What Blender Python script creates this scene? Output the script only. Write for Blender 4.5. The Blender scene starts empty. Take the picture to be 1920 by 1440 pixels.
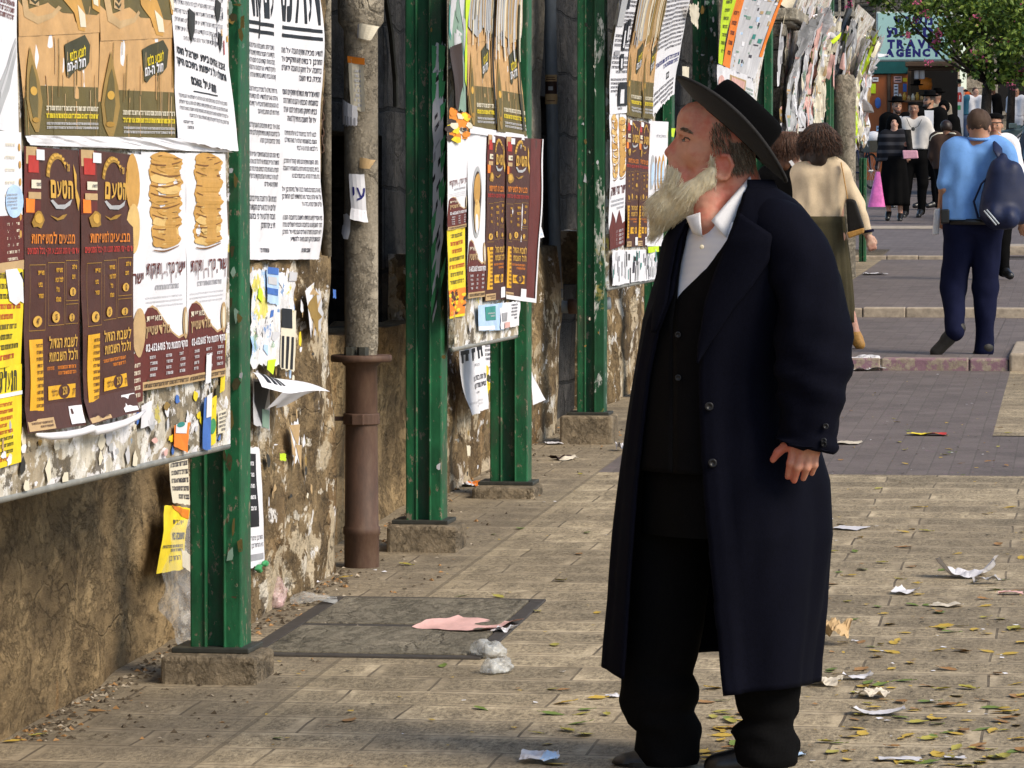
import bpy, math, random
import numpy as np
from mathutils import Vector, Matrix
from math import sin, cos, pi, radians, sqrt, atan2, exp, floor
S = bpy.context.scene
COL = S.collection
# ---------------------------------------------------------------- camera, world, sun, exposure
FPX, PX0, PY0 = 7300.0, 960.0, 720.0           # focal length and centre, in pixels of the 1920 px photograph
VPX, HOR = 2020.0, 400.0                       # where the level street direction meets the picture
HC, SL = 1.66, 0.02274                         # eye height above the pavement and slope of the pavement
_n = sqrt((VPX-PX0)**2+(PY0-HOR)**2+FPX**2)
_psi = math.asin((VPX-PX0)/_n); _p = math.atan2(PY0-HOR, FPX)
CR = np.array([cos(_psi), sin(_psi), 0.]); CF = np.array([-sin(_psi)*cos(_p), cos(_psi)*cos(_p), -sin(_p)])
CU = np.array([-sin(_psi)*sin(_p), cos(_psi)*sin(_p), cos(_p)])
cam_d = bpy.data.cameras.new('camera'); cam = bpy.data.objects.new('camera', cam_d); COL.objects.link(cam)
cam_d.sensor_width = 36.0; cam_d.lens = 36.0*FPX/1920.0; cam_d.clip_start = 0.5; cam_d.clip_end = 800.0
cam.matrix_world = Matrix(((CR[0], CU[0], -CF[0], 0), (CR[1], CU[1], -CF[1], 0), (CR[2], CU[2], -CF[2], HC), (0, 0, 0, 1)))
S.camera = cam
w_ = bpy.data.worlds.new('World'); S.world = w_; w_.use_nodes = True
_nt = w_.node_tree; _bg = _nt.nodes['Background']; _sk = _nt.nodes.new('ShaderNodeTexSky')
_sk.sky_type = 'NISHITA'; _sk.sun_disc = False
SUN_EL, SUN_AZ = radians(40), radians(115)      # azimuth clockwise from +Y: the light comes over the street, from the right
_sk.sun_elevation = SUN_EL; _sk.sun_rotation = SUN_AZ
_nt.links.new(_sk.outputs[0], _bg.inputs[0]); _bg.inputs[1].default_value = 0.075
sun_d = bpy.data.lights.new('sun', 'SUN'); sun = bpy.data.objects.new('sun', sun_d); COL.objects.link(sun)
sun_d.energy = 1.5; sun_d.angle = radians(28); sun_d.color = (1.0, 0.88, 0.70)
_sd = Vector((cos(SUN_EL)*sin(SUN_AZ), cos(SUN_EL)*cos(SUN_AZ), sin(SUN_EL)))
sun.rotation_euler = _sd.to_track_quat('Z', 'Y').to_euler(); sun.location = (8, 0, 20)
S.view_settings.view_transform = 'Standard'; S.view_settings.look = 'None'
S.view_settings.exposure = 1.42; S.view_settings.gamma = 1.0
S.render.resolution_x, S.render.resolution_y = 1024, 768
S.cycles.max_bounces = 6; S.cycles.transparent_max_bounces = 12

# ---------------------------------------------------------------- measuring from the photograph
def ray(px, py):
    d = CF*FPX + CR*(px-PX0) - CU*(py-PY0)
    return d
def on_x(px, py, X):
    d = ray(px, py); t = X/d[0]; return (X, d[1]*t, HC+d[2]*t)
def on_y(px, py, Y):
    d = ray(px, py); t = Y/d[1]; return (d[0]*t, Y, HC+d[2]*t)
# street profile: ramps and shallow stone steps
PROF = [(-10, -.2274), (26.4, .600), (26.402, .676), (33.7, .765), (33.702, .842), (46.0, 1.118), (46.002, 1.156), (59, 1.563), (74, 2.14), (109, 3.47), (200, 6.0), (400, 9)]
def gz(Y):
    for (a, za), (b, zb) in zip(PROF, PROF[1:]):
        if Y <= b: return za+(zb-za)*(Y-a)/(b-a)
    return PROF[-1][1]
def on_g(px, py):
    d = ray(px, py)
    lo, hi = 3.0, 300.0
    f = lambda Y: HC + d[2]/d[1]*Y - gz(Y)
    for _ in range(60):
        m = .5*(lo+hi)
        if f(m) > 0: lo = m
        else: hi = m
    return (d[0]/d[1]*lo, lo, gz(lo))

# ---------------------------------------------------------------- materials
MATS = {}
class NT:
    def __init__(s, name):
        s.m = bpy.data.materials.new(name); s.m.use_nodes = True
        s.t = s.m.node_tree; s.b = s.t.nodes['Principled BSDF']; s.tc = None
    def n(s, t, **kw):
        nd = s.t.nodes.new('ShaderNode'+t)
        for k, v in kw.items():
            if k in nd.inputs.keys() if isinstance(k, str) else False: nd.inputs[k].default_value = v
            else: setattr(nd, k, v)
        return nd
    def l(s, a, b): s.t.links.new(a, b)
    def co(s, scale=(1, 1, 1), rnd=False):
        if s.tc is None: s.tc = s.n('TexCoord')
        mp = s.n('Mapping'); mp.inputs['Scale'].default_value = scale
        s.l(s.tc.outputs['Object'], mp.inputs['Vector'])
        if rnd:
            oi = s.n('ObjectInfo'); ml = s.n('VectorMath', operation='SCALE'); ml.inputs[0].default_value = (37, 17, 29)
            s.l(oi.outputs['Random'], ml.inputs['Scale']); s.l(ml.outputs[0], mp.inputs['Location'])
        return mp.outputs[0]
    def noise(s, scale, detail=4, rough=.6, stretch=(1, 1, 1), dist=0, rnd=False):
        nd = s.n('TexNoise'); nd.inputs['Scale'].default_value = scale; nd.inputs['Detail'].default_value = detail
        nd.inputs['Roughness'].default_value = rough; nd.inputs['Distortion'].default_value = dist
        s.l(s.co(stretch, rnd), nd.inputs['Vector']); return nd.outputs['Fac']
    def ramp(s, fac, stops):
        r = s.n('ValToRGB'); e = r.color_ramp.elements
        while len(e) < len(stops): e.new(.5)
        for el, (p, c) in zip(e, stops):
            el.position = p; el.color = (c, c, c, 1) if isinstance(c, (int, float)) else (*c, 1)
        s.l(fac, r.inputs[0]); return r.outputs[0]
    def mix(s, fac, a, b, bt='MIX'):
        m = s.n('Mix', data_type='RGBA', blend_type=bt)
        for sock, v in ((m.inputs[0], fac), (m.inputs[6], a), (m.inputs[7], b)):
            if isinstance(v, (int, float)): sock.default_value = v if sock.type == 'VALUE' else (v, v, v, 1)
            elif isinstance(v, tuple): sock.default_value = (*v, 1)
            else: s.l(v, sock)
        return m.outputs[2]
    def math(s, op, a, b=0.0, c=0.0):
        m = s.n('Math', operation=op)
        for i, v in enumerate((a, b, c)):
            if isinstance(v, (int, float)): m.inputs[i].default_value = v
            else: s.l(v, m.inputs[i])
        return m.outputs[0]
    def bump(s, h, strength=.3, dist=.01):
        bp = s.n('Bump'); bp.inputs['Strength'].default_value = strength; bp.inputs['Distance'].default_value = dist
        s.l(h, bp.inputs['Height']); s.l(bp.outputs[0], s.b.inputs['Normal'])
    def out(s, col, rough=.7, spec=None, metal=None):
        if isinstance(col, tuple): s.b.inputs['Base Color'].default_value = (*col, 1)
        else: s.l(col, s.b.inputs['Base Color'])
        if isinstance(rough, (int, float)): s.b.inputs['Roughness'].default_value = rough
        else: s.l(rough, s.b.inputs['Roughness'])
        if spec is not None: s.b.inputs['Specular IOR Level'].default_value = spec
        if metal is not None: s.b.inputs['Metallic'].default_value = metal
        return s.m
def paper_layers(t, col, layers, grime=.6):
    """torn remains of many posters: each layer is a ragged patchwork of one paper colour"""
    for i, (sc, thr, c, a) in enumerate(layers):
        nd = t.n('TexNoise'); nd.inputs['Scale'].default_value = sc; nd.inputs['Detail'].default_value = 8; nd.inputs['Roughness'].default_value = .66; nd.inputs['Distortion'].default_value = .35
        mp = t.n('Mapping'); mp.inputs['Scale'].default_value = (1, .42, .72); mp.inputs['Location'].default_value = (i*3.7+.3, i*1.9, i*5.3)
        if t.tc is None: t.tc = t.n('TexCoord')
        t.l(t.tc.outputs['Object'], mp.inputs['Vector']); t.l(mp.outputs[0], nd.inputs['Vector'])
        col = t.mix(t.math('MULTIPLY', t.ramp(nd.outputs['Fac'], [(thr, 0), (thr+.018, 1)]), a), col, c)
    return t.mix(grime, col, t.ramp(t.noise(38, 6, .75, (1, .4, .35)), [(.33, .35), (.62, 1.15)]), 'MULTIPLY')
def mat(name, col, rough=.7, var=.25, scale=30, spec=.4, bump=0, stretch=(1, 1, 1), dark=None, rnd=False):
    """plain procedural material: a base colour that wanders a little"""
    if name in MATS: return MATS[name]
    t = NT(name); f = t.noise(scale, 5, .65, stretch, rnd=rnd)
    d = dark or tuple(c*(1-var) for c in col); u = tuple(min(1, c*(1+var*.6)) for c in col)
    m = t.out(t.ramp(f, [(.3, d), (.7, u)]), rough, spec)
    if bump: t.bump(f, bump, .01)
    MATS[name] = m; return m
def hexc(h):
    r, g, b = (int(h[i:i+2], 16)/255 for i in (0, 2, 4))
    f = lambda c: c/12.92 if c <= .04045 else ((c+.055)/1.055)**2.4
    return (f(r), f(g), f(b))

# ---------------------------------------------------------------- object helpers
def link(o, parent=None):
    COL.objects.link(o)
    if parent is not None: o.parent = parent
    return o
def mesh_obj(name, verts, faces, mats, parent=None, midx=None, smooth=False, loc=None):
    me = bpy.data.meshes.new(name)
    verts = np.asarray(verts, dtype=float)
    if loc is not None: verts = verts-np.asarray(loc)
    me.from_pydata(verts.tolist(), [], [list(map(int, f)) for f in faces])
    if not isinstance(mats, (list, tuple)): mats = [mats]
    for m in mats: me.materials.append(m)
    if midx is not None: me.polygons.foreach_set('material_index', np.asarray(midx, dtype=np.int32))
    if smooth: me.polygons.foreach_set('use_smooth', np.ones(len(me.polygons), dtype=bool))
    me.update()
    o = bpy.data.objects.new(name, me)
    if loc is not None: o.location = loc
    return link(o, parent)
def tag(o, label=None, cat=None, group=None, kind=None):
    if label: o['label'] = label
    if cat: o['category'] = cat
    if group: o['group'] = group
    if kind: o['kind'] = kind
    return o
def empty(name, loc, label=None, cat=None, group=None):
    o = bpy.data.objects.new(name, None); o.location = loc; o.empty_display_size = .1; link(o)
    return tag(o, label, cat, group)
def copy_tree(o, parent=None):
    c = o.copy(); COL.objects.link(c)
    if parent is not None: c.parent = parent
    for ch in list(o.children): copy_tree(ch, c)
    return c
def modify(o, kind, **kw):
    m = o.modifiers.new(kind.lower(), kind)
    for k, v in kw.items(): setattr(m, k, v)
    return m
def bevel(o, w=.004, seg=2): return modify(o, 'BEVEL', width=w, segments=seg, limit_method='ANGLE', angle_limit=radians(35))

class MB:
    """collects boxes, tubes, lathes and sheets into one mesh"""
    def __init__(s): s.v = []; s.f = []; s.m = []
    def add(s, v, f, m=0):
        o = len(s.v); s.v += [tuple(map(float, p)) for p in v]; s.f += [tuple(i+o for i in q) for q in f]; s.m += [m]*len(f); return s
    def box(s, x0, x1, y0, y1, z0, z1, m=0):
        v = [(x, y, z) for z in (z0, z1) for y in (y0, y1) for x in (x0, x1)]
        return s.add(v, [(0, 2, 3, 1), (4, 5, 7, 6), (0, 1, 5, 4), (2, 6, 7, 3), (0, 4, 6, 2), (1, 3, 7, 5)], m)
    def tube(s, pts, r, n=10, m=0, cap=True, flat=1.0):
        pts = [np.array(p, float) for p in pts]; rs = r if isinstance(r, (list, tuple)) else [r]*len(pts)
        v = []; f = []; prev = None
        for i, p in enumerate(pts):
            t = pts[min(i+1, len(pts)-1)]-pts[max(i-1, 0)]; t = t/(np.linalg.norm(t)+1e-9)
            if prev is None:
                a = np.array([0, 0, 1.]) if abs(t[2]) < .9 else np.array([1., 0, 0])
                u = np.cross(a, t)
            else: u = prev-t*np.dot(prev, t)
            u /= np.linalg.norm(u)+1e-9; w = np.cross(t, u); prev = u
            for k in range(n):
                an = 2*pi*k/n; v.append(p+rs[i]*(u*cos(an)+w*sin(an)*flat))
        for i in range(len(pts)-1):
            for k in range(n):
                a, b = i*n+k, i*n+(k+1) % n; f.append((a, b, b+n, a+n))
        if cap: f.append(tuple(range(n-1, -1, -1))); f.append(tuple((len(pts)-1)*n+k for k in range(n)))
        return s.add(v, f, m)
    def lathe(s, prof, c=(0, 0, 0), n=24, m=0, sx=1, sy=1, M=None):
        v = []; f = []
        for r, z in prof:
            for k in range(n):
                p = np.array((r*cos(2*pi*k/n)*sx, r*sin(2*pi*k/n)*sy, z))
                if M is not None: p = M@p
                v.append(p+np.array(c))
        for i in range(len(prof)-1):
            for k in range(n):
                a, b = i*n+k, i*n+(k+1) % n; f.append((a, b, b+n, a+n))
        return s.add(v, f, m)
    def grid(s, fn, nu, nv, m=0):
        v = [fn(i/nu, j/nv) for j in range(nv+1) for i in range(nu+1)]
        f = [(j*(nu+1)+i, j*(nu+1)+i+1, (j+1)*(nu+1)+i+1, (j+1)*(nu+1)+i) for j in range(nv) for i in range(nu)]
        return s.add(v, f, m)
    def build(s, name, mats, parent=None, smooth=False, loc=None):
        return mesh_obj(name, s.v, s.f, mats, parent, s.m, smooth, loc)

# deterministic value noise for folds and torn edges
_rs = np.random.RandomState(7); _tab = _rs.rand(4096)*2-1
def vnoise(x, y=0., z=0.):
    x, y, z = np.broadcast_arrays(np.asarray(x, float), np.asarray(y, float), np.asarray(z, float))
    xi, yi, zi = np.floor(x).astype(int), np.floor(y).astype(int), np.floor(z).astype(int)
    fx, fy, fz = x-xi, y-yi, z-zi
    fx, fy, fz = (t*t*(3-2*t) for t in (fx, fy, fz))
    h = lambda a, b, c: _tab[(a*73+b*179+c*283+((a*b) ^ (c*57))) % 4096]
    r = 0
    for dx in (0, 1):
        for dy in (0, 1):
            for dz in (0, 1):
                r = r+h(xi+dx, yi+dy, zi+dz)*(fx if dx else 1-fx)*(fy if dy else 1-fy)*(fz if dz else 1-fz)
    return r
# ---------------------------------------------------------------- soft solid modelling: blended capsules and ellipsoids turned into one skin
class Sdf:
    def __init__(s, k=.02): s.p = []; s.k = k
    def cap(s, a, b, ra, rb=None, k=None, sq=None, op='+'):
        """tapered capsule; sq = (direction, factor) flattens it along a direction"""
        s.p.append(('c', np.array(a, float), np.array(b, float), ra, ra if rb is None else rb, s.k if k is None else k, sq, op)); return s
    def ell(s, c, r, R=None, k=None, op='+'):
        s.p.append(('e', np.array(c, float), np.array(r, float), None if R is None else np.array(R, float), None, s.k if k is None else k, None, op)); return s
    def chain(s, pts, rs, k=None, sq=None):
        for a, b, ra, rb in zip(pts, pts[1:], rs, rs[1:]): s.cap(a, b, ra, rb, k, sq)
        return s
    def bounds(s):
        lo = np.full(3, 1e9); hi = -lo
        for t, a, b, r, r2, k, sq, op in s.p:
            if op != '+': continue
            if t == 'c':
                R = max(r, r2); lo = np.minimum(lo, np.minimum(a, b)-R); hi = np.maximum(hi, np.maximum(a, b)+R)
            else:
                R = b.max() if r is not None else b
                lo = np.minimum(lo, a-R); hi = np.maximum(hi, a+R)
        return lo, hi
    def mesh(s, h, cut=None, disp=None):
        lo, hi = s.bounds(); lo = lo-3*h; hi = hi+3*h
        n = np.ceil((hi-lo)/h).astype(int)+1
        ax = [lo[i]+h*np.arange(n[i]) for i in range(3)]
        F = np.full(n, .5, np.float32)
        for t, a, b, r, r2, k, sq, op in s.p:
            if t == 'c': R = max(r, r2); l0 = np.minimum(a, b)-R; h0 = np.maximum(a, b)+R
            else:
                R = b.max() if r is not None else b; l0 = a-R; h0 = a+R
            pad = k*1.2+4*h
            i0 = np.maximum(np.floor((l0-pad-lo)/h).astype(int), 0); i1 = np.minimum(np.ceil((h0+pad-lo)/h).astype(int)+1, n)
            if (i1 <= i0).any(): continue
            sl = tuple(slice(i0[i], i1[i]) for i in range(3))
            X, Y, Z = (ax[0][sl[0]][:, None, None], ax[1][sl[1]][None, :, None], ax[2][sl[2]][None, None, :])
            if t == 'c':
                ab = b-a; L2 = ab@ab+1e-12
                px, py, pz = X-a[0], Y-a[1], Z-a[2]
                tt = np.clip((px*ab[0]+py*ab[1]+pz*ab[2])/L2, 0, 1)
                qx, qy, qz = px-tt*ab[0], py-tt*ab[1], pz-tt*ab[2]
                if sq is not None:
                    d = np.array(sq[0], float); d /= np.linalg.norm(d); e = (qx*d[0]+qy*d[1]+qz*d[2])*(1/sq[1]-1)
                    qx, qy, qz = qx+e*d[0], qy+e*d[1], qz+e*d[2]
                D = np.sqrt(qx*qx+qy*qy+qz*qz)-(r+(r2-r)*tt)
            else:
                px, py, pz = X-a[0], Y-a[1], Z-a[2]
                if r is not None:
                    M = r; px, py, pz = (M[0, i]*px+M[1, i]*py+M[2, i]*pz for i in range(3))
                q = np.sqrt((px/b[0])**2+(py/b[1])**2+(pz/b[2])**2)
                g = np.sqrt((px/b[0]**2)**2+(py/b[1]**2)**2+(pz/b[2]**2)**2)+1e-6
                D = q*(q-1)/g
            f0 = F[sl]
            if op == '+':
                if k > 0:
                    hh = np.clip(.5+.5*(f0-D)/k, 0, 1); F[sl] = f0+(D-f0)*hh-k*hh*(1-hh)
                else: F[sl] = np.minimum(f0, D)
            else:
                hh = np.clip(.5-.5*(f0+D)/max(k, 1e-6), 0, 1); F[sl] = f0+(-D-f0)*hh+k*hh*(1-hh)
        X, Y, Z = ax[0][:, None, None], ax[1][None, :, None], ax[2][None, None, :]
        if disp is not None: F = F+disp(X, Y, Z)
        if cut is not None:
            for c in cut: F = np.maximum(F, c(X, Y, Z))
        return surfnet(np.broadcast_to(F, n), lo, h)
def surfnet(F, lo, h):
    n = np.array(F.shape); ins = F < 0
    c = np.zeros(n-1, np.uint8)
    for dx in (0, 1):
        for dy in (0, 1):
            for dz in (0, 1): c += ins[dx:n[0]-1+dx, dy:n[1]-1+dy, dz:n[2]-1+dz]
    I = np.argwhere((c > 0) & (c < 8)); idx = np.full(n-1, -1, np.int64); idx[tuple(I.T)] = np.arange(len(I))
    off = [(dx, dy, dz) for dx in (0, 1) for dy in (0, 1) for dz in (0, 1)]
    val = np.stack([F[I[:, 0]+o[0], I[:, 1]+o[1], I[:, 2]+o[2]] for o in off], 1)
    acc = np.zeros((len(I), 3)); cnt = np.zeros(len(I))
    for i, a in enumerate(off):
        for j, b in enumerate(off):
            if j > i and sum(abs(p-q) for p, q in zip(a, b)) == 1:
                va, vb = val[:, i], val[:, j]; m = (va < 0) != (vb < 0)
                t = np.where(m, va/np.where(m, va-vb, 1), 0)[:, None]
                p = np.array(a)+t*(np.array(b)-np.array(a)); acc += np.where(m[:, None], p, 0); cnt += m
    V = lo+h*(I+acc/np.maximum(cnt, 1)[:, None])
    Q = []
    for axn in range(3):
        u, v = (axn+1) % 3, (axn+2) % 3
        s0 = [slice(1, n[i]-1) for i in range(3)]; s1 = list(s0); s0[axn] = slice(0, n[axn]-1); s1[axn] = slice(1, n[axn])
        A, B = ins[tuple(s0)], ins[tuple(s1)]
        E = np.argwhere(A != B)
        if not len(E): continue
        flip = A[tuple(E.T)]
        E = E+np.array([0 if i == axn else 1 for i in range(3)])
        def g(du, dv):
            q = E.copy(); q[:, u] -= du; q[:, v] -= dv; return idx[tuple(q.T)]
        q = np.stack([g(0, 0), g(1, 0), g(1, 1), g(0, 1)], 1)
        q[~flip] = q[~flip][:, ::-1]
        Q.append(q)
    Q = np.concatenate(Q)
    return V, Q[(Q >= 0).all(1)]
def smooth_mesh(V, Q, it=2, lam=.5):
    e = np.concatenate([np.stack([Q[:, i], Q[:, (i+1) % 4]], 1) for i in range(4)])
    for _ in range(it):
        a = np.zeros_like(V); c = np.zeros(len(V))
        np.add.at(a, e[:, 0], V[e[:, 1]]); np.add.at(a, e[:, 1], V[e[:, 0]])
        np.add.at(c, e[:, 0], 1); np.add.at(c, e[:, 1], 1)
        V = V+lam*(a/np.maximum(c, 1)[:, None]-V)
    return V
def sdf_obj(name, s, h, mats, parent=None, cut=None, disp=None, midx=None, sm=1):
    V, Q = s.mesh(h, cut, disp)
    if sm: V = smooth_mesh(V, Q, sm)
    mi = midx(V[Q].mean(1)) if midx is not None else None
    return mesh_obj(name, V, Q, mats, parent, mi, True)
def rotz(a): return np.array([[cos(a), -sin(a), 0], [sin(a), cos(a), 0], [0, 0, 1]])
def roty(a): return np.array([[cos(a), 0, sin(a)], [0, 1, 0], [-sin(a), 0, cos(a)]])
def rotx(a): return np.array([[1, 0, 0], [0, cos(a), -sin(a)], [0, sin(a), cos(a)]])
# ================================================================ SETTING
def strip(name, x0, x1, ys, m, lift=0.0, kind='structure', jog=None):
    ys = sorted(set(ys)); b = MB(); v = []; f = []
    for y in ys: v += [(x0, y, gz(y)+lift), (x1, y, gz(y)+lift)]
    for i in range(len(ys)-1): f.append((2*i, 2*i+1, 2*i+3, 2*i+2))
    o = b.add(v, f).build(name, m); return tag(o, kind=kind)
def yr(a, b):
    return [a, b]+[y for y, _ in PROF if a < y < b]
# --- stone paving: rows of bush-hammered slabs with smooth margins, worn and dusty
def m_paving():
    t = NT('stone paving'); c = t.co(); sx = t.n('SeparateXYZ'); t.l(c, sx.inputs[0])
    def brick(bw, rh, ms, smooth, off=.37):
        b = t.n('TexBrick'); b.offset = off; b.offset_frequency = 2; b.inputs['Scale'].default_value = 1
        b.inputs['Brick Width'].default_value = bw; b.inputs['Row Height'].default_value = rh
        b.inputs['Mortar Size'].default_value = ms; b.inputs['Mortar Smooth'].default_value = smooth; b.inputs['Bias'].default_value = 0
        b.inputs['Color1'].default_value = (0, 0, 0, 1); b.inputs['Color2'].default_value = (1, 1, 1, 1)
        wob = t.n('VectorMath', operation='ADD'); nz = t.n('TexNoise'); nz.inputs['Scale'].default_value = 1.3; t.l(c, nz.inputs[0])
        sc = t.n('VectorMath', operation='SCALE'); sc.inputs['Scale'].default_value = .05; t.l(nz.outputs['Color'], sc.inputs[0])
        t.l(c, wob.inputs[0]); t.l(sc.outputs[0], wob.inputs[1]); t.l(wob.outputs[0], b.inputs['Vector']); return b
    jo = brick(.62, .275, .0045, .2); ma = brick(.62, .275, .05, .6)
    rough = t.noise(75, 6, .78, (1, .4, 1)); mid = t.noise(9, 6, .72, (1, .45, 1)); big = t.noise(1.3, 5, .6, (1, .6, 1))
    stone = t.mix(t.ramp(rough, [(.35, 0), (.62, 1)]), (.125, .097, .062), (.47, .385, .255))
    marg = t.mix(t.ramp(mid, [(.3, 0), (.7, 1)]), (.32, .255, .165), (.54, .445, .305))
    mf = t.math('MULTIPLY', ma.outputs['Fac'], t.ramp(t.noise(6, 4, .7), [(.34, .15), (.6, 1)]))
    col = t.mix(mf, stone, marg)
    per = t.mix(.24, col, jo.outputs['Color'], 'OVERLAY')
    dirt = t.ramp(mid, [(.32, .62), (.62, 1.04)])
    col = t.mix(1.0, per, dirt, 'MULTIPLY')
    col = t.mix(t.ramp(big, [(.42, 0), (.7, .45)]), col, (.18, .14, .09))
    # long groove along the wall side
    g = t.math('ABSOLUTE', t.math('ADD', sx.outputs['X'], 2.267))
    gl = t.math('LESS_THAN', g, .045); gd = t.math('LESS_THAN', g, .008)
    col = t.mix(t.math('MULTIPLY', gl, t.ramp(t.noise(8, 5, .7), [(.4, .05), (.65, .55)])), col, (.42, .34, .22))
    jd = t.math('MAXIMUM', t.math('MULTIPLY', jo.outputs['Fac'], t.ramp(t.noise(3.0, 3), [(.38, .35), (.6, 1)])), t.math('MULTIPLY', gd, .55))
    col = t.mix(jd, col, (.10, .078, .052))
    # grime towards the foot of the wall
    wl = t.math('MULTIPLY', t.ramp(t.noise(5, 5, .7), [(.3, .2), (.7, 1)]), t.math('LESS_THAN', sx.outputs['X'], -2.27))
    col = t.mix(t.math('MULTIPLY', wl, .6), col, (.15, .12, .085))
    m = t.out(col, .82, .3)
    h = t.math('SUBTRACT', t.math('MULTIPLY', rough, t.math('SUBTRACT', 1.1, mf)), t.math('MULTIPLY', jd, 1.2))
    t.bump(h, .55, .012); return m
M_PAVE = m_paving()
def m_grey():
    t = NT('grey brick paving'); c = t.co(); b = t.n('TexBrick'); b.inputs['Scale'].default_value = 1; b.offset = .5
    mp = t.n('Mapping'); mp.inputs['Rotation'].default_value = (0, 0, pi/2); t.l(c, mp.inputs[0]); t.l(mp.outputs[0], b.inputs['Vector'])
    b.inputs['Brick Width'].default_value = .2; b.inputs['Row Height'].default_value = .1; b.inputs['Mortar Size'].default_value = .004
    b.inputs['Color1'].default_value = (.135, .112, .108, 1); b.inputs['Color2'].default_value = (.10, .083, .082, 1); b.inputs['Mortar'].default_value = (.09, .077, .072, 1)
    col = t.mix(1, b.outputs['Color'], t.ramp(t.noise(2.2, 5, .7), [(.3, .72), (.7, 1.2)]), 'MULTIPLY')
    col = t.mix(t.ramp(t.noise(34, 3, .5), [(.66, 0), (.72, .8)]), col, (.24, .12, .19))     # fallen blossom
    col = t.mix(t.ramp(t.noise(60, 5, .7), [(.4, 0), (.75, .35)]), col, (.27, .23, .19))
    m = t.out(col, .8, .3); t.bump(t.math('SUBTRACT', t.noise(120, 3), b.outputs['Fac']), .3, .006); return m
M_GREY = m_grey()
M_ASPH = mat('street asphalt', (.10, .095, .10), .85, .3, 40)
strip('ground', -70, 90, yr(-10, 400), M_ASPH, -.012)
strip('pavement', -3.3, 3.2, yr(2, 18.5), M_PAVE)
strip('path_by_the_wall', -3.3, -2.267, yr(18.5, 48), M_PAVE)
strip('brick_path', -2.267, -.44, yr(18.5, 26.4), M_GREY)
strip('brick_path', -2.267, 3.2, yr(18.5, 20.9)[:2], M_GREY, -.004)
strip('pavement_edge', -.44, 3.2, yr(20.9, 26.4), M_PAVE, .0)
strip('brick_path', -2.267, -.6, yr(26.4021, 33.7), M_GREY); strip('brick_path', -2.267, -.3, yr(33.7021, 46), M_GREY)
strip('pavement_edge', -.6, 3.2, yr(26.4021, 33.7), M_GREY, -.003); strip('pavement_edge', -.3, 3.2, yr(33.7021, 46), M_GREY, -.003)
strip('brick_path', -9, 1.5, yr(46.0021, 112), M_GREY)
# stone risers of the shallow steps
M_STEP = mat('step stone', (.38, .315, .24), .8, .35, 14, bump=.5)
def m_step():
    t = NT('blossom strewn step stone'); f = t.noise(22, 5, .7); col = t.ramp(f, [(.3, (.21, .165, .12)), (.7, (.38, .32, .25))])
    p = t.ramp(t.noise(16, 5, .75), [(.46, 0), (.54, 1)]); col = t.mix(t.math('MULTIPLY', p, .8), col, (.22, .11, .16))
    m = t.out(col, .8, .3); t.bump(f, .5, .012); return m
M_STEPP = m_step()
def step(Y, x0, x1, h, m, n=0):
    b = MB(); z = gz(Y-.001); rr = random.Random(int(Y*7)); x = x0
    while x < x1-.05:
        w = min(rr.uniform(.35, .62), x1-x); j = rr.uniform(-.006, .006)
        b.box(x, x+w-.006, Y-.02+j, Y+.24, z-.05, z+h+.004+rr.uniform(-.003, .003)); x += w
    o = b.build('pavement_step', m); bevel(o, .012, 2); return tag(o, kind='structure')
step(26.4, -2.27, -.45, .076, M_STEPP); step(33.7, -2.27, 1.5, .077, M_STEP); step(46.0, -2.8, -.84, .04, M_STEP)
# band laid between paving fields farther up
strip('pavement_band', -3.6, -1.5, [55, 56.2], M_STEP, .006)
def kerb_block(x0, x1, y0, y1, z1, label):
    b = MB(); b.box(x0, x1, y0, y1, gz(y0)-.05, z1); o = b.build('kerb_block', M_STEP); bevel(o, .02, 3)
    return tag(o, label, 'kerb stone')
kerb_block(-.447, .5, 26.36, 28.8, .722, 'pale stone kerb block right of the brick path, beside the blossom strewn step')
kerb_block(-.84, .4, 46.4, 49.5, 1.275, 'pale stone kerb block farther up the path, beside the man in white with black trousers')

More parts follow.
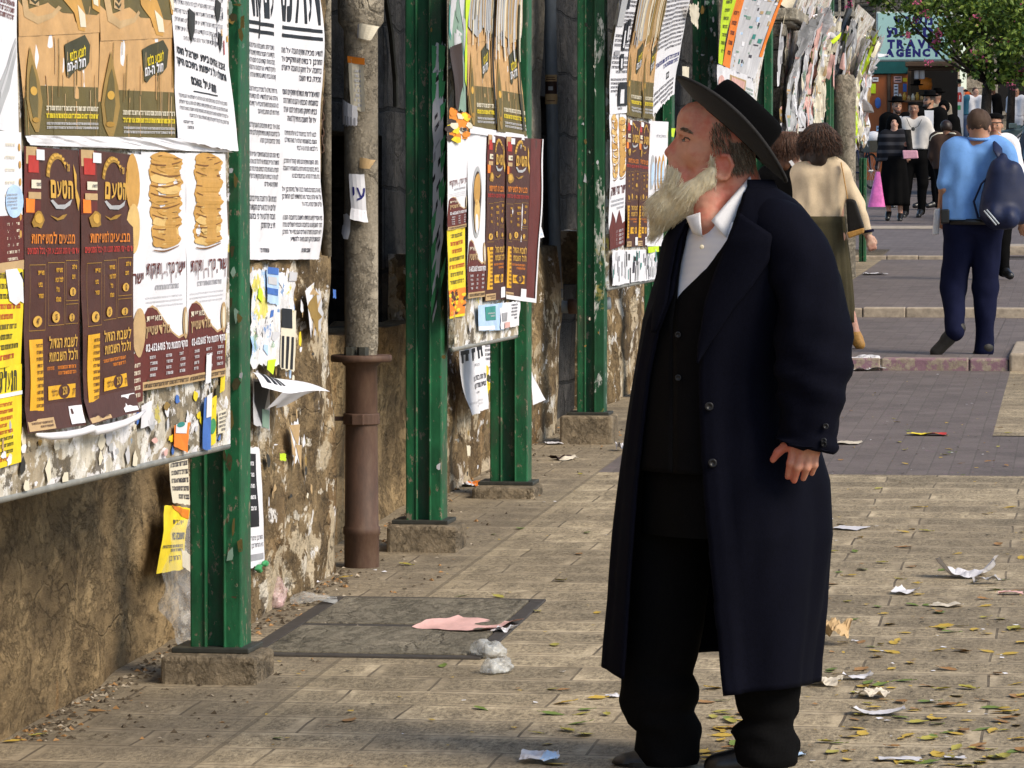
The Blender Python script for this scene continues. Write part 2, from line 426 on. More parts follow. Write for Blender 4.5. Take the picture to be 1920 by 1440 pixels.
# --- walls
def m_wall(name, lo, hi, rust=0.0, blocks=None, rotp=False, vs=.85, papers=None):
    t = NT(name); f = t.noise(3.6, 9, .72, (1, .45, vs), dist=.25); g = t.noise(30, 6, .75, (1, .45, 1)); k = t.noise(1.2, 3, .5)
    col = t.ramp(f, [(.25, tuple(c*.5 for c in lo)), (.45, lo), (.62, hi), (.8, tuple(min(1, c*1.25) for c in hi))])
    col = t.mix(.55, col, t.ramp(g, [(.25, .32), (.75, 1.5)]), 'MULTIPLY')
    pit = t.ramp(t.noise(11, 7, .75, (1, .5, .8), dist=.4), [(.56, 0), (.64, 1)])
    col = t.mix(t.math('MULTIPLY', pit, .75), col, tuple(c*.28 for c in lo))
    sp = t.ramp(t.noise(17, 6, .8, (1, .5, 1), dist=.3), [(.63, 0), (.70, 1)]); col = t.mix(t.math('MULTIPLY', sp, .6), col, tuple(min(1, c*1.9) for c in hi))
    if rust:
        r = t.ramp(t.noise(2.3, 4, .6, (1, .8, .35)), [(.55, 0), (.68, 1)]); col = t.mix(t.math('MULTIPLY', r, rust), col, (.40, .17, .03))
    vo = t.n('TexVoronoi', feature='DISTANCE_TO_EDGE'); vo.inputs['Scale'].default_value = 2.1; nz_ = t.n('TexNoise'); nz_.inputs['Scale'].default_value = 5; nz_.inputs['Detail'].default_value = 6; cc = t.co((1, .5, .8)); t.l(cc, nz_.inputs[0])
    sc_ = t.n('VectorMath', operation='SCALE'); sc_.inputs['Scale'].default_value = .5; t.l(nz_.outputs['Color'], sc_.inputs[0]); ad_ = t.n('VectorMath', operation='ADD'); t.l(cc, ad_.inputs[0]); t.l(sc_.outputs[0], ad_.inputs[1]); t.l(ad_.outputs[0], vo.inputs['Vector'])
    crack = t.math('MULTIPLY', t.ramp(vo.outputs['Distance'], [(.0, 1), (.022, 0)]), t.ramp(t.noise(1.7, 3), [(.46, 0), (.56, 1)])); col = t.mix(t.math('MULTIPLY', crack, .35), col, tuple(c*.2 for c in lo))
    edge = t.ramp(t.noise(6.5, 9, .78, (1, .5, .8), dist=.3), [(.49, 0), (.52, 1)]); col = t.mix(t.math('MULTIPLY', edge, .38), col, tuple(c*.62 for c in lo))
    h = t.math('SUBTRACT', t.math('SUBTRACT', t.math('ADD', t.math('MULTIPLY', g, .5), f), t.math('MULTIPLY', crack, .4)), t.math('MULTIPLY', edge, .35))
    if blocks:
        c = t.co(); sx = t.n('SeparateXYZ'); t.l(c, sx.inputs[0]); cb = t.n('CombineXYZ')
        s = t.math('ADD', sx.outputs['X'], sx.outputs['Y']); t.l(s, cb.inputs[0]); t.l(sx.outputs['Z'], cb.inputs[1])
        nz = t.n('TexNoise'); nz.inputs['Scale'].default_value = 2.5; t.l(c, nz.inputs[0]); sc = t.n('VectorMath', operation='SCALE'); sc.inputs['Scale'].default_value = .07
        t.l(nz.outputs['Color'], sc.inputs[0]); ad = t.n('VectorMath', operation='ADD'); t.l(cb.outputs[0], ad.inputs[0]); t.l(sc.outputs[0], ad.inputs[1])
        b = t.n('TexBrick'); b.inputs['Scale'].default_value = 1; b.inputs['Brick Width'].default_value = blocks[0]; b.inputs['Row Height'].default_value = blocks[1]
        b.inputs['Mortar Size'].default_value = .012; b.inputs['Mortar Smooth'].default_value = .4
        b.inputs['Color1'].default_value = (.35, .35, .35, 1); b.inputs['Color2'].default_value = (.75, .75, .75, 1)
        t.l(ad.outputs[0], b.inputs['Vector'])
        col = t.mix(.55, col, b.outputs['Color'], 'OVERLAY'); col = t.mix(t.math('MULTIPLY', b.outputs['Fac'], .8), col, tuple(c*.3 for c in lo))
        h = t.math('SUBTRACT', h, t.math('MULTIPLY', b.outputs['Fac'], 1.5))
    if papers: col = paper_layers(t, col, papers, .25)
    m = t.out(col, .88, .25); t.bump(h, .8, .03); return m
M_WALL = m_wall('weathered plaster over stone', (.185, .128, .066), (.40, .285, .148), .9)
M_STONE = m_wall('shade darkened stone blocks', (.026, .025, .025), (.062, .057, .052), 0, (.62, .36), vs=.9)  # shade of the recesses is put into this darker stone colour
M_PIER = m_wall('stone pier', (.155, .105, .052), (.37, .265, .14), .15)
M_PIERP = m_wall('stone pier with torn paper', (.155, .105, .052), (.37, .265, .14), .15, papers=[(5, .55, (.52, .43, .30), .85), (8, .585, (.66, .60, .50), .9), (10, .61, (.78, .76, .74), .9), (12, .60, (.09, .065, .04), .8)])
M_PALE = m_wall('pale plaster pier', (.30, .27, .22), (.50, .45, .36), 0)
def rough_box(name, x0, x1, y0, y1, z0, z1, m, label, cat='wall', amp=.012, cell=.09, open_far=False, topslope=0):
    """wall body with an uneven, hand-built face"""
    b = MB(); sd = x0*3.1+y0*1.7
    def put(fn, nu, nv): b.grid(fn, max(1, nu), max(1, nv))
    nx, ny, nz = (int((q-p)/cell)+1 for p, q in ((x0, x1), (y0, y1), (z0, z1)))
    def j(p):
        x, y, z = p; r = 7.0
        return (x+amp*float(vnoise(x*r+sd, y*r, z*r))+amp*2*float(vnoise(x*1.7, y*1.7+sd, z*1.7)), y+amp*float(vnoise(x*r, y*r+9, z*r+sd)), z+amp*.8*float(vnoise(x*r+4, y*r, z*r+sd))*(1 if z > z0+.01 else 0))
    top = lambda y: z1+topslope*(y-y0)/(y1-y0)
    put(lambda u, v: j((x1, y0+u*(y1-y0), z0+v*(top(y0+u*(y1-y0))-z0))), ny, nz)             # street face
    put(lambda u, v: j((x0+u*(x1-x0), y0, z0+v*(z1-z0))), nx, nz)             # near end
    put(lambda u, v: j((x1-u*(x1-x0), y1, z0+v*(top(y1)-z0))), nx, nz)
    put(lambda u, v: j((x0+u*(x1-x0), y0+v*(y1-y0), top(y0+v*(y1-y0)))), nx, ny)             # top
    o = b.build(name, m, smooth=True); me = o.data
    import bmesh
    bm = bmesh.new(); bm.from_mesh(me); bmesh.ops.remove_doubles(bm, verts=bm.verts, dist=.002)
    for e in bm.edges:
        if len(e.link_faces) == 2 and e.calc_face_angle(0) > .8: e.smooth = False
    bm.to_mesh(me); bm.free()
    return tag(o, label, cat)
def stone_wall():
    """one wall with two openings in it, deepened to make the recesses dark"""
    b = MB()
    def face(y0, y1, z0, z1, X=-3.03):
        nu, nv = max(2, int((y1-y0)/.2)), max(2, int((z1-z0)/.2))
        def fn(u, v):
            y, z = y0+u*(y1-y0), z0+v*(z1-z0); e = 1 if 0 < u < 1 and 0 < v < 1 else 0
            return (X+.02*float(vnoise(y*5, z*5, 2))*e+.03*float(vnoise(y*1.3, z*1.3, 7))*e, y, z)
        b.grid(fn, nu, nv)
    ys = [6, 14.16, 16.9, 21.05, 22.5, 47]; zt = {1: 2.0, 3: 2.33}
    for i in range(5):
        if i in zt:
            z = zt[i]; y0, y1 = ys[i], ys[i+1]; face(y0, y1, z, 6.5); face(y0, y1, 0, z, -4.3)
            b.add([(-3.03, y0, 0), (-4.3, y0, 0), (-4.3, y0, z), (-3.03, y0, z)], [(0, 1, 2, 3)]); b.add([(-3.03, y1, 0), (-4.3, y1, 0), (-4.3, y1, z), (-3.03, y1, z)], [(3, 2, 1, 0)]); b.add([(-3.03, y0, z), (-4.3, y0, z), (-4.3, y1, z), (-3.03, y1, z)], [(0, 1, 2, 3)])
        else: face(ys[i], ys[i+1], 0, 6.5)
    b.add([(-3.03, 6, 6.5), (-4.3, 6, 6.5), (-4.3, 47, 6.5), (-3.03, 47, 6.5)], [(0, 3, 2, 1)]); b.add([(-3.03, 47, 0), (-4.3, 47, 0), (-4.3, 47, 6.5), (-3.03, 47, 6.5)], [(0, 3, 2, 1)]); b.add([(-4.32, 6, 0), (-4.32, 47, 0), (-4.32, 47, 6.5), (-4.32, 6, 6.5)], [(0, 1, 2, 3)])
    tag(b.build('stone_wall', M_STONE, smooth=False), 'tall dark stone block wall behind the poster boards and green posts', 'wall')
stone_wall()
rough_box('low_wall', -3.2, -2.875, 6, 14.2, -.1, 1.47, M_WALL, 'stained brown plastered low wall under the nearest poster board', 'wall', .014, .08)
rough_box('stone_pier', -3.1, -2.735, 12.35, 14.22, .1, 1.49, M_PIERP, 'rough stone pier covered in torn posters, beside the rusty drainpipe', 'pier', .016, .05, topslope=.02)
rough_box('pier_wall', -3.1, -2.755, 12.2, 14.12, 1.47, 6.2, M_PIER, 'upper wall pier behind the long white two column notice', 'wall', .012, .12)
rough_box('low_wall', -3.2, -2.90, 14.2, 17.7, .1, 1.18, M_WALL, 'brown plastered wall in the dark recess behind the rusty drainpipe', 'wall', .014, .08)
rough_box('low_wall', -3.2, -2.80, 17.0, 21.0, .2, 1.48, M_PIERP, 'rough stone low wall behind the second board, ending by the grey plastic drainpipe', 'wall', .016, .06)
rough_box('pier_wall', -3.2, -2.84, 18.6, 20.7, 1.46, 6.2, M_PALE, 'pale upper wall pier left of the grey plastic drainpipe', 'wall', .012, .12)
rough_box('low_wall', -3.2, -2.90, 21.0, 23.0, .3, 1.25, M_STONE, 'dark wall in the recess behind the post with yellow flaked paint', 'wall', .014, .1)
rough_box('low_wall', -3.2, -2.76, 22.6, 26.0, .3, 1.56, M_PIERP, 'brown stone low wall under the third poster board', 'wall', .016, .07)
rough_box('low_wall', -3.2, -2.78, 26.0, 47.0, .4, 1.7, M_PIER, 'long stone low wall under the farthest poster boards', 'wall', .016, .12)
rough_box('pier_wall', -3.2, -2.62, 31.9, 33.1, .4, 6.2, M_PALE, 'narrow pale rough pier just past the fourth board', 'wall', .014, .12)
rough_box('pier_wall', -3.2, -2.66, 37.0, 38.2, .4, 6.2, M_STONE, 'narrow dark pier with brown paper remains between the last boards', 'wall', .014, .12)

# --- steel posts
def m_green():
    t = NT('chipped green paint'); f = t.noise(14, 6, .7, (1, 1, .35)); g = t.noise(45, 5, .7, (1, 1, .5), rnd=True)
    col = t.ramp(f, [(.25, (.006, .036, .016)), (.5, (.008, .088, .032)), (.8, (.016, .16, .058))])
    wear = t.ramp(t.noise(5, 7, .75, (1, 1, .5), rnd=True), [(.5, 0), (.64, 1)])
    col = t.mix(t.math('MULTIPLY', wear, .6), col, (.055, .065, .042))
    chip = t.ramp(g, [(.59, 0), (.63, 1)]); col = t.mix(t.math('MULTIPLY', chip, .9), col, (.20, .16, .11))
    rust = t.ramp(t.noise(6, 6, .7, (1, 1, 1.5), rnd=True), [(.66, 0), (.7, 1)]); col = t.mix(rust, col, (.085, .035, .02))
    m = t.out(col, t.ramp(f, [(.3, .42), (.7, .62)]), .35); t.bump(t.math('SUBTRACT', t.math('MULTIPLY', f, .4), chip), .35, .004); return m
M_GREEN = m_green()
def m_greenp():
    t = NT('green paint with glued paper scraps'); f = t.noise(14, 6, .7, (1, 1, .35))
    col = t.ramp(f, [(.25, (.005, .028, .013)), (.5, (.006, .062, .023)), (.8, (.012, .115, .042))])
    p = t.ramp(t.noise(7, 7, .72, (1, 1, .35), dist=.4, rnd=True), [(.53, 0), (.56, 1)])
    pc = t.ramp(t.noise(26, 5, .7, (1, 1, .6)), [(.3, (.12, .14, .11)), (.5, (.42, .44, .40)), (.7, (.7, .7, .66))])
    col = t.mix(p, col, pc); col = t.mix(t.ramp(t.noise(4, 5, .7, rnd=True), [(.6, 0), (.65, .9)]), col, (.30, .26, .07))
    m = t.out(col, .5, .4); t.bump(t.math('ADD', t.math('MULTIPLY', f, .3), p), .5, .004); return m
M_GREENP = m_greenp()
M_DARKM = mat('dark weathered steel', (.035, .035, .028), .55, .4, 30)
M_FOOT = m_wall('footing stone', (.19, .15, .10), (.38, .30, .20), 0)
def post(x0, x1, Y, foot, label, ztop=3.9, gm=None, foot_h=.09, dpt=.145):
    g = gz(Y); xc = .5*(x0+x1); L = (xc, Y+dpt/2, g)
    r = empty('green_post', L, label, 'post', 'green steel posts along the wall')
    def rel(b, name, m, bv=.003):
        v = np.array(b.v)-np.array(L); o = mesh_obj(name, v, b.f, m, r, b.m); bevel(o, bv, 2); return o
    w = x1-x0; fh = foot_h if foot else 0
    b = MB(); b.box(x0, x0+w*.29, Y, Y+dpt, g+fh, g+ztop); b.box(x0+w*.29-.004, x0+w*.29+.006, Y-.006, Y+.02, g+fh, g+ztop); rel(b, 'flange', M_GREEN, .005)
    b = MB(); b.box(x1-w*.33, x1, Y, Y+dpt, g+fh, g+ztop); b.box(x1-w*.33-.004, x1-w*.33+.006, Y-.006, Y+.02, g+fh, g+ztop); rel(b, 'flange', gm or M_GREEN, .006)
    b = MB(); b.box(x0+w*.292, x1-w*.332, Y+.035, Y+.06, g+fh, g+ztop); rel(b, 'web', M_GREEN)
    if foot:
        fx0, fx1, fy0, fy1 = foot; d = .03
        b = MB(); b.box(x0-d-.02, x1+d, Y-.035, Y+dpt+.03, g+fh-.004, g+fh+.012); rel(b, 'base_plate', M_DARKM)
        b = MB(); nz = 3
        b.box(fx0, fx1, fy0, fy1, g-.04, g+fh-.004); rel(b, 'stone_footing', M_FOOT, .014)
    return r
XL, XR = -2.622, -2.447
post(XL-.014, XR-.032, 11.42, (-2.70, -2.41, 11.3, 11.58), 'green steel post nearest the camera, at the end of the first poster board', foot_h=.085)
post(XL+.02, XR-.012, 15.03, (-2.66, -2.385, 14.92, 15.2), 'green steel post with a torn white paper strip, right of the rusty drainpipe', foot_h=.105)
post(XL+.012, XR+.007, 17.3, (-2.665, -2.385, 17.12, 17.42), 'short looking green post under the end of the second poster board', foot_h=.05)
post(XL+.035, XR+.002, 20.2, (-2.665, -2.39, 20.1, 20.38), 'scuffed green post with yellow flaking paint on a tall stone footing', gm=M_GREENP, foot_h=.15)
post(XL+.012, XR+.007, 23.6, None, 'green post half hidden behind the man, ending the third poster board')
post(XL, XR-.008, 26.7, None, 'green post directly behind the crown of the black hat', gm=M_GREENP)
post(XL+.012, XR+.012, 31.3, None, 'dark green post past the yellow and orange posters')
post(-2.56, -2.44, 38.9, None, 'thin green post between the two farthest bulging poster boards', 4.6)
post(-2.66, -2.5, 40.3, None, 'green post behind the last board with a leaning strut', 4.3)
post(-2.50, -2.42, 45.2, None, 'last green post of the row, beyond the two women', 1.2)
# leaning strut by the last posts, ledge over the fifth board
b = MB(); p0, p1 = on_x(1592, 20, -2.45), on_x(1563, 100, -2.5); b.tube([p0, p1], .035, 8); tag(b.build('metal_strut', M_DARKM), 'grey metal strut leaning between the last green posts', 'strut')

# --- pipes
M_ASB = m_wall('grey cement pipe', (.22, .19, .145), (.42, .37, .29), 0, vs=.3)
def m_iron():
    t = NT('rusty iron'); f = t.noise(13, 6, .7, (1, 1, .4)); col = t.ramp(f, [(.25, (.034, .021, .014)), (.5, (.078, .040, .025)), (.75, (.125, .078, .05))])
    m = t.out(col, .65, .4); t.bump(f, .4, .006); return m
M_IRON = m_iron()
PX = -2.665; PY_ = 14.42
dp = empty('drainpipe', (PX, PY_, gz(PY_)), 'thick drainpipe beside the torn poster pier, grey above and rusty iron below', 'drainpipe')
g = gz(PY_); zf = on_y(657, 672, PY_)[2]-g
def lat(name, prof, m, n=28): return MB().lathe(prof, n=n).build(name, m, dp, smooth=True)
lat('iron_pipe', [(.066, -.02), (.066, .12), (.07, .125), (.07, .15), (.064, .155), (.061, .5), (.060, zf-.03), (.072, zf-.02), (.072, zf+.004)], M_IRON)
o = lat('flange', [(.06, zf-.012), (.112, zf-.012), (.116, zf-.004), (.116, zf+.008), (.112, zf+.014), (.05, zf+.014)], M_IRON)
lat('cement_pipe', [(.058, zf+.012), (.063, zf+.05), (.064, 1.6), (.064, 2.02), (.086, 2.05), (.088, 2.18), (.082, 2.19), (.064, 2.2), (.064, 4.5)], M_ASB)
b = MB(); zc = on_y(657, 785, PY_)[2]-g
b.lathe([(.063, zc-.022), (.069, zc-.02), (.069, zc+.02), (.063, zc+.022)], n=24); b.box(-.022, .022, -.085, -.06, zc-.02, zc+.02); b.box(-.2, -.06, -.012, .012, zc-.008, zc+.008)
o = b.build('clamp', M_IRON, dp); bevel(o, .003)
for dx in (-.03, .02):
    b = MB(); b.lathe([(0.0, zf+.012), (.022, zf+.012), (.022, zf+.045), (0.0, zf+.045)], c=(dx, -.075, 0), n=6); b.build('bolt', M_DARKM, dp)
# grey plastic pipe
M_PVC = mat('grey plastic pipe', (.19, .22, .25), .45, .3, 18, stretch=(1, 1, .3))
PY2 = 20.95; xa = on_y(1032, 60, PY2)[0]; xb = on_y(1042, 560, PY2)[0]
pp = empty('plastic_drainpipe', (xb, PY2, gz(PY2)), 'slim grey plastic drainpipe with a small yellow sticker and an elbow at the foot', 'drainpipe')
zb = on_y(1042, 575, PY2)[2]-gz(PY2)
b = MB(); b.tube([(xa-xb-.012, 0, 4.5), (xa-xb, 0, on_y(1032, 60, PY2)[2]-gz(PY2)), (0, 0, zb+.08), (0, 0, zb+.05), (.012, 0.0, zb+.012), (.045, 0, zb-.002), (.08, 0, zb), (.3, 0, zb+.02)], .0335, 16)
b.build('pipe', M_PVC, pp, smooth=True)
b = MB(); b.lathe([(.033, 0), (.04, .004), (.04, .05), (.033, .054)], c=(0, 0, zb+.045), n=18); b.build('elbow_collar', M_PVC, pp, smooth=True)
b = MB(); b.tube([(.07, 0, zb), (.14, 0, zb+.005)], .042, 14); b.build('rusty_coupling', M_IRON, pp, smooth=True)
# thin conduit with a chain on the upper pier
b = MB(); ya = 14.17; X = on_y(612, 200, ya)[0]
b.tube([(X, ya, 1.5), (X+.003, ya+.003, 4.4)], .018, 10); o = b.build('conduit', M_ASB, smooth=True); tag(o, 'thin vertical conduit between the white notice and the thick pipe', 'conduit')
b = MB()
for k in range(22):
    z = 1.62+k*.029; R_ = rotz(pi/2*(k % 2)+.4)
    pts = [np.array((.007*cos(a), 0, .018*sin(a))) for a in np.linspace(0, 2*pi, 9)]
    b.tube([R_@p+np.array((X-.012, ya-.024, z+.28)) for p in pts], .0028, 5, cap=False)
tag(b.build('hanging_chain', M_IRON), 'rusty chain hanging on the wall beside the thick pipe', 'chain')
# cable on the recess wall
b = MB(); pts = [on_x(px, py, -3.0) for px, py in ((722, -10), (733, 60), (741, 150), (742, 200))]; b.tube(pts, .012, 6); tag(b.build('cable', M_DARKM), 'dark cable running down the stone wall behind the green post', 'cable')
# --- notice boards: sheet metal on the posts, edges crusted with torn paper
W1, W2, W3 = (.74, .72, .68), (.60, .56, .48), (.80, .79, .81)
LAY = [(6, .49, W2, .9), (8, .53, W1, .9), (11, .54, (.36, .29, .19), .9), (9, .56, W3, .95), (13, .575, (.10, .08, .055), .9), (7, .66, (.58, .24, .17), .85), (8, .655, (.14, .27, .45), .8), (9, .665, (.62, .52, .10), .85), (15, .60, W3, .9)]
def m_crust(name, layers):
    t = NT(name); f = t.noise(8, 8, .72, (1, .45, .7)); col = t.ramp(f, [(.3, (.12, .095, .062)), (.5, (.27, .225, .155)), (.7, (.42, .37, .28))])
    m = t.out(paper_layers(t, col, layers), .75, .3); t.bump(t.math('ADD', f, t.math('MULTIPLY', t.noise(42, 5, .7, (1, .45, .6)), .4)), .7, .015); return m
M_CRUST = m_crust('torn paper crust', LAY); M_CRUST2 = m_crust('old paper crust', [(5, .42, W2, .9), (7, .5, W1, .9), (8, .55, (.62, .42, .38), .8), (9, .54, W3, .9), (13, .60, (.14, .12, .09), .9), (9, .66, (.62, .6, .12), .8)])
M_COLLAGE = m_crust('fresh torn paper', [(7, .30, W3, 1), (8, .55, (.12, .28, .60), .9), (9, .58, (.70, .62, .08), .9), (10, .57, (.35, .55, .80), .9), (9, .60, (.02, .02, .02), .9), (11, .56, W3, 1), (12, .64, (.70, .25, .08), .9), (13, .62, (.20, .34, .20), .8), (14, .58, W1, .9)])
M_TIN = mat('grey sheet metal', (.26, .26, .24), .5, .3, 12, stretch=(1, 1, .4))
class Board:
    """vertical sheet facing the street; p(Y, z, d) gives the point d in front of it. It leans out into the street near its top."""
    def __init__(s, X, y0, y1, zb0, zb1, zt, curl=0.0, zc=2.6):
        s.X, s.y0, s.y1, s.zb0, s.zb1, s.zt, s.curl, s.zc = X, y0, y1, zb0, zb1, zt, curl, zc
    def p(s, Y, z, d=0.0):
        e = max(0.0, z-s.zc); x = s.X+s.curl*e*e; sl = 2*s.curl*e; n = sqrt(1+sl*sl)
        return (x+d/n, Y, z-d*sl/n)
    def bot(s, Y): return s.zb0+(s.zb1-s.zb0)*(Y-s.y0)/(s.y1-s.y0)
    def yz(s, px, py):
        Xx = s.X
        for _ in range(8):
            q = on_x(px, py, Xx); Xx = s.p(q[1], q[2], .004)[0]
        return q[1], q[2]
    def build(s, label, m):
        r = empty('notice_board', (s.X, .5*(s.y0+s.y1), s.bot(.5*(s.y0+s.y1))), label, 'notice board')
        L = np.array(r.location)
        nu, nv = 36, 60; b = MB()
        for dd in (0, -.022):
            b.grid(lambda u, v: np.array(s.p(s.y0+u*(s.y1-s.y0), s.bot(s.y0+u*(s.y1-s.y0))+v*(s.zt-s.bot(s.y0+u*(s.y1-s.y0))), dd+.004*float(vnoise(u*9, v*14, s.y0))))-L, nu, nv)
        for (u0, v0, u1, v1) in ((0, 0, 1, 0), (0, 1, 1, 1), (0, 0, 0, 1), (1, 0, 1, 1)):
            b.grid(lambda u, v: np.array(s.p(s.y0+(u0+(u1-u0)*u)*(s.y1-s.y0), s.bot(s.y0+(u0+(u1-u0)*u)*(s.y1-s.y0))+(v0+(v1-v0)*u)*(s.zt-s.bot(s.y0+(u0+(u1-u0)*u)*(s.y1-s.y0))), -.022*v))-L, 40, 1)
        b.build('panel', m, r, smooth=False)
        b = MB(); n = 20
        for i in range(n):   # folded lower edge
            ya, yb = s.y0+(s.y1-s.y0)*i/n, s.y0+(s.y1-s.y0)*(i+1)/n
        b.tube([np.array(s.p(s.y0+(s.y1-s.y0)*i/12, s.bot(s.y0+(s.y1-s.y0)*i/12)-.006, -.008))-L for i in range(13)], .011, 8)
        b.build('bottom_rail', M_TIN, r, smooth=True)
        return r
def mk_board(X, pa, pb, y0, y1, zt, curl=0, zc=2.6):
    """bottom edge through two pixels of the photograph, on the plane at X"""
    A, B = on_x(*pa, X), on_x(*pb, X); k = (B[2]-A[2])/(B[1]-A[1])
    return Board(X, y0, y1, A[2]+k*(y0-A[1]), A[2]+k*(y1-A[1]), zt, curl, zc)
B1 = mk_board(-2.468, (0, 932), (405, 838), 8.3, 11.22, 3.3)
B2 = mk_board(-2.418, (838, 655), (968, 628), 15.09, 16.83, 3.5, .28, 2.35)
B3 = mk_board(-2.428, (1140, 540), (1232, 522), 20.27, 22.52, 3.9, .19, 2.15)
B4 = mk_board(-2.44, (1345, 470), (1420, 455), 26.75, 29.7, 4.4, .16, 2.2)
B5 = Board(-2.50, 33.3, 36.6, 1.6, 1.65, 3.75, .16, 2.5)
B6 = Board(-2.52, 41.2, 44.4, 1.7, 1.75, 3.85, .18, 2.7)
B1.build('large metal notice board nearest the camera, crusted with torn paper below its posters', M_CRUST)
B2.build('second metal notice board, between two green posts, brown posters on it', M_CRUST)
B3.build('third notice board, left of the man in the black hat', M_CRUST)
B4.build('fourth notice board behind the hat, with yellow and orange posters', M_CRUST2)
B5.build('fifth notice board, thick with peeling grey and pink paper', M_CRUST2)
B6.build('farthest notice board, with yellow paper strips and curled top', M_CRUST2)
BP = Board(-2.718, 12.0, 14.2, .2, .2, 1.45); BW = Board(-2.728, 12.0, 14.2, 1.4, 1.4, 3.5)
# ledge above the fifth board
A = on_x(1440, 40, -2.5); Y0 = 32.2
b = MB(); q0, q1 = on_y(1446, 10, Y0), on_y(1496, 44, Y0)
b.box(q0[0]-.25, q1[0], Y0, Y0+1.3, q1[2]+.03, q1[2]+.13); b.box(q0[0]-.25, q1[0]-.05, Y0+.03, Y0+1.27, q1[2]-.0, q1[2]+.029); b.box(q0[0]-.25, q1[0]-.1, Y0+.02, Y0+.12, q1[2]-.1, q1[2]-.001)
o = b.build('stone_ledge', M_PALE); bevel(o, .015, 2); tag(o, 'beige stone ledge jutting out above the peeling fifth board', 'ledge')
# ================================================================ POSTERS: printed sheets, lettering cut as real shapes a hair above the paper
def ink(name, col, rough=.6, var=.18, scale=25, bump=0): return mat(name, col, rough, var, scale, .3, bump, (1, .4, .6))
INK = {}
def I(key):
    table = dict(white=(.73, .73, .775), cream=(.72, .66, .52), black=(.012, .012, .016), ink=(.05, .045, .06), grey=(.33, .33, .36), lgrey=(.55, .55, .58), brown=(.075, .026, .018), maroon=(.12, .022, .016),
        dbrown=(.040, .020, .014), gold=(.62, .36, .06), dgold=(.36, .20, .03), orange=(.66, .20, .02), red=(.45, .035, .025), yellow=(.80, .62, .02), amber=(.75, .40, .02), tan=(.50, .34, .17),
        caramel=(.55, .33, .14), olive=(.13, .10, .03), dolive=(.055, .05, .02), bronze=(.30, .19, .05), bread=(.55, .30, .07), crust=(.20, .085, .02), crumb=(.70, .47, .17), blue=(.06, .16, .50), lblue=(.45, .62, .85),
        green=(.05, .28, .10), lime=(.55, .75, .02), teal=(.04, .25, .22), hotorange=(.85, .22, .02), pink=(.70, .42, .38), seagreen=(.22, .33, .26), fire=(.75, .25, .02), silver=(.42, .43, .45), hole=(.03, .028, .025), navy=(.02, .02, .16))
    if key not in INK: INK[key] = ink('print '+key, table[key], .55 if key != 'white' else .65, .18 if key not in ('white', 'cream', 'lgrey') else .05, bump=.22)
    return INK[key]
_GL = {}
AYIN = ([(.445, .592), (.56, .592), (.545, .42), (.475, .22), (.31, .07), (.03, -.03), (.02, .065), (.21, .125), (.345, .25), (.425, .42), (.02, .592), (.135, .592), (.30, .2085), (.225, .139)],
        [(0, 1, 2, 9), (9, 2, 3, 8), (8, 3, 4, 7), (7, 4, 5, 6), (10, 13, 12, 11)])     # this letter is drawn by hand: its strokes cross in the font
def glyph(c, bold):
    k = (c, bold)
    if c == '\u05e2': return (np.array(AYIN[0]), AYIN[1], .56)
    if k not in _GL:
        cu = bpy.data.curves.new('glyph', 'FONT'); cu.body = c; cu.resolution_u = 2; cu.offset = bold
        o = bpy.data.objects.new('glyph', cu); COL.objects.link(o)
        me = o.evaluated_get(bpy.context.evaluated_depsgraph_get()).to_mesh()
        v = np.array([(p.co.x, p.co.y) for p in me.vertices]).reshape(-1, 2); f = [tuple(p.vertices) for p in me.polygons]
        bpy.data.objects.remove(o); bpy.data.curves.remove(cu)
        if len(v): a, b = v[:, 0].min(), v[:, 0].max(); v = v-np.array([a, 0]); w = b-a
        else: w = .22
        _GL[k] = (v, f, w)
    return _GL[k]
def rtl(s):
    """visual order of a right-to-left line; digits and Latin runs keep their own order"""
    out = ''; run = ''
    for c in s[::-1]:
        if c.isascii() and (c.isalnum() or c in '-.,'): run = c+run
        else: out += run+c; run = ''
    return out+run
WORDS = 'קהל קדוש ציבור יראי השם הננו להודיע בזה כי מחר בשעה בבית הכנסת הגדול מאה שערים תתקיים אסיפה חשובה נא לבוא בהמוניכם רבותינו הגאונים שליט ברחובה של עיר ירושלים עיר הקודש אוי לנו על החורבן הנורא דברי התעוררות חיזוק לבני התורה מכירה מיוחדת לרגל החג בהשגחת בד'.split()
